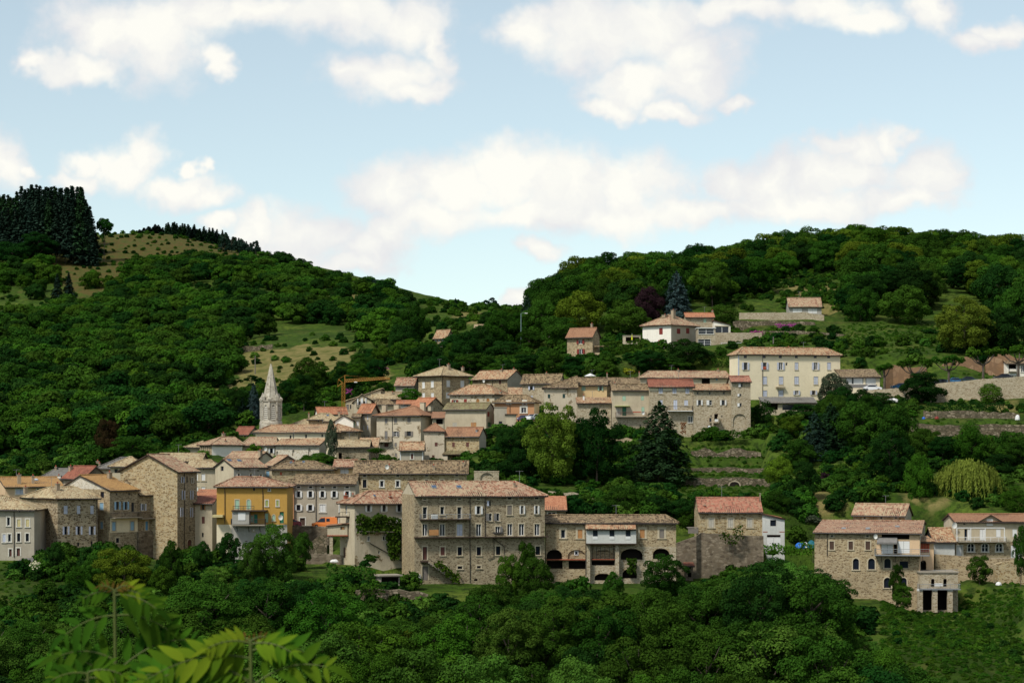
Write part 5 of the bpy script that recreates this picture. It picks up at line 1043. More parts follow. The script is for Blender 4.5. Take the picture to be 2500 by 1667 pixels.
# ================================================================ terrain
CTRL = [
 (60,1352,330),(100,1322,334),(0,1372,325),(60,1400,316),(200,1420,312),(400,1460,300),(600,1450,300),(800,1400,312),(950,1432,308),(1000,1478,298),(1200,1440,308),(1500,1440,310),(1350,1440,308),(1750,1425,316),(1650,1430,314),
 (1900,1440,312),(2100,1450,305),(2300,1430,308),(2450,1500,295),(2450,1600,272),(2300,1600,270),(2150,1520,290),(2480,1440,306),(2400,1385,322),(2350,1345,333),(2470,1335,336),
 (100,1500,290),(300,1540,275),(200,1460,300),
 (600,1300,348),(740,1290,345),(850,1280,352),(1000,1250,365),(1120,1240,372),(300,1200,368),(100,1190,372),(500,1150,390),(700,1140,400),(900,1130,415),(1050,1130,420),(1180,1130,415),(1150,1165,402),
 (700,1080,440),(500,1090,430),(300,1120,430),(100,1130,440),(0,1110,470),(850,1040,450),(1000,1000,470),(1150,990,480),(1300,1000,470),(1240,1024,462),(1200,1080,440),(1250,1110,425),
 (1450,1000,462),(1700,1010,460),(1800,1010,460),(1500,1062,445),(1700,1062,445),(1620,1062,445),(1600,930,490),(1400,930,490),(1800,975,480),(2050,975,478),(1950,985,474),
 (1700,1100,430),(1700,1150,412),(1700,1190,400),(1850,1190,400),(1500,1200,392),(1300,1200,388),(1400,1215,376),(1500,1258,352),(1360,1255,352),(1650,1262,350),(1750,1315,345),(1900,1320,345),(1950,1300,350),(1850,1110,420),(1850,1060,435),
 (2100,1240,366),(2250,1230,366),(2000,1200,385),(2100,1150,400),(2300,1200,380),(2450,1200,380),(2100,1080,425),(2400,1100,418),(2200,1130,405),(1950,1110,418),
 (2300,1078,438),(2450,1078,438),(2300,1035,447),(2450,1035,447),(2300,995,462),(2450,992,462),(2150,1000,462),(2300,932,476),(2450,927,480),(2100,957,472),(2000,968,474),
 (2300,875,494),(2150,885,494),(2450,862,498),(2150,860,510),(2100,830,530),(2300,850,520),(2450,850,520),(2200,810,545),(2000,850,520),(1900,850,520),(1800,850,508),(1700,852,510),(1500,885,508),
 (1620,850,535),(1450,872,528),(1780,830,545),(1900,790,570),(1980,766,590),(2100,800,555),(1700,800,562),(1350,880,520),(1250,900,530),
 (2050,700,640),(1900,720,630),(2200,690,650),(2400,700,650),(2000,652,720),(2000,630,765),(2300,648,780),(2500,652,800),(1850,676,730),(2180,630,775),(1700,706,700),(1500,726,665),(1400,756,620),(1450,700,720),(1300,792,610),(1350,800,590),(2480,600,900),
 (1200,752,950),(1100,747,980),(1180,800,800),(1150,830,700),(1150,900,560),(1100,862,620),(1060,748,1000),(1300,768,900),(1000,858,645),(1080,905,530),(950,890,560),(1030,800,800),
 (620,960,600),(560,880,700),(700,905,655),(800,850,705),(850,820,740),(600,832,765),(480,980,590),(700,965,560),(780,960,540),
 (600,760,880),(800,760,880),(900,722,950),(980,740,985),(850,692,1060),(700,645,1130),(640,628,1170),(500,592,1250),(420,577,1280),(300,570,1260),(250,575,1230),(150,603,1180),(50,622,1120),(0,640,1090),
 (300,640,1130),(150,690,1040),(300,750,950),(100,800,860),(300,850,790),(100,900,720),(300,950,640),(450,900,690),(100,1000,590),(300,1040,530),(450,1030,520),(150,1080,500),(0,1060,520),(500,700,1000),
 (-400,900,720),(-400,700,1050),(-400,1100,520),(-400,1300,330),(-400,1450,290),(-400,640,1150),(2900,900,500),(2900,720,660),(2900,640,790),(2900,1200,380),(2900,1450,300)]
CP = [tuple(at(*c)) for c in CTRL]
for x in (-400, -150, -50, 0, 50, 150, 400):
    for y, z in ((-60, 9), (0, -1.7), (6, -3.0), (25, -8), (60, -17), (120, -33), (180, -41), (235, -38)):
        if abs(x) < 60 or y not in (6,): CP.append((x, y, z))
CP += [(-600, 1500, 60), (-250, 1480, 60), (0, 1400, 25), (250, 1150, 20), (300, 1450, 10), (600, 1450, 0), (100, 1150, 40), (600, 1000, 40)]
CP = np.array(CP)
def _phi(d2): return np.where(d2 > 1e-9, d2 * np.log(d2 + 1e-12) * .5, 0)
_S = 100.0
_A = CP[:, :2] / _S
_K = _phi(((_A[:, None] - _A[None]) ** 2).sum(-1)) + np.eye(len(CP)) * .0008
_Pm = np.hstack([np.ones((len(CP), 1)), _A])
_M = np.vstack([np.hstack([_K, _Pm]), np.hstack([_Pm.T, np.zeros((3, 3))])])
_W = np.linalg.solve(_M, np.concatenate([CP[:, 2], np.zeros(3)]))
def ground_np(x, y):
    x = np.clip(np.asarray(x, float), -520, 520); y = np.clip(np.asarray(y, float), -60, 1500)
    out = np.empty(x.shape); xf, yf, of = x.ravel(), y.ravel(), out.reshape(-1)
    for i in range(0, len(xf), 20000):
        q = np.stack([xf[i:i + 20000], yf[i:i + 20000]], 1) / _S
        K = _phi(((q[:, None] - _A[None]) ** 2).sum(-1))
        of[i:i + 20000] = K @ _W[:-3] + _W[-3] + q @ _W[-2:]
    return out
def gz(x, y): return float(ground_np(np.array([x]), np.array([y]))[0])
def ax(*seg):
    out = []
    for a, b, st in seg: out += list(np.arange(a, b, st))
    return np.array(out + [seg[-1][1]], float)
TX = ax((-3500, -900, 600), (-900, -420, 30), (-420, -130, 7), (-130, 130, 1.6), (130, 420, 7), (420, 900, 30), (900, 3500, 600))
TY = ax((-1500, -100, 350), (-100, -10, 15), (-10, 30, 2), (30, 270, 8), (270, 312, 3), (312, 500, 1.5), (500, 600, 3), (600, 1320, 6), (1320, 1600, 35), (1600, 4500, 700))
GX, GY = np.meshgrid(TX, TY)
GZ = ground_np(GX, GY)
GX_, GY_ = GX.ravel(), GY.ravel()
nr = np.random.RandomState(3)
def vnoise(x, y, s, seed):
    r = np.random.RandomState(seed); G = r.rand(256, 256)
    u, v = x / s, y / s; i, j = np.floor(u).astype(int), np.floor(v).astype(int); fu, fv = u - i, v - j
    fu = fu * fu * (3 - 2 * fu); fv = fv * fv * (3 - 2 * fv)
    g = lambda a, b: G[a % 256, b % 256]
    return (g(i, j) * (1 - fu) + g(i + 1, j) * fu) * (1 - fv) + (g(i, j + 1) * (1 - fu) + g(i + 1, j + 1) * fu) * fv
FREE = np.ones(GX.shape)
# the ground is cut down to the foot of every house
for _h in HOUSES:
    ox, oy = _h.O.x, _h.O.y; c, sn = _h.ex.x, _h.ex.y
    lu = (GX - ox) * c + (GY - oy) * sn; lv = -(GX - ox) * sn + (GY - oy) * c
    du_ = np.maximum(np.maximum(-lu, lu - _h.w), 0); df = np.maximum(-lv, 0); db = np.maximum(lv - _h.d, 0)
    capz = _h.O.z - .15 + .5 * np.maximum(du_ - 2.5, 0) + 1.0 * db - np.where(du_ < 3, .07 * np.minimum(df, 30), 0) + .5 * np.maximum(df - (38 if _h.O.y < 345 else (20 if _h.x1p < 1230 and _h.O.y < 500 else 9)), 0)
    if _h.free: continue
    GZ = np.minimum(GZ, capz); FREE = np.minimum(FREE, np.clip((du_ + df + db) / 8, 0, 1))
# and it steps at the retaining walls
for q_, nm_ in WALLS:
    if nm_ not in ('terrace_wall', 'retaining_wall', 'drive_wall', 'street_wall', 'garden_wall'): continue
    wx = np.array([t.x for t, b in q_]); wy = np.array([t.y for t, b in q_]); wt_ = np.array([t.z for t, b in q_]); wb_ = np.array([b.z for t, b in q_])
    o_ = np.argsort(wx); wx, wy, wt_, wb_ = wx[o_], wy[o_], wt_[o_], wb_[o_]
    inx = (GX > wx[0] - .5) & (GX < wx[-1] + .5); fy = np.interp(GX, wx, wy); zt_ = np.interp(GX, wx, wt_); zb_ = np.interp(GX, wx, wb_); dd_ = GY - fy
    front = inx & (dd_ <= 1.0) & (dd_ > np.where(fy < 345, -26, -9)); GZ = np.where(front, np.minimum(GZ, zb_ + .1 - .01 * dd_), GZ)
    back = inx & (dd_ > 1.0) & (dd_ < 9); GZ = np.where(back, np.minimum(GZ, zt_ - .1 + .06 * dd_), GZ)
    back2 = inx & (dd_ > 1.2) & (dd_ < 3.2) & (nm_ != 'garden_wall'); GZ = np.where(back2, np.maximum(GZ, zt_ - .35), GZ)
    FREE = np.where(inx & (abs(dd_) < 9), 0, FREE)
rough_amp = np.clip((GY - 255) / 40, 0, 1)
GZ = GZ + rough_amp * ((vnoise(GX, GY, 17, 1) - .5) * 1.2 * FREE + (vnoise(GX, GY, 6, 2) - .5) * .6 * FREE)
def in_poly(px, py, poly):
    px = np.asarray(px, float); py = np.asarray(py, float); c = np.zeros(px.shape, bool); n = len(poly)
    for i in range(n):
        x1, y1 = poly[i]; x2, y2 = poly[(i + 1) % n]
        if y1 == y2: continue
        c ^= ((y1 > py) != (y2 > py)) & (px < (x2 - x1) * (py - y1) / (y2 - y1) + x1)
    return c
def project(x, y, z):
    y = np.maximum(np.asarray(y, float), .1); return CX + FPX * np.asarray(x) / y, HY - FPX * np.asarray(z) / y
FIELD = [(445,1003),(500,962),(590,922),(562,900),(556,862),(640,852),(690,856),(730,842),(850,848),(866,862),(850,890),(800,905),(740,955),(690,945),(640,985),(560,972),(520,992)]
HEATH = [(120,600),(250,575),(420,570),(640,615),(700,640),(560,640),(430,650),(330,700),(260,760),(150,700),(100,640)]
LUSH = [(2140,1420),(2700,1420),(2700,1700),(2140,1700)]
DRYS = [[(1080,755),(1200,765),(1200,800),(1120,790)],[(1210,870),(1290,850),(1290,900),(1200,905)],[(1880,700),(2060,690),(2060,760),(1960,780)],[(2350,960),(2500,940),(2500,1010),(2380,1000)],
        [(60,1350),(130,1320),(110,1400),(30,1420)],[(1980,1200),(2080,1170),(2060,1260),(1980,1260)],[(2200,1190),(2330,1200),(2330,1240),(2200,1240)],[(780,700),(930,730),(930,760),(800,760)],
        [(905,900),(960,880),(950,950),(900,940)]]
tpx, tpy = project(GX, GY, GZ)
okm = GY > 250
dry = (in_poly(tpx, tpy, FIELD) & okm) * 1.0
heath = (in_poly(tpx, tpy, HEATH) & okm) * .9
for p in DRYS: dry = np.maximum(dry, (in_poly(tpx, tpy, p) & okm) * .7)
def blur(a):
    for _ in range(2):
        b = a.copy(); b[1:-1, 1:-1] = (a[1:-1, 1:-1] * 2 + a[:-2, 1:-1] + a[2:, 1:-1] + a[1:-1, :-2] + a[1:-1, 2:]) / 6; a = b
    return a
dry, heath = blur(dry), blur(heath)
def m_ground(nt, b):
    g = nt.n.new('ShaderNodeNewGeometry').outputs['Position']
    a1 = nt.n.new('ShaderNodeAttribute'); a1.attribute_name = 'dry'
    a2 = nt.n.new('ShaderNodeAttribute'); a2.attribute_name = 'heath'
    n1 = nt.noise(g, .06, 5, .62); n2 = nt.noise(g, .55, 6, .7); n3 = nt.noise(g, .22, 4, .6)
    grass = nt.ramp(n1, [(.34, (.026, .052, .007)), (.5, (.050, .095, .012)), (.66, (.100, .140, .022))])
    grass = nt.mix(nt.map(nt.noise(g, .13, 5, .7), .52, .70, 0, .7), grass, (.105, .095, .030))
    grass = nt.mix(nt.map(n2, .45, .62), grass, (.022, .040, .008))
    dryc = nt.ramp(n3, [(.33, (.070, .092, .020)), (.47, (.155, .145, .048)), (.58, (.225, .185, .072)), (.70, (.095, .110, .028))])
    dryc = nt.mix(nt.map(n2, .3, .75, 0, .5), dryc, (.13, .12, .04))
    hc = nt.ramp(n3, [(.30, (.034, .055, .012)), (.44, (.075, .085, .022)), (.56, (.10, .070, .026)), (.66, (.050, .075, .014)), (.78, (.13, .11, .04))])
    dv = nt.math('ADD', a1.outputs['Fac'], nt.math('MULTIPLY', nt.math('SUBTRACT', n3, .5), 1.5)); dv = nt.map(dv, .35, .6)
    hv = nt.math('ADD', a2.outputs['Fac'], nt.math('MULTIPLY', nt.math('SUBTRACT', n3, .5), .9)); hv = nt.map(hv, .3, .6)
    c = nt.mix(hv, grass, hc); c = nt.mix(dv, c, dryc)
    nt.put(b.inputs['Base Color'], c); b.inputs['Roughness'].default_value = 1; b.inputs['Specular IOR Level'].default_value = .05
    nt.put(b.inputs['Normal'], nt.bump(nt.noise(g, 1.3, 5, .65), .9, .8))
M_GROUND = mat('grassy_ground', m_ground)
ny, nx = GX.shape
idx = np.arange(nx * ny).reshape(ny, nx)
fc = np.stack([idx[:-1, :-1].ravel(), idx[:-1, 1:].ravel(), idx[1:, 1:].ravel(), idx[1:, :-1].ravel()], 1)
ground = mesh_np('ground', np.stack([GX_, GY_, GZ.ravel()], 1), fc, M_GROUND, cols={'dry': dry.ravel(), 'heath': heath.ravel()})
ground.data.polygons.foreach_set('use_smooth', [True] * len(fc))
tag(ground, kind='structure')
from bisect import bisect_right
def gz_mesh(x, y):
    j = min(max(bisect_right(TX, x) - 1, 0), nx - 2); i = min(max(bisect_right(TY, y) - 1, 0), ny - 2)
    fx = (x - TX[j]) / (TX[j + 1] - TX[j]); fy = (y - TY[i]) / (TY[i + 1] - TY[i])
    return float((GZ[i, j] * (1 - fx) + GZ[i, j + 1] * fx) * (1 - fy) + (GZ[i + 1, j] * (1 - fx) + GZ[i + 1, j + 1] * fx) * fy)
# ================================================================ vegetation
def leafmat(name, lo, hi, transl=.18, obj=.35, dry=None):
    def f(nt, b):
        a = nt.n.new('ShaderNodeAttribute'); a.attribute_name = 'tint'
        oi = nt.n.new('ShaderNodeObjectInfo')
        k = nt.math('ADD', nt.math('MULTIPLY', a.outputs['Fac'], 1 - obj), nt.math('MULTIPLY', oi.outputs['Random'], obj))
        c = nt.mix(k, lo, hi)
        h = nt.n.new('ShaderNodeHueSaturation'); nt.put(h.inputs['Color'], c)
        nt.put(h.inputs['Hue'], nt.math('ADD', .492, nt.math('MULTIPLY', nt.white(nt.xyz(oi.outputs['Random'], 3.0, 1.0)), .028)))
        nt.put(h.inputs['Value'], nt.math('ADD', .72, nt.math('MULTIPLY', nt.white(nt.xyz(oi.outputs['Random'], 9.0, 4.0)), .56)))
        c = h.outputs[0]
        nt.put(b.inputs['Base Color'], c); b.inputs['Roughness'].default_value = 1; b.inputs['Specular IOR Level'].default_value = .03
        t = nt.n.new('ShaderNodeBsdfTranslucent'); nt.put(t.inputs[0], c)
        m = nt.n.new('ShaderNodeMixShader'); m.inputs[0].default_value = transl; nt.put(m.inputs[1], b.outputs[0]); nt.put(m.inputs[2], t.outputs[0])
        out = [n for n in nt.n if n.type == 'OUTPUT_MATERIAL'][0]; nt.put(out.inputs[0], m.outputs[0])
    return mat(name, f)
LM = {'mid': leafmat('green_leaves', (.009, .031, .004), (.048, .106, .010)), 'dark': leafmat('dark_green_leaves', (.005, .022, .004), (.020, .058, .008)),
      'lime': leafmat('yellow_green_leaves', (.030, .060, .005), (.110, .160, .012)), 'bright': leafmat('bright_green_leaves', (.015, .052, .005), (.062, .132, .010)), 'flower': leafmat('yellow_flowering_leaves', (.042, .085, .008), (.175, .235, .026)),
      'pale': leafmat('pale_green_leaves', (.020, .058, .007), (.092, .175, .022)), 'purple': leafmat('purple_brown_leaves', (.016, .008, .014), (.035, .018, .022)),
      'conifer': leafmat('dark_needles', (.009, .024, .017), (.026, .054, .034), .05), 'fir': leafmat('green_needles', (.010, .032, .014), (.030, .070, .024), .1), 'blue': leafmat('blue_grey_needles', (.018, .038, .040), (.050, .082, .080), .05),
      'willow': leafmat('willow_leaves', (.14, .18, .022), (.30, .34, .060), .3), 'grey': leafmat('grey_green_leaves', (.035, .052, .030), (.085, .105, .060)),
      'rust': leafmat('rust_coloured_leaves', (.022, .018, .008), (.060, .036, .014)), 'red': leafmat('red_leaves', (.10, .03, .015), (.17, .06, .03)), 'ivy': leafmat('ivy_leaves', (.010, .028, .004), (.050, .090, .008)),
      'pink': leafmat('magenta_flowers', (.20, .03, .14), (.36, .08, .26)), 'cream': leafmat('cream_flowers', (.38, .38, .22), (.55, .52, .38)), 'bare': leafmat('bare_twigs', (.06, .055, .045), (.12, .11, .09), 0), 'yellow': leafmat('yellow_bush_leaves', (.13, .14, .012), (.26, .25, .02))}
def m_bark(nt, b):
    g = nt.n.new('ShaderNodeTexCoord').outputs['Object']
    nt.put(b.inputs['Base Color'], nt.ramp(nt.noise(g, 3, 4), [(.3, (.045, .035, .026)), (.7, (.14, .115, .09))])); b.inputs['Roughness'].default_value = .95
M_BARK = mat('bark', m_bark)
def cards(pos, nrm, size, asp=.75, r=None, tint=None):
    n = len(pos); r = r or nr
    nrm = nrm / (np.linalg.norm(nrm, axis=1, keepdims=True) + 1e-9)
    t = r.normal(size=(n, 3)); t -= (t * nrm).sum(1, keepdims=True) * nrm; t /= (np.linalg.norm(t, axis=1, keepdims=True) + 1e-9)
    b = np.cross(nrm, t); s = (size * np.ones(n))[:, None] * .5
    v = np.stack([pos - t * s, pos - b * s * asp + nrm * s * .2, pos + t * s, pos + b * s * asp + nrm * s * .2], 1)
    return v
def crown_pts(seed, nl, n, leaf, lobe=(.24, .40), flat=1.0, taper=0.0, rough=.34, inner=.12, asp=.75, sep=.52):
    """unit crown: radius 1, height 2*flat, centre at 0"""
    r = np.random.RandomState(seed)
    C = []; tries = 0
    while len(C) < nl and tries < 6000:
        tries += 1; p = r.normal(size=3); p /= np.linalg.norm(p); p *= r.uniform(.35, .80)
        if p[2] < -.72 and r.rand() < .6: continue
        rr = r.uniform(*lobe)
        if any(np.linalg.norm(p - c[:3]) < (rr + c[3]) * sep for c in C): continue
        C.append(np.array([*p, rr]))
    C = np.array(C); w = C[:, 3] ** 2; w /= w.sum(); li = r.choice(len(C), n, p=w)
    d = r.normal(size=(n, 3)); d /= np.linalg.norm(d, axis=1, keepdims=True)
    outw = C[li, :3] / (np.linalg.norm(C[li, :3], axis=1, keepdims=True) + 1e-9)
    flip = ((d * (outw * .7 + np.array([0, 0, .8]))).sum(1) < -.15) & (r.rand(n) < .88); d[flip] *= -1; d[:, 2] *= .78
    rad = C[li, 3] * (1 + r.normal(0, .10, n)); rad *= np.where(r.rand(n) < inner, r.uniform(.2, .9, n), 1)
    P_ = C[li, :3] + d * rad[:, None]
    lt = r.rand(len(C))
    tint = np.clip(.25 + .45 * lt[li] + .55 * (r.rand(n) - .5) + .12 * d[:, 2], 0, 1)
    if taper: k = 1 - taper * (P_[:, 2] + 1) / 2; P_[:, :2] *= k[:, None]
    P_[:, 2] *= flat
    N = d * .8 + r.normal(0, rough, (n, 3)) + np.array([0, 0, .25])
    v = cards(P_, N, leaf * r.uniform(.6, 1.35, n), asp, r)
    return v, tint
def veg_mesh(name, v, tint, m):
    me_name = name; n = len(v)
    o = mesh_np(name, v.reshape(-1, 3), np.arange(n * 4).reshape(n, 4), m, cols={'tint': np.repeat(tint, 4)})
    me = o.data; bpy.data.objects.remove(o); return me
def conifer_pts(seed, n, leaf, tiers=13, droop=.35, w=1.0, open_=.25, broad=0.0):
    """unit conifer: height 1 (z 0..1), radius w at the foot"""
    r = np.random.RandomState(seed); V_, T_ = [], []; per = max(1, n // (tiers * 9))
    for k in range(tiers):
        f = k / (tiers - 1); z = .10 + .88 * f; R = w * (1 - f) ** (1 - broad * .8) * (.85 + .3 * r.rand()) + .015
        nb = max(4, int(10 - 4 * f)); a0 = r.rand() * 6.28
        for j in range(nb):
            a = a0 + j * 2 * math.pi / nb + r.normal(0, .18); Lb = R * r.uniform(.7, 1.15); m_ = max(4, int(per * (1.25 - f)))
            t = np.sqrt(r.uniform(0.01, 1, m_)); side = r.normal(0, .13, m_) * Lb * (1.15 - t * .5)
            x = np.cos(a) * t * Lb - np.sin(a) * side; y = np.sin(a) * t * Lb + np.cos(a) * side
            zz = z + (.05 - droop * t * t) * Lb * .6 + r.normal(0, .012, m_)
            P_ = np.stack([x, y, zz], 1); N = np.stack([np.cos(a) * .4 + r.normal(0, .35, m_), np.sin(a) * .4 + r.normal(0, .35, m_), np.ones(m_)], 1)
            V_.append(cards(P_, N, leaf * r.uniform(.6, 1.3, m_), .5, r)); T_.append(np.clip(r.rand(m_) * .6 + t * .4, 0, 1))
    return np.concatenate(V_), np.concatenate(T_)
def willow_pts(seed):
    r = np.random.RandomState(seed); V_, T_ = [], []
    for k in range(420):
        a = r.rand() * 6.283; rr = math.sqrt(r.rand()) * .97; topz = 1.0 * math.sqrt(max(.02, 1 - rr * rr)) * r.uniform(.8, 1.05); Ls = r.uniform(.45, 1.5) * (.5 + rr * .6); n = 42
        t = np.linspace(0, 1, n); out = rr * (1 + .16 * np.sin(a * 5 + r.rand()) * t) + .10 * t * rr; z = np.maximum(topz * .9 - Ls * t, -1.0 + .05 * r.rand())
        tt = a + r.normal(0, .01, n).cumsum() * .4
        P_ = np.stack([np.cos(tt) * out, np.sin(tt) * out, z], 1) + r.normal(0, .012, (n, 3)); N = np.stack([np.cos(tt), np.sin(tt), np.full(n, .15)], 1) + r.normal(0, .4, (n, 3))
        nn = N / np.linalg.norm(N, axis=1, keepdims=True); tdir = np.tile(np.array([0, 0, 1.0]), (n, 1)) + r.normal(0, .15, (n, 3)); tdir -= (tdir * nn).sum(1, keepdims=True) * nn; tdir /= np.linalg.norm(tdir, axis=1, keepdims=True); b = np.cross(nn, tdir)
        s = .05; V_.append(np.stack([P_ - tdir * s, P_ - b * s * .3, P_ + tdir * s, P_ + b * s * .3], 1)); T_.append(np.clip(r.rand() * .5 + r.rand(n) * .5, 0, 1))
    return np.concatenate(V_), np.concatenate(T_)
PROTO = {}
def proto(kind, var, m):
    key = (kind, var, m)
    if key in PROTO: return PROTO[key]
    s = 100 + var * 17
    if kind == 'near': v, t = crown_pts(s, 40, 12000, .064, (.16, .32), rough=.36, inner=.10, sep=.66)
    elif kind == 'big': v, t = crown_pts(s + 5, 64, 20000, .045, (.12, .26), rough=.36, inner=.08, sep=.72)
    elif kind == 'far': v, t = crown_pts(s + 3, 20, 3400, .125, (.22, .42), flat=.85, rough=.3)
    elif kind == 'shrub': v, t = crown_pts(s + 7, 14, 900, .24, (.30, .48), flat=.8)
    elif kind == 'tuft': v, t = crown_pts(s + 9, 10, 1500, .15, (.3, .45), flat=.9)
    elif kind == 'round': v, t = crown_pts(s + 11, 60, 7000, .075, (.22, .34), rough=.35, inner=.1)
    elif kind == 'spruce': v, t = conifer_pts(s, 4200, .062, 18, .5, .20)
    elif kind == 'cedar': v, t = conifer_pts(s, 15000, .040, 22, .35, .36, broad=.5)
    elif kind == 'pine': v, t = crown_pts(s + 2, 12, 1300, .16, (.18, .34), flat=.9, rough=.7)
    elif kind == 'willow': v, t = willow_pts(s)
    PROTO[key] = veg_mesh('crown', v, t, LM[m])
    return PROTO[key]
def trunk_mesh(var, limbs=True):
    key = ('trunk', var, limbs)
    if key in PROTO: return PROTO[key]
    r = random.Random(var); mb = MB()
    lean = Vector((r.uniform(-.03, .03), r.uniform(-.03, .03), 0))
    mb.tube([Vector((0, 0, -.05)), Vector((0, 0, .3)) + lean, Vector((0, 0, .62)) + lean * 2, Vector((0, 0, .95)) + lean * 3], .030, M_BARK, 7, .006)
    if limbs:
        for k in range(7):
            a = k * 2.4 + r.random(); z = .34 + .06 * k; L = .30
            p0 = Vector((0, 0, z)) + lean * z * 3
            mb.tube([p0, p0 + Vector((math.cos(a) * L * .5, math.sin(a) * L * .5, .10)), p0 + Vector((math.cos(a) * L, math.sin(a) * L, .24))], .014, M_BARK, 5, .003)
    o = mb.build('trunk'); PROTO[key] = o.data; bpy.data.objects.remove(o); return PROTO[key]
def link(name, me, parent=None):
    o = bpy.data.objects.new(name, me); COL.objects.link(o); o.parent = parent; return o
def tree(name, label, px, top, Y, wpx, hpx, m='mid', kind='near', cat='tree', group=None, var=None, base=None, trunkr=None, depth=1.0, rz=None):
    """crown width and height in pixels of the photograph's scale at distance Y; the trunk goes down to the ground"""
    sc = FPX / Y; R = wpx / sc / 2; Hc = hpx / sc
    p = at(px, top, Y); var = rnd.randrange(3) if var is None else var
    g = gz_mesh(p.x, Y) if base is None else at(px, base, Y).z
    g = min(g, p.z - Hc * .55 if kind not in ('spruce', 'cedar') else p.z - Hc * .8)
    root = tag(empty(name, (p.x, Y, g), 0), label, cat, group)
    c = link('crown', proto(kind, var, m), root); a = rnd.uniform(0, 6.28) if rz is None else rz
    if kind in ('spruce', 'cedar'):
        wid = .20 if kind == 'spruce' else .36
        c.location = (0, 0, p.z - g - Hc); c.scale = (R / wid, R / wid * depth, Hc)
    else:
        if kind in ('near', 'big'): R *= 1.13
        c.location = (0, 0, p.z - g - Hc / 2); c.scale = (R, R * depth, Hc / 2 * (1.05 if kind in ('near', 'big') else 1))
    c.rotation_euler = (0, 0, a)
    t = link('trunk', trunk_mesh(var, kind not in ('spruce', 'cedar', 'shrub')), root)
    th = p.z - g - (Hc * .12 if kind not in ('spruce', 'cedar') else 0)
    rr = min(1.0, max(R * .8, 1.2) / 5) * 8 if trunkr is None else trunkr
    t.scale = (max(R * 1.3, rr), max(R * 1.3, rr), th); t.rotation_euler = (0, 0, a)
    return root
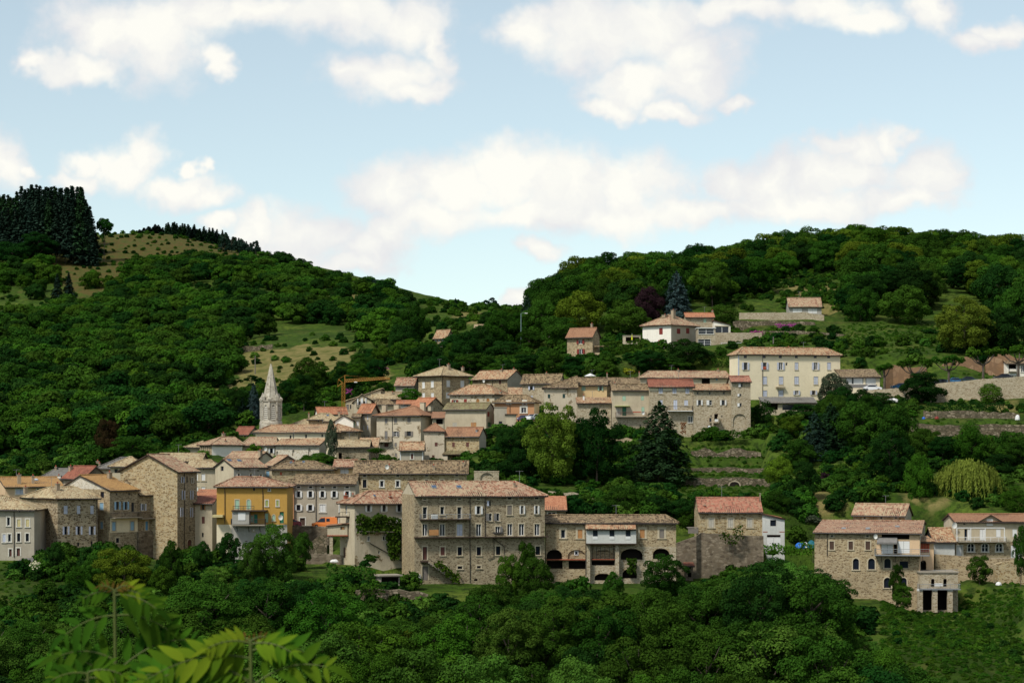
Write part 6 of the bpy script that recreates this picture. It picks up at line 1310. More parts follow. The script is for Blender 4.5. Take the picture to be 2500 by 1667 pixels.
# ---- trees one can point to in the village and on the slopes:  px, top, Y, width, height, leaves, shape, name, label
SINGLE = [
 (1350, 970, 438, 150, 222, 'flower', 'big', 'lime_tree', 'tall yellow green tree at the centre of the village slope'),
 (1456, 982, 444, 124, 212, 'dark', 'big', 'broadleaf_tree', 'tall dark tree touching the right side of the tall yellow green tree'),
 (1933, 1012, 440, 58, 66, 'lime', 'near', 'broadleaf_tree', 'small yellow green tree below the long grey lean-to'),
 (1965, 984, 462, 76, 44, 'dark', 'near', 'broadleaf_tree', 'low dark tree hiding the right end of the long grey lean-to'),
 (1863, 975, 456, 64, 56, 'dark', 'round', 'broadleaf_tree', 'dark round tree right of the tall house with blind arch'),
 (1950, 1068, 424, 84, 84, 'mid', 'near', 'broadleaf_tree', 'mid green tree below the small yellow green tree'),
 (1900, 1108, 412, 72, 90, 'lime', 'near', 'broadleaf_tree', 'olive yellow pointed tree beside the grass terraces'),
 (1966, 1122, 404, 74, 104, 'dark', 'near', 'broadleaf_tree', 'dark green tree right of the olive yellow pointed tree'),
 (2092, 972, 446, 124, 138, 'mid', 'near', 'broadleaf_tree', 'broad green tree in the middle of the grove under the road'),
 (2178, 986, 440, 104, 128, 'mid', 'near', 'broadleaf_tree', 'green tree at the right end of the grove under the road'),
 (2172, 1042, 414, 124, 152, 'dark', 'big', 'broadleaf_tree', 'big dark tree above the small house with straw roof'),
 (2244, 1104, 400, 66, 134, 'bright', 'near', 'broadleaf_tree', 'bright green upright tree left of the willow'),
 (2252, 1044, 424, 62, 52, 'pale', 'near', 'broadleaf_tree', 'pale green bushy tree above the bright upright tree'),
 (2367, 1024, 436, 54, 52, 'mid', 'round', 'broadleaf_tree', 'round olive green tree in front of the lower retaining wall'),
 (2480, 1180, 384, 76, 76, 'bright', 'round', 'broadleaf_tree', 'round bright green tree at the right edge beyond the willow'),
 (2475, 1048, 424, 84, 100, 'mid', 'near', 'broadleaf_tree', 'green tree at the right edge above the willow'),
 (2440, 1105, 408, 90, 70, 'dark', 'near', 'broadleaf_tree', 'dark green tree just right of the willow'),
 (2330, 1082, 420, 90, 44, 'mid', 'near', 'broadleaf_tree', 'low wide green tree just above the willow'),
 (2410, 1080, 422, 90, 46, 'mid', 'near', 'broadleaf_tree', 'low green tree above the right half of the willow'),
 (2015, 1148, 404, 40, 44, 'purple', 'shrub', 'purple_bush', 'small purple leaved bush on the slope'),
 (2060, 1140, 406, 60, 50, 'mid', 'near', 'broadleaf_tree', 'small green tree right of the purple leaved bush'),
 (2110, 1185, 392, 48, 40, 'mid', 'near', 'broadleaf_tree', 'small olive green tree above the straw roofed small house'),
 (1893, 1196, 384, 66, 66, 'mid', 'near', 'broadleaf_tree', 'green tree right behind the mottled red roof'),
 (1945, 1215, 378, 62, 60, 'dark', 'near', 'broadleaf_tree', 'low dark tree on the bank right of the white block garage'),
 (1520, 1184, 374, 100, 84, 'mid', 'near', 'broadleaf_tree', 'green tree behind the long arcaded building'),
 (1598, 1206, 370, 92, 62, 'dark', 'near', 'broadleaf_tree', 'low dark green tree behind the right half of the arcaded building'),
 (1662, 1212, 368, 78, 66, 'dark', 'near', 'broadleaf_tree', 'dark green tree left of the mottled red roof'),
 (1680, 1240, 352, 50, 70, 'mid', 'near', 'broadleaf_tree', 'green tree between the arcaded building and the timber deck'),
 (1650, 1150, 412, 52, 46, 'dark', 'round', 'broadleaf_tree', 'low dark bushy tree at the foot of the cedar'),
 (2250, 905, 466, 104, 88, 'dark', 'near', 'broadleaf_tree', 'dark bushy tree growing against the road wall'),
 (2418, 934, 464, 60, 54, 'bright', 'round', 'broadleaf_tree', 'bright green round bush against the road wall'),
 (2035, 905, 470, 74, 96, 'grey', 'near', 'birch_tree', 'grey green airy tree at the right corner of the cream building'),
 (2105, 945, 462, 60, 70, 'dark', 'near', 'broadleaf_tree', 'dark green tree below the white car'),
 (2354, 716, 545, 150, 152, 'flower', 'big', 'chestnut_tree', 'big yellow flowering chestnut tree alone on the upper right slope'),
 (2448, 745, 575, 110, 120, 'dark', 'near', 'broadleaf_tree', 'dark tree right behind the big flowering chestnut'),
 (1418, 704, 620, 122, 124, 'lime', 'near', 'broadleaf_tree', 'yellow green round tree above the lone stone house'),
 (1525, 735, 600, 112, 96, 'mid', 'near', 'broadleaf_tree', 'green tree left of the purple beech'),
 (1582, 698, 612, 70, 100, 'purple', 'near', 'purple_beech', 'dark purple beech behind the white and taupe house'),
 (1200, 721, 960, 38, 34, 'conifer', 'pine', 'pine_tree', 'lone rounded pine standing on the saddle skyline'),
 (1008, 740, 700, 80, 80, 'mid', 'near', 'broadleaf_tree', 'large green tree above the stone farmhouse'),
 (1000, 822, 618, 60, 66, 'bright', 'near', 'broadleaf_tree', 'bright green tree left of the stone farmhouse'),
 (985, 790, 660, 70, 90, 'dark', 'near', 'broadleaf_tree', 'dark tree left of the bright green tree by the farmhouse'),
 (1140, 806, 612, 76, 100, 'dark', 'near', 'broadleaf_tree', 'dark green tree hiding the right side of the farmhouse'),
 (1165, 790, 620, 80, 90, 'dark', 'near', 'broadleaf_tree', 'dark tree in front of the grey house with straw roof'),
 (1222, 756, 640, 80, 100, 'mid', 'near', 'broadleaf_tree', 'tall green tree left of the street lamp on the ridge path'),
 (1235, 830, 600, 80, 60, 'dark', 'near', 'broadleaf_tree', 'low dark tree left of the hill path'),
 (1325, 728, 625, 90, 110, 'mid', 'near', 'broadleaf_tree', 'green tree right of the street lamp on the ridge path'),
 (1370, 770, 610, 90, 90, 'mid', 'near', 'broadleaf_tree', 'green tree behind the lone stone house'),
 (1290, 800, 606, 66, 60, 'mid', 'near', 'broadleaf_tree', 'small green tree above the hill path'),
 (1150, 860, 570, 100, 56, 'mid', 'near', 'broadleaf_tree', 'green bushy tree behind the square stone house'),
 (1215, 880, 545, 70, 44, 'mid', 'near', 'broadleaf_tree', 'low green tree right of the square stone house'),
 (1068, 868, 575, 90, 60, 'dark', 'near', 'broadleaf_tree', 'dark tree just above the square stone house'),
 (1290, 862, 540, 90, 58, 'dark', 'near', 'broadleaf_tree', 'dark green tree below the hill path'),
 (1350, 850, 530, 76, 76, 'mid', 'near', 'broadleaf_tree', 'green tree at the left foot of the lone stone house'),
 (1405, 868, 518, 74, 52, 'dark', 'near', 'broadleaf_tree', 'dark bushy tree in front of the lone stone house'),
 (1478, 878, 508, 56, 50, 'mid', 'near', 'broadleaf_tree', 'round green tree behind the pale yellow house'),
 (1535, 894, 502, 42, 28, 'yellow', 'shrub', 'yellow_bush', 'yellow leaved bush behind the upper row of roofs'),
 (1680, 822, 520, 116, 90, 'dark', 'near', 'broadleaf_tree', 'dark wide tree in front of the white and taupe house'),
 (1590, 850, 516, 96, 64, 'dark', 'near', 'broadleaf_tree', 'low dark tree left of the dark wide tree below the white and taupe house'),
 (1640, 868, 508, 80, 48, 'mid', 'near', 'broadleaf_tree', 'low green tree behind the long rose roof'),
 (1765, 742, 590, 78, 56, 'mid', 'round', 'broadleaf_tree', 'green tree right above the low white house with the wide window'),
 (757, 866, 560, 88, 112, 'mid', 'near', 'broadleaf_tree', 'bushy green tree on the dry field right of the spire'),
 (700, 925, 545, 46, 40, 'dark', 'near', 'broadleaf_tree', 'small dark tree between the spire and the bushy tree on the field'),
 (575, 945, 510, 56, 100, 'dark', 'near', 'broadleaf_tree', 'dark tree two steps left of the church tower'),
 (612, 911, 580, 42, 26, 'dark', 'pine', 'umbrella_tree', 'small umbrella shaped tree on the dry field left of the spire'),
 (572, 916, 585, 44, 30, 'dark', 'pine', 'umbrella_tree', 'small umbrella shaped tree at the edge of the left wood'),
 (810, 1018, 420, 30, 104, 'grey', 'near', 'ivy_clad_tree', 'narrow ivy clad tree in front of the church roof'),
 (775, 1103, 418, 84, 36, 'mid', 'near', 'shrubbery', 'green shrubbery at the foot of the narrow ivy clad tree'),
 (622, 1077, 424, 44, 26, 'bright', 'shrub', 'round_shrub', 'round bright shrub before the church aisle'),
 (920, 1091, 417, 46, 17, 'bright', 'round', 'pollard_tree', 'flat topped bright green tree beside the grey stone barn'),
 (946, 1107, 416, 15, 17, 'mid', 'round', 'clipped_bush', 'small dark ball shaped bush right of the flat topped tree'),
 (1003, 946, 486, 58, 36, 'bright', 'near', 'broadleaf_tree', 'bright green tree left below the square stone house'),
 (945, 929, 496, 38, 30, 'mid', 'near', 'broadleaf_tree', 'green bush at the tip of the crane jib'),
 (1244, 1044, 444, 66, 76, 'dark', 'near', 'broadleaf_tree', 'dark ivy grown tree below the parked cars'),
 (1268, 1092, 432, 92, 92, 'dark', 'near', 'broadleaf_tree', 'dark tree left of the tall yellow green tree'),
 (28, 1044, 470, 104, 104, 'mid', 'near', 'plane_tree', 'first plane tree of the row at the left edge'),
 (98, 1050, 466, 92, 96, 'mid', 'near', 'plane_tree', 'second plane tree of the row at the left edge'),
 (164, 1056, 462, 92, 96, 'mid', 'near', 'plane_tree', 'right end plane tree of the row at the left edge'),
 (262, 1018, 470, 58, 110, 'rust', 'near', 'copper_tree', 'brown copper coloured tree at the foot of the left wood'),
 (316, 988, 500, 26, 66, 'red', 'pine', 'red_leaved_tree', 'slim dying tree with red leaves at the foot of the wood'),
 (322, 1062, 432, 114, 66, 'mid', 'near', 'broadleaf_tree', 'round green tree behind the roofs right of the copper coloured tree'),
 (420, 1000, 500, 70, 90, 'bright', 'near', 'broadleaf_tree', 'green tree rising behind the left end of the church group'),
 (500, 985, 500, 70, 90, 'dark', 'near', 'broadleaf_tree', 'dark green tree behind the house with ribbed stone side'),
 (300, 1325, 301, 140, 136, 'lime', 'big', 'lime_tree', 'round golden green tree in front of the leftmost stone houses'),
 (190, 1376, 300, 60, 64, 'bright', 'round', 'round_shrub', 'round bright green bush below the spotted stone house'),
 (228, 1350, 306, 60, 46, 'mid', 'near', 'broadleaf_tree', 'small green tree below the spotted stone house'),
 (132, 1320, 318, 44, 46, 'dark', 'near', 'broadleaf_tree', 'small dark tree at the corner of the spotted stone house'),
 (420, 1312, 304, 54, 100, 'mid', 'near', 'broadleaf_tree', 'slender green tree at the foot of the tallest stone house'),
 (400, 1376, 298, 64, 80, 'bright', 'near', 'broadleaf_tree', 'green tree right beside the golden green tree'),
 (492, 1316, 312, 46, 36, 'dark', 'near', 'broadleaf_tree', 'small dark tree below the small beige house with red roof'),
 (560, 1295, 318, 56, 76, 'dark', 'near', 'broadleaf_tree', 'dark bushy tree at the left foot of the ochre yellow house'),
 (668, 1270, 306, 128, 170, 'pale', 'big', 'broadleaf_tree', 'tall pale green tree in front of the ochre yellow house'),
 (612, 1316, 303, 60, 120, 'pale', 'near', 'broadleaf_tree', 'pale green tree left of the tall pale green tree'),
 (738, 1296, 318, 44, 60, 'mid', 'near', 'broadleaf_tree', 'small green tree below the orange van'),
 (1285, 1316, 306, 54, 62, 'mid', 'near', 'broadleaf_tree', 'slim tree crown before the corner of the large stone building'),
 (1240, 1350, 300, 60, 110, 'bright', 'near', 'broadleaf_tree', 'bright green tree before the right wing of the large stone building'),
 (1305, 1358, 298, 90, 100, 'mid', 'near', 'broadleaf_tree', 'green tree before the left arch of the arcaded building'),
 (1620, 1345, 302, 118, 116, 'mid', 'big', 'broadleaf_tree', 'round dark green tree before the right arches of the arcaded building'),
 (1500, 1390, 300, 50, 70, 'mid', 'near', 'broadleaf_tree', 'small green tree before the middle arches of the arcaded building'),
 (2392, 1352, 322, 56, 76, 'mid', 'near', 'broadleaf_tree', 'dense green tree before the curved driveway wall'),
 (2492, 1275, 316, 40, 40, 'mid', 'near', 'broadleaf_tree', 'leafy branch of a tree cut by the right edge of the picture'),
 (2205, 1425, 306, 50, 60, 'mid', 'near', 'broadleaf_tree', 'small tree beside the terrace pillars'),
 (2190, 1372, 308, 40, 80, 'ivy', 'near', 'climbing_shrub', 'climbing shrub at the corner of the big stone house'),
]
def hit_ground(px, py, y0=285, y1=1300):
    Y = y0
    while Y < y1:
        p = at(px, py, Y)
        if gz_mesh(p.x, Y) > p.z: return Y
        Y += 2.0
    return None
def refit(px, top, Y, w, h_, grow=True):
    yh = hit_ground(px, top + h_ * .97)
    if yh is not None and yh < Y: Y = yh + 1
    p = at(px, top + h_, Y); g = gz_mesh(p.x, Y); gap = p.z - g
    if grow and 0 < gap < 9: h_ = h_ + gap * .85 * FPX / Y
    return Y, h_
for (px, top, Y, w, h_, m, kd, nm, lb) in SINGLE:
    if kd != 'pine' and 'pollard' not in nm and 'plane' not in nm: Y, h_ = refit(px, top, Y, w, h_)
    tree(nm, lb, px, top, Y, w, h_, m, kd, cat='tree' if not any(q in nm for q in ('bush', 'shrub')) else 'bush')
CONIF = [(1610, 980, 402, 166, 196, 'fir', 'cedar', 'cedar_tree', 'tall cedar with layered branches right of the tall dark tree', 1212),
 (1652, 662, 612, 84, 128, 'blue', 'cedar', 'blue_cedar', 'blue grey cedar behind the white and taupe house', None),
 (1292, 710, 625, 54, 84, 'conifer', 'cedar', 'fir_tree', 'black green fir on the ridge left of the round yellow green tree', None),
 (2028, 985, 448, 108, 135, 'fir', 'cedar', 'cedar_tree', 'dark cedar at the left of the grove under the road', None),
 (1988, 1005, 444, 90, 125, 'conifer', 'cedar', 'fir_tree', 'black green fir left of the dark cedar in the grove', None),
 (619, 936, 498, 48, 100, 'blue', 'cedar', 'blue_cedar', 'blue grey conifer just left of the church tower', None),
 (590, 960, 505, 40, 80, 'conifer', 'cedar', 'fir_tree', 'dark conifer left of the blue grey conifer by the church', None),
 (140, 668, 950, 34, 66, 'conifer', 'spruce', 'spruce_tree', 'left one of two spruces standing on the left hillside', None),
 (168, 666, 950, 36, 68, 'conifer', 'spruce', 'spruce_tree', 'right one of two spruces standing on the left hillside', None),
 (1112, 728, 960, 14, 18, 'conifer', 'spruce', 'spruce_tree', 'tiny spruce on the saddle left of the lone pine', None),
 (1262, 742, 920, 12, 16, 'conifer', 'spruce', 'spruce_tree', 'tiny bare spruce right of the lone pine', None),
 (1845, 1570, 262, 56, 130, 'rust', 'cedar', 'dying_spruce', 'left dying brownish spruce in the foreground wood', None),
 (1932, 1598, 258, 50, 120, 'rust', 'cedar', 'dying_spruce', 'right dying brownish spruce in the foreground wood', None)]
for (px, top, Y, w, h_, m, kd, nm, lb, bs) in CONIF:
    Y, h_ = refit(px, top, Y, w, h_, bs is None and Y < 900)
    tree(nm, lb, px, top, Y, w, h_, m, kd, base=bs)
tree('willow_tree', 'weeping willow with hanging yellow green branches', 2362, 1114, 374, 166, 138, 'willow', 'willow', trunkr=6)
# ---- spruce plantation and pines on the left summit
k = 0
for row, (Y, off) in enumerate(((1120, 0), (1150, 9), (1180, 3), (1100, 14))):
    for px in range(-10, 222, 17):
        x = px + off * 1.0 + rnd.uniform(-4, 4)
        topc = 452 + (0 if x < 200 else (x - 200) * 2.4) + (14 if x < 45 else 0) + abs(x - 120) * .05 + row * 2 + rnd.uniform(-7, 10)
        if x > 236: continue
        if row == 3: topc += 30
        tree('spruce_tree', 'tall dark spruce in the plantation on the left summit', x, topc + 3, Y, 60, 132, rnd.choice(('conifer', 'conifer', 'fir')), 'spruce', group='spruces of the summit plantation', var=k % 3); k += 1
tree('broadleaf_tree', 'dark round tree at the right end of the spruce plantation', 254, 524, 1130, 44, 54, 'dark', 'far')
tree('broadleaf_tree', 'dark round tree below the spruce plantation', 92, 562, 1090, 86, 70, 'dark', 'near'); tree('broadleaf_tree', 'dark tree at the left edge below the plantation', 25, 590, 1080, 90, 60, 'dark', 'near')
for k in range(78):
    f = k / 77; px = 325 + 330 * f + rnd.uniform(-4, 4)
    top = np.interp(px, [325, 345, 385, 430, 500, 560, 600, 650], [562, 556, 545, 541, 549, 565, 585, 610]) + rnd.uniform(-3, 11)
    tree('spruce_tree', 'small dark conifer in the row along the far summit', px, top + 3, 1300 + rnd.uniform(0, 25), rnd.uniform(24, 36), 46 if px > 390 else 18, rnd.choice(('conifer', 'fir')), 'spruce', group='conifers along the far summit')
for i, (px, top, w, h_) in enumerate(((548, 562, 34, 50), (566, 572, 36, 46), (588, 576, 34, 48), (603, 590, 30, 34), (625, 578, 24, 50), (545, 590, 30, 30), (575, 590, 36, 32))):
    tree('pine_tree', 'dark ragged pine in the clump on the shoulder of the left hill', px, top, 1180, w, h_, 'conifer', 'pine', group='pines on the shoulder of the left hill')
for i in range(22):
    px = 880 + i * 4.6; top = np.interp(px, [880, 920, 985], [672, 676, 720]) + rnd.uniform(-3, 16)
    tree('pine_tree', 'dark pine in the clump low on the ridge of the left hill', px, top, 1000 + rnd.uniform(-20, 20), 26, 30, 'conifer', 'pine', group='pines low on the ridge of the left hill')
# ---- woods: positions on the ground, kept where the photograph shows wood
def footprint_free(x, y, mgn):
    for h in HOUSES:
        lu = (x - h.O.x) * h.ex.x + (y - h.O.y) * h.ex.y; lv = -(x - h.O.x) * h.ex.y + (y - h.O.y) * h.ex.x
        if -mgn < lu < h.w + mgn and -mgn < lv < h.d + mgn: return False
    return True
HB = []
for _h in HOUSES:
    _b = project(_h.O.x, _h.O.y, _h.O.z); _e = float(project(_h.O.x, _h.O.y, _h.O.z + _h.ze)[1]); _x = [_h.x0p, _h.x1p]
    HB.append((min(_x) - 4, max(_x) + 4, float(_b[1]), _h.O.y, _e))
def hides(px, Y, z, hgt, slack=.35):
    top = HY - FPX * (z + hgt) / Y
    for a, b, base, hy, ev in HB:
        if a < px < b and hy > Y and top < base - (base - ev) * slack and HY - FPX * z / Y > ev: return True
    return False
def scatter(poly, y0, y1, spacing, seed, avoid=(), jitter=.5, mgn=3, keep=1.0, hide=0):
    r = random.Random(seed); out = []
    xs0 = min((p[0] - CX) / FPX for p in poly); xs1 = max((p[0] - CX) / FPX for p in poly)
    y = y0
    while y < y1:
        x = xs0 * y; row = r.random() * spacing
        while x < xs1 * y:
            xx = x + r.uniform(-1, 1) * spacing * jitter; yy = y + r.uniform(-1, 1) * spacing * jitter; x += spacing
            if r.random() > keep: continue
            z = gz_mesh(xx, yy); px, py = CX + FPX * xx / yy, HY - FPX * z / yy
            if not bool(in_poly([px], [py], poly)[0]): continue
            if any(bool(in_poly([px], [py], a)[0]) for a in avoid): continue
            if not footprint_free(xx, yy, mgn): continue
            if hide and yy > 340 and hides(px, yy, z, hide): continue
            out.append((xx, yy, z, px, py))
        y += spacing * .86
    return out
LEFTW = [(-260,800),(70,795),(130,775),(160,755),(200,765),(250,745),(290,700),(310,650),(420,650),(470,640),(560,655),(640,640),(700,648),(800,690),(900,715),(985,742),(1000,790),(985,850),(975,870),(900,835),(868,800),(790,790),(700,795),(620,835),(555,850),(592,925),(560,945),(440,985),(420,1020),(520,1045),(640,1035),(650,1010),(650,1050),(420,1100),(330,1110),(230,1120),(-260,1130)]
OPENL = [[(770,705),(930,730),(935,765),(800,765)],[(430,690),(560,690),(700,720),(720,745),(600,750),(480,735),(420,710)],[(0,700),(130,680),(150,745),(60,800),(0,780)]]
pts = scatter(LEFTW, 455, 1180, 9.6, 11, OPENL, keep=.93, hide=9)
pts += scatter([(0,650),(150,640),(150,690),(60,700),(0,700)], 900, 1150, 11, 12)
pts += scatter([(130,690),(300,640),(300,760),(130,760)], 800, 1100, 24, 13, keep=.5)
for a in OPENL: pts += scatter(a, 700, 1180, 20, 14, keep=.45)
pts.sort(key=lambda q: q[1])
def wood_tree(q, r, label, group, hh, ww, mats, kind='far', name='broadleaf_tree'):
    x, y, z, px, py = q
    m = r.choices([a for a, b in mats], [b for a, b in mats])[0]
    root = tag(empty(name, (x, y, z)), label, 'tree', group)
    w = r.uniform(*ww); hgt = r.uniform(*hh); cz = hgt - w * .9
    c = link('crown', proto(kind, r.randrange(4), m), root); c.scale = (w * r.uniform(.85, 1.15), w * r.uniform(.85, 1.15), w * r.uniform(.75, 1.25)); c.location = (0, 0, max(cz, w * .6)); c.rotation_euler = (0, 0, r.uniform(0, 6.28))
    t = link('trunk', trunk_mesh(r.randrange(3)), root); t.scale = (w * 1.3, w * 1.3, hgt * .8)
    return root
r6 = random.Random(5)
MX = (('mid', 6), ('dark', 4), ('lime', .35), ('bright', 1.2))
N_IND = 50
for q in pts[:N_IND]: wood_tree(q, r6, 'round crowned green tree in the dense wood on the left hillside', 'trees of the wood on the left hillside', (7.5, 11), (3.9, 6.2), MX)
# the farther crowns, past counting: one object that sets crowns on points
def gn_scatter(name, pts, crowns, label, sizes, zoff, seed, cat):
    r = random.Random(seed); me = bpy.data.meshes.new(name); me.from_pydata([(p[0], p[1], p[2]) for p in pts], [], [])
    sc = [r.uniform(*sizes) for _ in pts]
    a = me.attributes.new('size', 'FLOAT', 'POINT'); a.data.foreach_set('value', sc)
    b = me.attributes.new('turn', 'FLOAT', 'POINT'); b.data.foreach_set('value', [r.uniform(0, 6.28) for _ in pts])
    c = me.attributes.new('pick', 'INT', 'POINT'); c.data.foreach_set('value', [r.randrange(len(crowns)) for _ in pts])
    o = bpy.data.objects.new(name, me); COL.objects.link(o); tag(o, label, cat, None, 'stuff')
    ng = bpy.data.node_groups.new(name, 'GeometryNodeTree'); ng.interface.new_socket('Geometry', in_out='INPUT', socket_type='NodeSocketGeometry'); ng.interface.new_socket('Geometry', in_out='OUTPUT', socket_type='NodeSocketGeometry')
    N = ng.nodes; gi = N.new('NodeGroupInput'); go = N.new('NodeGroupOutput'); j = N.new('GeometryNodeJoinGeometry'); L = ng.links
    for cr in reversed(crowns):
        oi = N.new('GeometryNodeObjectInfo'); oi.inputs['Object'].default_value = cr; oi.transform_space = 'ORIGINAL'; oi.inputs['As Instance'].default_value = True
        L.new(oi.outputs['Geometry'], j.inputs[0])
    ip = N.new('GeometryNodeInstanceOnPoints'); L.new(gi.outputs[0], ip.inputs['Points']); L.new(j.outputs[0], ip.inputs['Instance']); ip.inputs['Pick Instance'].default_value = True
    def att(nm, ty):
        n = N.new('GeometryNodeInputNamedAttribute'); n.data_type = ty; n.inputs[0].default_value = nm; return n.outputs['Attribute']
    L.new(att('pick', 'INT'), ip.inputs['Instance Index'])
    cx = N.new('ShaderNodeCombineXYZ'); L.new(att('turn', 'FLOAT'), cx.inputs[2]); L.new(cx.outputs[0], ip.inputs['Rotation'])
    sx = N.new('ShaderNodeCombineXYZ')
    for i in range(3): L.new(att('size', 'FLOAT'), sx.inputs[i])
    L.new(sx.outputs[0], ip.inputs['Scale']); L.new(ip.outputs[0], go.inputs[0])
    md = o.modifiers.new('scatter', 'NODES'); md.node_group = ng
    return o
crowns = [o for o in COL.objects if o.name.startswith('crown') and o.parent and o.parent.get('group') == 'trees of the wood on the left hillside'][:60]
seen = {}
for o in crowns: seen.setdefault(o.data.name, o)
gn_scatter('distant_wood', [(p[0], p[1], p[2] + 3.6) for p in pts[N_IND:]], list(seen.values()), 'far part of the dense green wood covering the left hillside', (2.8, 6.9), 0, 8, 'wood')
RIGHTW = [(1290,800),(1330,760),(1400,705),(1500,655),(1600,640),(1700,612),(1850,580),(2000,575),(2250,590),(2780,610),(2780,830),(2460,800),(2430,750),(2290,720),(2200,800),(2120,800),(2050,760),(2060,700),(1990,665),(1880,700),(1800,745),(1700,770),(1640,760),(1540,790),(1440,800),(1380,815)]
ptsR = scatter(RIGHTW, 560, 800, 11.5, 21, keep=.95, hide=10)
ptsR.sort(key=lambda q: q[1]); RM = (('mid', 6), ('dark', 3), ('lime', .8), ('bright', 1.0)); N_R = 50
for q in ptsR[:N_R]: wood_tree(q, r6, 'large green tree in the wood along the right ridge', 'trees of the wood on the right ridge', (7, 13), (4.2, 8.0), RM, 'near')
crR = {}
for o in COL.objects:
    if o.name.startswith('crown') and o.parent and o.parent.get('group') == 'trees of the wood on the right ridge': crR.setdefault(o.data.name, o)
gn_scatter('ridge_wood', [(p[0], p[1], p[2] + 5.2) for p in ptsR[N_R:]], list(crR.values()), 'back part of the green wood on the right ridge', (3.8, 7.8), 0, 9, 'wood')
CENTW = [[(985,870),(1080,850),(1180,880),(1200,905),(1010,905),(960,880)],[(650,1015),(720,990),(860,925),(900,870),(960,890),(900,960),(820,975),(720,1020)],[(1180,800),(1290,790),(1330,800),(1290,850),(1200,840)],
         [(420,1060),(520,1000),(640,1000),(640,1060)],[(1730,1020),(1860,1010),(2190,1000),(2210,1150),(2100,1140),(1990,1110),(1900,1060),(1800,1060)],[(2230,1110),(2780,1115),(2780,1180),(2230,1165)]]
ptsC = []
for i, p in enumerate(CENTW): ptsC += scatter(p, 395, 900, 9.0, 31 + i, keep=.8, mgn=4, hide=5.5)
ptsC.sort(key=lambda q: q[1])
for q in ptsC[:40]: wood_tree(q, r6, 'green tree among the many filling the slope round the village', 'trees on the slope round the village', (5, 7.5), (2.6, 4.0), (('mid', 5), ('dark', 4), ('bright', 1.2)), 'near')
crC = {}
for o in COL.objects:
    if o.name.startswith('crown') and o.parent and o.parent.get('group') == 'trees on the slope round the village': crC.setdefault(o.data.name, o)
gn_scatter('slope_thicket', [(p[0], p[1], p[2] + 2.6) for p in ptsC[40:]], list(crC.values()), 'green thicket filling the slope round the village', (2.6, 4.2), 0, 10, 'thicket')
for i, (px, top, w, h_, m) in enumerate(((1462,644,80,80,'mid'),(1503,626,70,80,'dark'),(1534,618,84,90,'mid'),(1617,621,100,90,'mid'),(1705,616,100,90,'mid'),(1793,598,110,100,'mid'),(1866,583,120,110,'mid'),(1985,550,124,130,'mid'),(2048,552,130,140,'lime'),(2131,551,110,120,'mid'),(2182,542,120,120,'mid'),(2265,560,120,120,'lime'),(2343,587,100,90,'mid'),(2405,569,70,80,'mid'),(2473,583,80,70,'mid'))):
    tree('broadleaf_tree', 'tall green tree breaking the skyline of the right ridge', px, top, 735 + (i * 37) % 40, w, h_, m, 'big', group='tall trees on the skyline of the right ridge', var=i % 4)
# ---- foreground valley wood, every crown below the line the buildings need
LIM = [(-60,1480),(60,1495),(130,1510),(230,1490),(330,1440),(400,1420),(450,1375),(520,1345),(590,1350),(650,1400),(740,1385),(850,1405),(880,1500),(1040,1500),(1090,1440),(1180,1405),(1240,1400),(1350,1420),(1480,1425),(1560,1425),(1680,1400),(1740,1375),(1800,1350),(1880,1335),(1960,1335),(2060,1375),(2115,1430),(2150,1500),(2180,1560),(2280,1610),(2380,1660),(2560,1700)]
lx, ly = zip(*LIM)
def lim(px, w): return max(float(np.interp(p, lx, ly)) for p in (px - w * .3, px, px + w * .3))
rv = random.Random(77); nval = 0
VM = (('mid', 5), ('pale', 2.6), ('bright', 2.2), ('dark', 1.5), ('lime', .3))
yrow = 232.0
while yrow < 304:
    px = -170 + rv.uniform(0, 60)
    while px < 2560:
        Y = yrow + rv.uniform(-5, 5); x = (px - CX) / FPX * Y; g = gz_mesh(x, Y)
        hgt = rv.uniform(11, 17); w = rv.uniform(7.5, 15); top = HY - FPX * (g + hgt) / Y; wp = w * FPX / Y
        L0 = lim(px, wp) + rv.uniform(0, 16)
        if top < L0: top = L0; hgt = (HY - top) / FPX * Y - g
        if hgt > 4.2 and top < 1690 and not (860 < px < 1060 and Y > 285) and not (0 < px < 220 and Y > 268):
            w = min(w, hgt * 1.0); wp = w * FPX / Y; hp = min(hgt * .9, w * 1.15) * FPX / Y
            m = rv.choices([a for a, b in VM], [b for a, b in VM])[0]
            tree('broadleaf_tree', 'leafy green tree in the wood filling the foreground valley', px, top, Y, wp, hp, m, 'big', group='trees of the foreground valley wood', var=rv.randrange(4)); nval += 1
        px += rv.uniform(105, 155)
    yrow += 11
open('/tmp/cnt','w').write(str((len(SINGLE), len(pts), len(ptsR), len(ptsC), nval)))

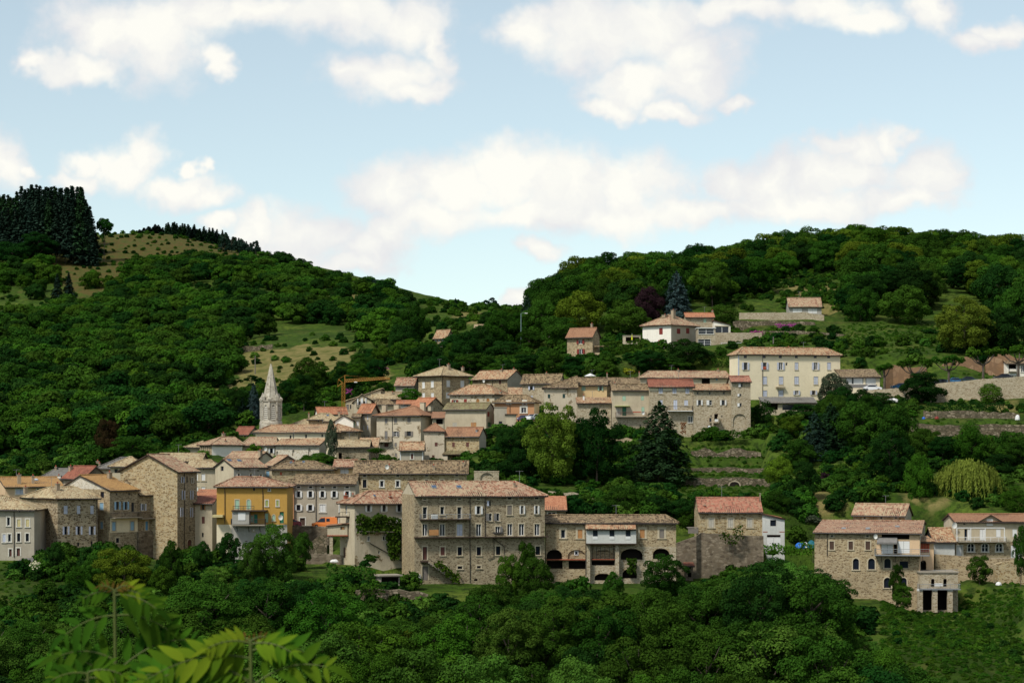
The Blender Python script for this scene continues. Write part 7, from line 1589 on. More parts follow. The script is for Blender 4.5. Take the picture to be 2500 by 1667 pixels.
# ---- undergrowth: shrubs, brambles and small bushes on the open slopes
LAWN = [[(2235,1036),(2780,1040),(2780,1094),(2235,1082)],[(2050,775),(2330,765),(2330,832),(2050,835)],[(1745,760),(2060,758),(2060,806),(1745,812)],[(1680,1076),(1885,1076),(1890,1222),(1640,1222)],[(880,1472),(1060,1474),(1060,1490),(880,1500)],[(1300,1196),(1480,1190),(1480,1204),(1300,1206)],
        [(2060,805),(2320,790),(2320,825),(2070,832)],[(2050,852),(2300,846),(2300,858),(2050,862)],[(2235,1024),(2500,1024),(2500,1038),(2235,1038)],[(60,1325),(140,1316),(120,1345),(40,1375)],FIELD,[(2080,925),(2500,905),(2500,940),(2080,960)],[(690,1275),(810,1278),(810,1300),(690,1300)],[(2340,1410),(2500,1425),(2500,1440),(2340,1424)]]
BUSH = [([(560,845),(870,800),(890,880),(800,935),(740,980),(640,1000),(440,1015),(560,900)], 560, 760, 9.5, (.5, 1.8)), ([(0,1110),(420,1040),(640,1000),(860,930),(1250,900),(1250,1180),(1000,1240),(500,1190),(0,1180)], 350, 520, 3.0, (.5, 1.5)), ([(-260,1350),(0,1350),(0,1500),(-260,1500)], 280, 350, 3.4, (1, 2.2)), ([(1740,680),(2080,655),(2080,770),(1740,790)], 560, 720, 3.4, (.4, 1.4)), ([(150,1310),(560,1300),(740,1380),(900,1410),(1050,1425),(1300,1400),(1560,1400),(1700,1400),(1860,1340),(1990,1330),(2060,1400),(2150,1440),(2100,1600),(0,1667),(0,1400),(130,1350)], 270, 345, 3.0, (1.0, 2.1)),
        ([(700,1300),(800,1300),(860,1385),(700,1385)], 305, 345, 1.9, (.5, 1.3)),
        ([(1870,1340),(2000,1330),(2010,1250),(1940,1200),(1880,1230),(1870,1300)], 330, 400, 3.2, (1.0, 2.2)),
        ([(2060,1380),(2250,1390),(2300,1425),(2780,1440),(2780,1667),(2150,1667)], 255, 330, 5.0, (.35, .9)),
        ([(1180,890),(1500,880),(1500,1000),(1690,1010),(1900,1010),(2240,980),(2240,1060),(2780,1070),(2780,1200),(2180,1260),(2000,1260),(1880,1270),(1500,1270),(1300,1240),(1100,1180),(1190,1080)], 350, 560, 3.4, (1.0, 2.3)),
        ([(1000,860),(1300,860),(1300,900),(1000,930)], 500, 640, 3.6, (1.0, 2.4)), ([(650,985),(860,905),(960,880),(900,960),(760,1000),(650,1020)], 450, 640, 3.6, (.9, 2.2)),
        ([(1180,780),(1330,780),(1600,830),(1800,790),(2060,700),(2200,760),(2780,780),(2780,860),(2050,900),(1800,870),(1500,890),(1200,870)], 495, 720, 4.4, (.8, 2.3)),
        ([(2240,985),(2780,980),(2780,1010),(2240,1010)], 445, 466, 2.6, (.5, 1.2)),
        ([(960,740),(1280,740),(1280,840),(1000,870)], 600, 1000, 6.0, (.9, 2.2)),
        ([(90,600),(300,560),(640,610),(700,640),(340,700),(260,780),(90,780),(0,760),(0,690)], 850, 1300, 8.5, (.5, 1.7)), ([(420,690),(930,690),(930,760),(600,760)], 780, 1150, 6.5, (1.0, 2.4)),
        ([(0,1100),(330,1080),(640,1000),(640,1060),(420,1120),(0,1170)], 400, 520, 4.2, (1.2, 2.6))]
BASEL = [(0,1372),(60,1352),(110,1318),(235,1320),(330,1335),(345,1368),(395,1385),(400,1345),(440,1335),(520,1325),(560,1342),(640,1340),(700,1318),(742,1376),(860,1382),(1000,1386),(1010,1426),(1330,1426),(1334,1402),(1480,1412),(1650,1402),(1700,1408),(1860,1346),(1990,1346),(2000,1400),(2100,1430),(2150,1455),(2240,1488),(2345,1488),(2352,1432),(2500,1432)]
bx_, by_ = zip(*BASEL)
upts = []; usz = []
for i, (poly, y0, y1, sp, sz) in enumerate(BUSH):
    q = scatter(poly, y0, y1, sp, 200 + i, ([] if i == 0 else LAWN), jitter=.6, mgn=1.6, keep=.86, hide=1.7)
    for p in q:
        n = float(vnoise(np.array([p[0] + 900.0]), np.array([p[1]]), 9.0, 40 + i)[0])
        if n < .27: continue
        if p[1] < 345 and HY - FPX * (p[2] + sz[1] * 1.1) / p[1] < float(np.interp(p[3], bx_, by_)): continue
        upts.append(p); usz.append(sz[0] + (sz[1] - sz[0]) * min(1, max(0, n * 1.1 + rv.uniform(-.3, .3))))
BM = [tree('bush', lb, px, tp, Y, w, h_, m, 'shrub', cat='bush', var=i % 3) for i, (lb, px, tp, Y, w, h_, m) in enumerate((
    ('low mid green bush at the left foot of the ivy covered house', 905, 1350, 312, 36, 26, 'mid'), ('low dark bush at the foot of the ivy covered house', 890, 1362, 311, 30, 26, 'dark'),
    ('bright green bush below the white block garage', 1885, 1338, 330, 30, 20, 'bright'), ('grey green bush on the bank left of the big house on the right', 1985, 1255, 362, 40, 26, 'grey'),
    ('pale bush on the slope above the beige house on the right', 2455, 1225, 372, 34, 30, 'pale'), ('dark bush on the grassy upper terraces', 2270, 800, 548, 56, 24, 'dark'), ('small mid green bush beside the cream building', 2090, 852, 515, 30, 24, 'mid'), ('yellow bush on the slope by the double garage', 2010, 735, 610, 26, 16, 'yellow')))]
bc = [c for r_ in BM for c in r_.children if c.name.startswith('crown')][:5]
bc = [bc[0], bc[1], bc[0], bc[2], bc[1], bc[0], bc[1], bc[4]]
gn_scatter('undergrowth', [(p[0], p[1], p[2] + s_ * .45) for p, s_ in zip(upts, usz)], bc, 'green bushes and brambles covering the open slopes', (1, 1), 0, 12, 'undergrowth')
o = bpy.data.objects['undergrowth']; o.data.attributes['size'].data.foreach_set('value', [float(x) for x in usz])
# grass and weeds: small clumps on the lawns and terraces
gp = []
for i, (poly, y0, y1, sp) in enumerate([(p, 250, 560, 2.3) for p in LAWN if p is not FIELD] + [([(1690,1090),(1880,1090),(1885,1215),(1650,1215)], 385, 440, 2.0), ([(2050,790),(2400,780),(2500,860),(2050,900)], 500, 570, 3.0), ([(2150,1440),(2500,1440),(2500,1667),(2150,1667)], 255, 325, .85), ([(0,1330),(150,1320),(220,1400),(220,1500),(0,1500)], 275, 330, 1.5)]):
    gp += scatter(poly, y0, y1, sp, 300 + i, jitter=.6, mgn=.5, keep=.8)
gn_scatter('tall_grass', [(p[0], p[1], p[2] + .05) for p in gp], [bc[5], [c for c in BM[2].children if c.name.startswith('crown')][0], [c for c in BM[2].children if c.name.startswith('crown')][0]], 'tall grass and weeds growing on the lawns and terraces', (.22, .5), 0, 13, 'grass')
def strip(name, pts, halfw, m, kind='structure', lift=.06):
    """road laid on the ground: pts px, py, Y of the centre"""
    P_ = [at(*p) for p in pts]; q = []
    for a, c in zip(P_, P_[1:]):
        n = max(1, int((c - a).length / 2)); q += [a.lerp(c, k / n) for k in range(n)]
    q.append(P_[-1]); mb = MB(); L = 0
    for a, c in zip(q, q[1:]):
        d = (c - a); d.z = 0; d.normalize(); s = Vector((-d.y, d.x, 0)) * halfw; w = (c - a).length
        mb.face([a - s, c - s, c + s, a + s], m, [(L, 0), (L + w, 0), (L + w, 2 * halfw), (L, 2 * halfw)]); 
        mb.face([a - s - Vector((0, 0, .6)), c - s - Vector((0, 0, .6)), c - s, a - s], m); L += w
    return tag(mb.build(name), kind=kind)
M_ASPH = mat('asphalt', lambda nt, b: (nt.put(b.inputs['Base Color'], nt.ramp(nt.noise(uvs(nt), 1.2, 5, .7), [(.3, (.09, .088, .085)), (.7, (.15, .145, .135))])), setattr(b.inputs['Roughness'], 'default_value', .95)))
strip('road', [(2060,964,477),(2135,953,477),(2212,949,477),(2307,938,477),(2400,929,477),(2560,920,478)], 4.6, M_ASPH)
strip('street', [(690,1290,346),(760,1290,346),(812,1291,346)], 3.2, M_ASPH)
strip('path', [(1262,838,602),(1290,840,600),(1306,848,594),(1330,860,586)], 1.3, M_ASPH)
strip('lane', [(60,1372,329),(100,1350,335),(130,1338,339)], 1.6, M_ASPH)
def hedge(name, label, pts, m='mid', thick=1.4, dens=26, leaf=.34, cat='hedge', seed=1):
    q = along(pts, 1.0); r = np.random.RandomState(seed + int(pts[0][0])); V_ = []; o = np.array(q[0][1]); T_ = []
    for (t0, b0), (t1, b1) in zip(q, q[1:]):
        hh = max(.5, (t0 - b0).length); n = int(dens * (hh + thick) * 1.2); k = r.rand(n); a = r.rand(n); bmp = 1 + .18 * math.sin(t0.x * 1.3) + .1 * r.normal()
        face = r.rand(n); y = np.where(face < .55, -thick / 2, r.uniform(-thick / 2, thick / 2, n)); zf = np.where(face < .55, a, 1.0)
        P0 = np.array(b0) - o; P1 = np.array(b1) - o; base = P0[None] * (1 - k[:, None]) + P1[None] * k[:, None]
        P_ = base + np.stack([np.zeros(n), y, zf * hh * bmp], 1) + r.normal(0, .13, (n, 3))
        N = np.where((face < .55)[:, None], np.array([[0, -1, .3]]), np.array([[0, -.2, 1]])) + r.normal(0, .5, (n, 3)); V_.append(cards(P_, N, leaf * r.uniform(.6, 1.4, n), .75, r)); T_.append(r.rand(n))
    v = np.concatenate(V_); n = len(v)
    ob = mesh_np(name, v.reshape(-1, 3), np.arange(n * 4).reshape(n, 4), LM[m], cols={'tint': np.repeat(np.concatenate(T_), 4)}); ob.location = o; return tag(ob, label, cat, None, 'stuff' if name == 'flower_bed' else None)
hedge('hedge', 'wide green hedge between the lone stone house and the white and taupe house', [(1472,836,872,528),(1520,834,870,527),(1572,840,868,526)], 'mid', 3, 20)
hedge('hedge', 'bright trimmed hedge below the row with white shutters', [(1712,1048,1066,442),(1742,1050,1067,442),(1820,1058,1067,442)], 'bright', 2.4)
hedge('hedge', 'upper hedge line on the grassy terraces right of the cream building', [(2072,834,852,530),(2180,830,850,532),(2290,826,846,534)], 'mid', 2.4, 18)
hedge('hedge', 'lower hedge line on the grassy terraces right of the cream building', [(2052,862,882,512),(2180,862,880,513),(2295,854,872,514)], 'bright', 2.4, 18)
hedge('hedge', 'hedge on the bank between the road wall and the vegetable garden', [(2256,988,1004,457),(2350,986,1003,457),(2450,986,1003,457)], 'dark', 2.2, 20)
hedge('hedge', 'hedge behind the rose roof at the left of the cream building', [(1736,870,892,504),(1786,872,892,504)], 'mid', 3, 18)
hedge('hedge', 'low hedge at the foot of the ivy covered house', [(800,1378,1410,308),(860,1386,1412,308),(918,1388,1412,308)], 'mid', 3, 20)
hedge('hedge', 'bright green hedge behind the pale dry stone wall', [(1422,1202,1226,372),(1492,1200,1230,372)], 'bright', 3, 20)
hedge('hedge', 'hedge in front of the white block garage and the tarpaulins', [(1866,1334,1352,329),(1920,1330,1352,329),(1984,1334,1354,329)], 'bright', 2.4, 22)
hedge('ivy', 'ivy hanging over the old wall between the narrow lawns', [(880,1434,1452,294.5),(917,1434,1450,294.5),(940,1434,1448,294.5)], 'ivy', .8, 30, cat='ivy')
hedge('ivy', 'ivy trailing over the rubble wall below the mottled red roof', [(1760,1298,1322,337),(1790,1300,1330,337),(1812,1300,1316,337)], 'ivy', .8, 30, cat='ivy')
hedge('flower_bed', 'magenta flowers in the upper garden right of the glazed annex', [(1893,794,800,556),(1945,793,799,556)], 'pink', 1.5, 16, .4, 'flowers')
hedge('flower_bed', 'magenta flowers above the long low garden wall', [(1832,808,813,550),(1872,810,822,549)], 'pink', 1.5, 16, .4, 'flowers')
hedge('flower_bed', 'magenta flowers on the rocks right of the dry field', [(917,895,904,548),(932,897,905,548),(948,898,908,548)], 'pink', 1.6, 14, .45, 'flowers')
hedge('flower_bed', 'magenta flowers beside the crane mast', [(845,952,961,500),(860,953,960,500)], 'pink', 1.4, 18, .4, 'flowers')
hedge('flowering_shrub', 'pink red oleander below the stone house with cream top storey', [(1662,1038,1058,444),(1673,1040,1058,444)], 'red', 1.2, 26, .35, 'shrub')
hedge('flowering_shrub', 'cream flowered shrub on the slope below the grey house', [(78,1374,1386,311),(98,1372,1386,311)], 'cream', 1.4, 22, .3, 'shrub')
# ---- ivy on the taupe house: leaves standing off its wall
def ivy_on(h, label, regs, m='ivy', n0=420, off=.35, name='ivy'):
    r = np.random.RandomState(5); V_, T_ = [], []
    for X0, X1, Y0, Y1 in regs:
        u0, z1 = h.f(X0, Y0); u1, z0 = h.f(X1, Y1); n = int(abs(u1 - u0) * abs(z1 - z0) * n0 / 6); u = r.uniform(u0, u1, n); z = r.uniform(z0, z1, n)
        e = .5 * np.sin(u * 2.1) * .4; z = z + e * (z > (z0 + z1) / 2)
        bulge = off + .35 * np.abs(np.sin(u * 1.7) * np.cos(z * 1.3)); P_ = np.stack([u, -bulge * r.uniform(.3, 1.1, n), z], 1) + r.normal(0, .12, (n, 3)); N = np.array([[0, -1, .45]]) + r.normal(0, .5, (n, 3))
        V_.append(cards(P_, N, .38 * r.uniform(.6, 1.4, n), .8, r)); T_.append(r.rand(n))
    v = np.concatenate(V_); n = len(v); ob = mesh_np(name, v.reshape(-1, 3), np.arange(n * 4).reshape(n, 4), LM[m], cols={'tint': np.repeat(np.concatenate(T_), 4)})
    ob.location = h.O; ob.rotation_euler = (0, 0, h.a); return tag(ob, label, 'ivy')
ivy_on(VH, 'dark ivy mass covering the middle of the taupe house and hanging down', [(1600,1900,822,985),(1900,1985,835,990),(1985,2140,862,985),(1640,1720,960,1000),(1905,2040,980,1110),(1915,2035,1100,1180),(1935,2020,1170,1255)], off=.8)
BS = [x for x in HOUSES if x.root['label'].startswith('four storey')][0]; AB = [x for x in HOUSES if x.root['label'].startswith('long low stone building standing')][0]
ivy_on(BS, 'ivy creeping down the outside stair of the large stone building', [(650,720,1045,1085),(700,780,1075,1130),(760,840,1110,1180),(820,900,1150,1230)], off=1.2)
ivy_on(AB, 'column of ivy at the second arch of the arcaded building', [(850,925,752,880)], off=.9)
# ---- pollarded plane trees by the road
def pollard(px, base, Y, hpx, label, seed, arms=5, spread=1.0, leafy=True):
    r = random.Random(seed); O = at(px, base, Y); k = Y / FPX; Ht = hpx * k; root = tag(empty('pollarded_tree', O), label, 'tree', None)
    mb = MB(); mb.tube([(0, 0, -.6), (.05, 0, Ht * .45)], .32, M_BARK, 7, .24); knobs = []
    for i in range(arms):
        a = i * 6.283 / arms + r.uniform(-.3, .3); L_ = Ht * .42 * spread * r.uniform(.7, 1.1); e = Vector((math.cos(a) * L_, math.sin(a) * L_ * .6, Ht * r.uniform(.68, .84))); m_ = e * .55 + Vector((0, 0, Ht * .12))
        mb.tube([(0, 0, Ht * .42), m_, e], .17, M_BARK, 6, .11); knobs.append(e)
    mb.build('trunk', root)
    V_, T_ = [], []; rr = np.random.RandomState(seed)
    for e in knobs:
        v, t = crown_pts(seed + len(V_), 10, 620, .26, (.35, .5), .8); V_.append(v * (Ht * .15 * 1.1) + np.array(e) + np.array([0, 0, Ht * .08])); T_.append(t)
    v = np.concatenate(V_); n = len(v); mesh_np('crown', v.reshape(-1, 3), np.arange(n * 4).reshape(n, 4), LM['bright'], root, cols={'tint': np.repeat(np.concatenate(T_), 4)})
pollard(2159, 948, 474, 62, 'ivy wrapped pollard, first by the road wall', 1, 4, .5); pollard(2232, 944, 474, 70, 'pollarded plane behind the dark bushy tree at the road wall', 2, 6, 1.2)
pollard(2316, 934, 473, 66, 'pollarded plane beside the blue car', 3, 6, 1.1); pollard(2400, 924, 474, 76, 'pollarded plane between rust brown and brown earth banks', 4, 6, 1.1); pollard(2486, 918, 474, 74, 'pollarded plane before the small white house at the right edge', 5, 6, 1.1)
# ---- vehicles
def car(px, base, Y, rz, label, col, van=False, name='parked_car', group=None):
    O = at(px, base, Y); root = tag(empty(name, O, math.radians(rz)), label, 'van' if van else 'car', group)
    W_ = .84; L_ = 2.05
    prof = [(-L_, .32), (-L_, .78), (-L_ + .25, .92), (-1.15, .98), (-.45, 1.42), (.75, 1.46), (1.65, 1.02), (L_ - .04, .92), (L_, .32)] if not van else [(-L_, .34), (-L_, .82), (-1.35, .98), (-.95, 1.28), (-.55, 1.78), (L_ - .12, 1.84), (L_, 1.2), (L_, .34)]
    mb = MB(); n = len(prof)
    def ins(z): return W_ - max(0, (z - .9)) * .22
    for i in range(n):
        (x0, z0), (x1, z1) = prof[i], prof[(i + 1) % n]; a, b = ins(z0), ins(z1); mb.face([(x0, -a, z0), (x0, a, z0), (x1, b, z1), (x1, -b, z1)], col)
    for s in (-1, 1): mb.face([(x, s * ins(z), z) for x, z in (prof if s < 0 else prof[::-1])], col)
    b = mb.build('body', root)
    mb = MB(); 
    gl = [(-1.05, .98), (-.42, 1.36), (.72, 1.39), (1.45, 1.0)] if not van else [(-1.25, 1.02), (-.55, 1.66), (.1, 1.7), (.1, 1.05)]
    for s in (-1, 1): mb.face([(x, s * (ins(z) + .012), z) for x, z in (gl if s < 0 else gl[::-1])], M_GLASS)
    if van:
        for s in (-1, 1): mb.face([(x, s * (ins(z) + .012), z) for x, z in ((.3, 1.15), (.3, 1.6), (.85, 1.6), (.85, 1.15))], M_GLASS)
    i0 = 3
    (x0, z0), (x1, z1) = prof[i0], prof[i0 + 1]; mb.face([(x0 - .01, -ins(z0) * .9, z0 + .02), (x0 - .01, ins(z0) * .9, z0 + .02), (x1 - .01, ins(z1) * .88, z1), (x1 - .01, -ins(z1) * .88, z1)], M_GLASS); mb.build('window', root)
    for x in (-1.28, 1.28):
        for s in (-1, 1):
            mb = MB(); mb.tube([(x, s * (W_ - .10), .31), (x, s * (W_ + .02), .31)], .31, M_TYRE, 12); w = mb.build('wheel', root); mb = MB(); mb.tube([(x, s * (W_ + .0), .31), (x, s * (W_ + .035), .31)], .17, M_ZINC, 8); mb.build('rim', w)
    for s in (-1, 1): mb = MB(); mb.box(-L_ - .03, -L_ + .02, s * .62 - .14, s * .62 + .14, .62, .76, CC['W']); mb.build('headlight', root)
M_TYRE = paint('black_tyre', (.015, .015, .016), .9, 0)
def cpaint(n, c): return paint(n, c, .25, .02, .5)
car(793, 1289, 345, 0, 'orange delivery van parked before the house with white shutters', cpaint('orange_car_paint', (.72, .20, .035)), True, 'delivery_van')
car(706, 1288, 345.5, 4, 'dark red car at the corner of the narrow salmon pink house', cpaint('red_car_paint', (.24, .015, .03)))
car(1281, 1029, 459, 62, 'dark purple car parked beside the white car before the salmon house', cpaint('purple_car_paint', (.05, .03, .08)))
car(1303, 1027, 458, 50, 'white car parked before the salmon pink house', cpaint('white_car_paint', (.72, .73, .74)))
car(2130, 955, 476, 176, 'white car in front of the low annex with curtained windows', cpaint('white_car_paint', (.72, .73, .74)))
car(2198, 951, 476, 8, 'dark blue car left of the dark bushy tree on the road', cpaint('dark_blue_car_paint', (.015, .06, .12)))
car(2296, 941, 476, 5, 'black car behind the dark bushy tree on the road', cpaint('black_car_paint', (.015, .017, .022)))
car(2333, 938, 476, 178, 'bright blue car beside the pollarded plane', cpaint('blue_car_paint', (.04, .20, .42)))
car(2366, 935, 476, 182, 'dark green car right of the bright blue car', cpaint('green_car_paint', (.012, .045, .045)))
car(2449, 928, 476, 3, 'dark car left of the small white house at the right edge', cpaint('black_car_paint', (.015, .017, .022)))
def lump(name, label, px, base, Y, w, h_, m, cat, d=None, seed=1):
    O = at(px, base, Y); r = random.Random(seed + int(px)); bm = bmesh.new(); bmesh.ops.create_icosphere(bm, subdivisions=3, radius=1)
    for v in bm.verts:
        z = max(v.co.z, -.15); f_ = 1 + r.uniform(-.06, .06); v.co = Vector((v.co.x * w / 2 * f_, v.co.y * (d or w) / 2 * f_, (z + .15) / 1.15 * h_ * f_))
    me = bpy.data.meshes.new(name); bm.to_mesh(me); bm.free(); me.materials.append(m); o = bpy.data.objects.new(name, me); COL.objects.link(o); o.location = O; return tag(o, label, cat)
import bmesh
lump('tarpaulin', 'bright blue tarpaulin over a heap right of the block garage', 1954, 1338, 338, 1.7, .95, paint('blue_tarp', (.01, .12, .48), .5), 'tarpaulin', 2)
lump('tarpaulin', 'dark teal tarpaulin over a heap against the big house on the right', 1981, 1337, 338, 1.5, 1.2, paint('teal_tarp', (.01, .12, .16), .5), 'tarpaulin', 2)
lump('tarpaulin', 'small white and red cover between the blue and teal tarpaulins', 1967, 1336, 338, .9, .85, CC['W'], 'tarpaulin', 1)
lump('tarpaulin', 'white sheet over a heap under the road wall arches', 2180, 982, 466, 2.8, .9, CC['W'], 'tarpaulin', 1.5)
lump('water_tank', 'white rounded water tank in the vegetable garden', 2484, 1025, 448, 1.0, 1.1, CC['W'], 'tank')
lump('bucket', 'small blue tub at the left end of the vegetable garden', 2255, 1023, 449, .7, .5, paint('blue_plastic', (.02, .12, .5), .4), 'tub')
lump('bundle', 'dark red bundle against the tumbledown garden wall', 2287, 1023, 450, .9, .6, CC['r'], 'bundle')
lump('bathtub', 'white tub lying in the yard left of the ivy covered house', 816, 1372, 324, 1.3, .45, CC['W'], 'tub', .7)
lump('white_dome', 'white dome shaped cover on the lawn below the driveway wall', 2438, 1428, 318, .9, .5, CC['W'], 'cover')
# ---- lamps, poles, parasols, tables
def lamp(px, top, base, Y, arm, label, col, name='street_lamp'):
    O = at(px, base, Y); k = Y / FPX; Hh = (base - top) * k; root = tag(empty(name, O), label, 'lamp' if arm else 'pole'); mb = MB(); mb.tube([(0, 0, -1), (0, 0, Hh)], .16, col, 7, .11); mb.build('pole', root)
    if arm:
        mb = MB(); mb.tube([(0, 0, Hh - .05), (arm * .6, 0, Hh + .12), (arm * 1.2, 0, Hh + .05)], .05, col, 5); a = mb.build('arm', root); mb = MB(); mb.box(arm * 1.0 if arm > 0 else arm * 1.75, arm * 1.75 if arm > 0 else arm * 1.0, -.16, .16, Hh - .05, Hh + .13, CC['W']); mb.build('lamp_head', a)
M_POLE = paint('grey_green_pole', (.16, .24, .22), .5)
lamp(1141, 857, 925, 530, -1, 'street lamp with arm to the left behind the square stone house', M_POLE); lamp(1272, 765, 860, 575, 1, 'street lamp on the ridge path, arm to the right', M_POLE)
lamp(1341, 775, 870, 570, 0, 'grey wooden utility pole left of the lone stone house', CC['m'], 'utility_pole'); lamp(746, 972, 1022, 500, 0, 'plain pole standing right of the church tower', M_POLE, 'utility_pole'); lamp(1888, 822, 850, 520, 0, 'thin pole behind the ridge of the cream building', CC['m'], 'utility_pole')
lamp(623, 868, 905, 640, 0, 'thin pole on the dry field above the spire', CC['m'], 'utility_pole')
def parasol(px, base, Y, hh, r_, m, label, closed=False):
    O = at(px, base, Y); root = tag(empty('parasol', O), label, 'parasol'); mb = MB(); mb.tube([(0, 0, -1.5), (0, 0, hh)], .04, CC['W'], 6); mb.build('pole', root); mb = MB(); n = 8
    rr = r_ if not closed else .22; dz = .55 if not closed else 1.5
    for k in range(n):
        a, b = k * 6.2832 / n, (k + 1) * 6.2832 / n; mb.face([(math.cos(a) * rr, math.sin(a) * rr, hh - dz), (math.cos(b) * rr, math.sin(b) * rr, hh - dz), (0, 0, hh)], m); mb.face([(math.cos(a) * rr, math.sin(a) * rr, hh - dz - .15), (math.cos(b) * rr, math.sin(b) * rr, hh - dz - .15), (math.cos(b) * rr, math.sin(b) * rr, hh - dz), (math.cos(a) * rr, math.sin(a) * rr, hh - dz)], m)
    mb.build('canopy', root)
parasol(1441, 934, 478, 2.1, 1.25, CC['W'], 'open white parasol behind the roof ridge of the grey house'); parasol(1543, 836, 547, 2.3, .2, paint('yellow_cloth', (.60, .62, .02), .8), 'closed yellow parasol before the pale garden shelter', True)
for i, px in enumerate((1767, 1785, 1804)):
    O = at(px, 844, 531); root = tag(empty('garden_table', O), ('left', 'middle', 'right')[i] + ' one of three white garden tables on the wall terrace', 'table', 'white garden tables'); mb = MB(); mb.box(-.7, .7, -.4, .4, .66, .74, CC['W']); mb.build('table_top', root)
    for sx in (-.6, .6):
        for sy in (-.32, .32): mb = MB(); mb.box(sx - .04, sx + .04, sy - .04, sy + .04, -.4, .66, CC['W']); mb.build('leg', root)
# ---- crane
def crane():
    Y = 481; O = at(838.5, 1008, Y); k = Y / FPX; root = tag(empty('tower_crane', O), 'small ochre yellow tower crane with lattice jib pointing right', 'crane'); M = paint('crane_yellow', (.36, .17, .025), .6)
    zt = (1008 - 935) * k; s = .34; mb = MB()
    for a, b in ((-s, -s), (s, -s), (s, s), (-s, s)): mb.tube([(a, b, -2), (a, b, zt)], .055, M, 4)
    z = -1.0; i = 0
    while z < zt:
        z2 = min(z + .7, zt); q = [(-s, -s), (s, -s), (s, s), (-s, s)]
        for j in range(4): a, b = q[j], q[(j + 1) % 4]; mb.tube([(*a, z), (*b, z2)] if i % 2 else [(*b, z), (*a, z2)], .035, M, 3); mb.tube([(*a, z), (*b, z)], .03, M, 3)
        z = z2; i += 1
        if z >= zt - .01: break
    mb.build('mast', root)
    X0, X1 = .35, (952 - 838.5) * k; z0, z1 = (1008 - 933) * k, (1008 - 925) * k; mb = MB(); n = 26
    def J(f): return (X0 + (X1 - X0) * f, z0 + (z1 - z0) * f)
    top = .62
    for y in (-.25, .25): mb.tube([(J(0)[0], y, J(0)[1]), (J(1)[0], y, J(1)[1])], .05, M, 4)
    mb.tube([(J(0)[0], 0, J(0)[1] + top), (J(.93)[0], 0, J(.93)[1] + top * .8), (J(1)[0], 0, J(1)[1])], .05, M, 4)
    for i in range(n):
        a, b = J(i / n), J((i + .5) / n); c = J((i + 1) / n); tp = (b[0], 0, b[1] + top * (1 - .3 * i / n))
        for y in (-.25, .25): mb.tube([(a[0], y, a[1]), tp], .03, M, 3); mb.tube([tp, (c[0], y, c[1])], .03, M, 3)
    mb.build('jib', root)
    mb = MB(); hx, hz = (842 - 838.5) * k, (1008 - 916) * k; mb.tube([(hx, 0, zt), (hx, 0, hz)], .10, M, 4); mb.tube([(hx, 0, hz), (hx + .9, 0, hz - .1)], .05, M, 4); mb.build('tower_head', root)
    mb = MB(); a = (-(838.5 - 826) * k, 0, (1008 - 926) * k); b = (-(838.5 - 824) * k, 0, (1008 - 944) * k); mb.tube([(-.2, 0, zt + .1), a], .09, M, 4); mb.tube([(-.3, 0, zt), b], .07, M, 4); mb.tube([a, (hx, 0, hz)], .03, M, 3); mb.tube([a, b], .03, M, 3); mb.build('counter_jib', root)
    mb = MB(); mb.tube([(hx, 0, hz), (J(.55)[0], 0, J(.55)[1] + top)], .018, M, 3); mb.build('tie_cable', root)
    mb = MB(); xx, zz = J(.24); mb.box(xx - .35, xx + .35, -.3, .3, zz - .25, zz - .05, CC['W']); mb.build('trolley', root)
crane()
# ---- a person at the foot of the outside stair
def person():
    O = at(1731.5, 1056, 449.5); root = tag(empty('person', O), 'person in white top and dark trousers standing under the outside stair', 'person')
    J = [(0,0,.95,.13),(0,0,1.2,.14),(0,0,1.42,.11),(0,0,1.52,.06),(0,-.01,1.62,.10),(0,0,1.70,.08),(.2,0,1.40,.06),(.27,-.05,1.12,.045),(.22,-.22,.98,.035),(-.2,0,1.40,.06),(-.28,-.03,1.12,.045),(-.24,-.18,.95,.035),(.1,0,.88,.10),(.12,.02,.48,.065),(.12,.03,.08,.045),(.13,-.14,.03,.035),(-.1,0,.88,.10),(-.12,-.05,.48,.065),(-.12,.0,.08,.045),(-.13,-.17,.03,.035)]
    E = [(0,1),(1,2),(2,3),(3,4),(4,5),(2,6),(6,7),(7,8),(2,9),(9,10),(10,11),(0,12),(12,13),(13,14),(14,15),(0,16),(16,17),(17,18),(18,19)]
    me = bpy.data.meshes.new('body'); me.from_pydata([j[:3] for j in J], E, []); o = bpy.data.objects.new('body', me); COL.objects.link(o); o.parent = root
    md = o.modifiers.new('skin', 'SKIN'); 
    for v, j in zip(me.skin_vertices[0].data, J): v.radius = (j[3], j[3])
    me.skin_vertices[0].data[0].use_root = True; o.modifiers.new('sub', 'SUBSURF').levels = 1
    def f(nt, b):
        z = nt.sep(nt.n.new('ShaderNodeTexCoord').outputs['Object'])[2]; c = nt.mix(nt.math('GREATER_THAN', z, .96), (.02, .03, .07), (.72, .74, .76)); nt.put(b.inputs['Base Color'], nt.mix(nt.math('GREATER_THAN', z, 1.5), c, (.40, .24, .16)))
    me.materials.append(mat('white_top_and_dark_trousers', f))
    mb = MB(); mb.tube([(0, .01, 1.60), (0, .01, 1.70), (0, .01, 1.76)], .105, paint('dark_hair', (.03, .02, .015), .8), 8, .05); mb.build('hair', root)
person()
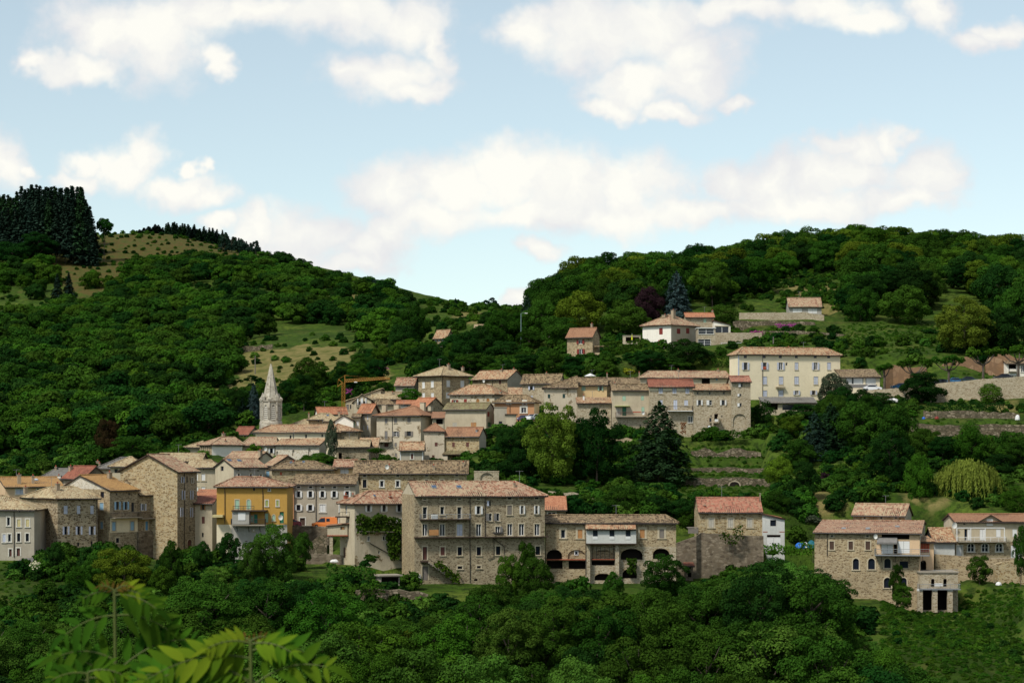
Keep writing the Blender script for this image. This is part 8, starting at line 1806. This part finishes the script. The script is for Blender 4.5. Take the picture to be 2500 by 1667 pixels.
# ---- foreground: shoots of a tree with long feathered leaves, close to the camera
def leafl(name, m1):
    return leafmat(name, *m1, transl=.45, obj=.1)
LF = leafl('young_green_leaf', ((.026, .07, .006), (.07, .15, .010))); LY = leafl('young_yellow_leaf', ((.06, .13, .008), (.17, .24, .014))); LR = leafl('reddish_shoot_leaf', ((.10, .06, .015), (.17, .10, .022)))
M_STEM = paint('green_brown_stem', (.085, .11, .022), .7)
def leaflet(r, o, d, n, L_, W_):
    """one curved pointed blade: rows of quads"""
    d = d.normalized(); b = d.cross(n).normalized(); n = b.cross(d).normalized(); rows = 7; vs = []
    droop = r.uniform(.05, .4)
    for i in range(rows + 1):
        t = i / rows; w = W_ * (math.sin(math.pi * min(1, t ** .72)) ** .8) * .5 if 0 < t < 1 else .0005
        c = o + d * (L_ * t) - n * (droop * L_ * t * t) ; fold = .28 * w
        vs += [c - b * w + n * fold, c, c + b * w + n * fold]
    return vs
def shoot(px, top, Y, base_len, fronds, label, seed):
    r = random.Random(seed); tip = at(px, top, Y); g = gz_mesh(tip.x, Y); root = tag(empty('leafy_shoot', (tip.x, Y, g)), label, 'plant', 'leafy shoots in the foreground')
    o0 = Vector((tip.x, Y, g)); mb = MB(); mb.tube([(0, 0, -.1), (.01, 0, (tip.z - g) * .6), Vector((0, 0, tip.z - g))], .008, M_STEM, 7, .004); mb.build('stem', root)
    for (dx_, dz_, L_, ang, elev, mm, np_, sz) in fronds:
        m = {'g': LF, 'y': LY, 'r': LR}[mm]; k = Y / FPX; base = Vector((dx_ * k, 0, tip.z - g - dz_ * k)); a = math.radians(ang); e = math.radians(elev); yaw = r.uniform(-.5, .5)
        dirv = Vector((math.cos(a), yaw * .6, math.tan(e) * 1.0)); dirv.normalize(); L_ = L_ * k; pts = []; p = base.copy()
        for i in range(10):
            t = i / 9; q = base + dirv * (L_ * t) + Vector((0, 0, -L_ * .42 * t * t)); pts.append(q)
        ms = MB(); ms.tube(pts, .0024, M_STEM, 5, .001); st = ms.build('leaf_stalk', root)
        V_, T_ = [], []; nn = np_ - 1
        for i in range(nn):
            t = .16 + .82 * i / max(1, nn - 1); j = min(8, int(t * 9)); o_ = pts[j].lerp(pts[j + 1], t * 9 - j); tan = (pts[j + 1] - pts[j]).normalized(); up = Vector((r.uniform(-.2, .2), -1, .75)).normalized(); side = tan.cross(up).normalized()
            for s in (-1, 1):
                d = (side * s * r.uniform(.8, 1.1) + tan * r.uniform(.45, .8) + Vector((0, r.uniform(-.2, .2), r.uniform(-.28, .12))))
                n = (Vector((0, -.8, .6)) + Vector((r.uniform(-.3, .3), r.uniform(-.3, .3), 0))).normalized(); ll = sz * k * math.sin(math.pi * (.25 + .6 * t)) * r.uniform(.85, 1.15)
                V_.append(leaflet(r, o_, d, n, ll, ll * .30)); T_.append(r.random())
        V_.append(leaflet(r, pts[-1], (pts[-1] - pts[-2]), Vector((0, -.5, .8)), sz * k * .9, sz * k * .3)); T_.append(r.random())
        vv, ff, tt = [], [], []
        for v, t in zip(V_, T_):
            b0 = len(vv); vv += v; tt += [t] * len(v)
            for i in range(7):
                for c in (0, 1): q = b0 + i * 3 + c; ff.append((q, q + 1, q + 4, q + 3))
        lo = mesh_np('leaf', np.array([tuple(x) for x in vv]), np.array(ff), m, root, cols={'tint': tt}); lo.data.polygons.foreach_set('use_smooth', [True] * len(ff))
shoot(280, 1440, 5.0, 0, [(0, 2, 46, 30, 40, 'r', 5, 22), (0, 2, 46, 150, 40, 'r', 5, 22), (0, 4, 74, 0, 18, 'y', 6, 44), (0, 6, 80, 180, 14, 'g', 6, 46), (0, 12, 110, 10, 8, 'g', 6, 60), (0, 62, 120, 172, 2, 'g', 5, 80), (0, 62, 130, 8, 8, 'g', 5, 92),
  (0, 205, 270, 0, 46, 'g', 8, 88), (0, 225, 220, 180, 42, 'g', 8, 84), (0, 170, 150, 174, 30, 'g', 5, 84)], 'tall young shoot with feathered green leaves, left in the foreground', 3)
shoot(612, 1562, 4.6, 0, [(0, 2, 54, 20, 34, 'r', 5, 22), (0, 2, 40, 160, 34, 'r', 5, 20), (0, 8, 110, 178, 20, 'y', 8, 54), (0, 10, 110, 2, 16, 'y', 7, 56), (0, 26, 170, 4, 18, 'g', 7, 76), (0, 44, 260, 178, 14, 'y', 9, 92), (0, 70, 140, 182, -2, 'y', 5, 92), (6, 110, 230, 8, 38, 'y', 7, 84), (0, 100, 240, 176, 30, 'g', 8, 84), (0, 110, 120, 174, 50, 'y', 6, 80)], 'yellow green shoot with feathered leaves at the bottom edge', 6)
shoot(215, 1640, 4.8, 0, [(0, 0, 90, 10, 20, 'y', 6, 60), (0, 4, 90, 172, 16, 'g', 6, 62), (0, 14, 130, 4, 4, 'y', 6, 70), (0, 20, 110, 178, 2, 'y', 6, 70)], 'low yellow green shoot at the bottom left corner', 9)
shoot(420, 1648, 4.7, 0, [(0, 0, 90, 10, 26, 'g', 6, 66), (0, 4, 100, 172, 20, 'g', 6, 70), (0, 14, 120, 4, 6, 'y', 6, 74)], 'low green shoot at the bottom edge between the taller shoots', 12)

# ---- television aerials on some roofs
ra = random.Random(4)
for h in HOUSES:
    if h.roofobj is None or h.free or ra.random() > .42 or h.rz is None or h.w < 6: continue
    u, v = h.w * ra.uniform(.25, .75), h.d * .5; z = h.rz + .05; t = ra.uniform(1.2, 1.9); mb = MB(); mb.tube([(u, v, z - .4), (u, v, z + t)], .03, M_ZINC, 4); mb.tube([(u - .6, v, z + t - .1), (u + .6, v, z + t - .05)], .018, M_ZINC, 3)
    for k in range(5): mb.tube([(u - .5 + k * .25, v - .22, z + t - .08), (u - .5 + k * .25, v + .22, z + t - .08)], .012, M_ZINC, 3)
    mb.build('aerial', h.roofobj)
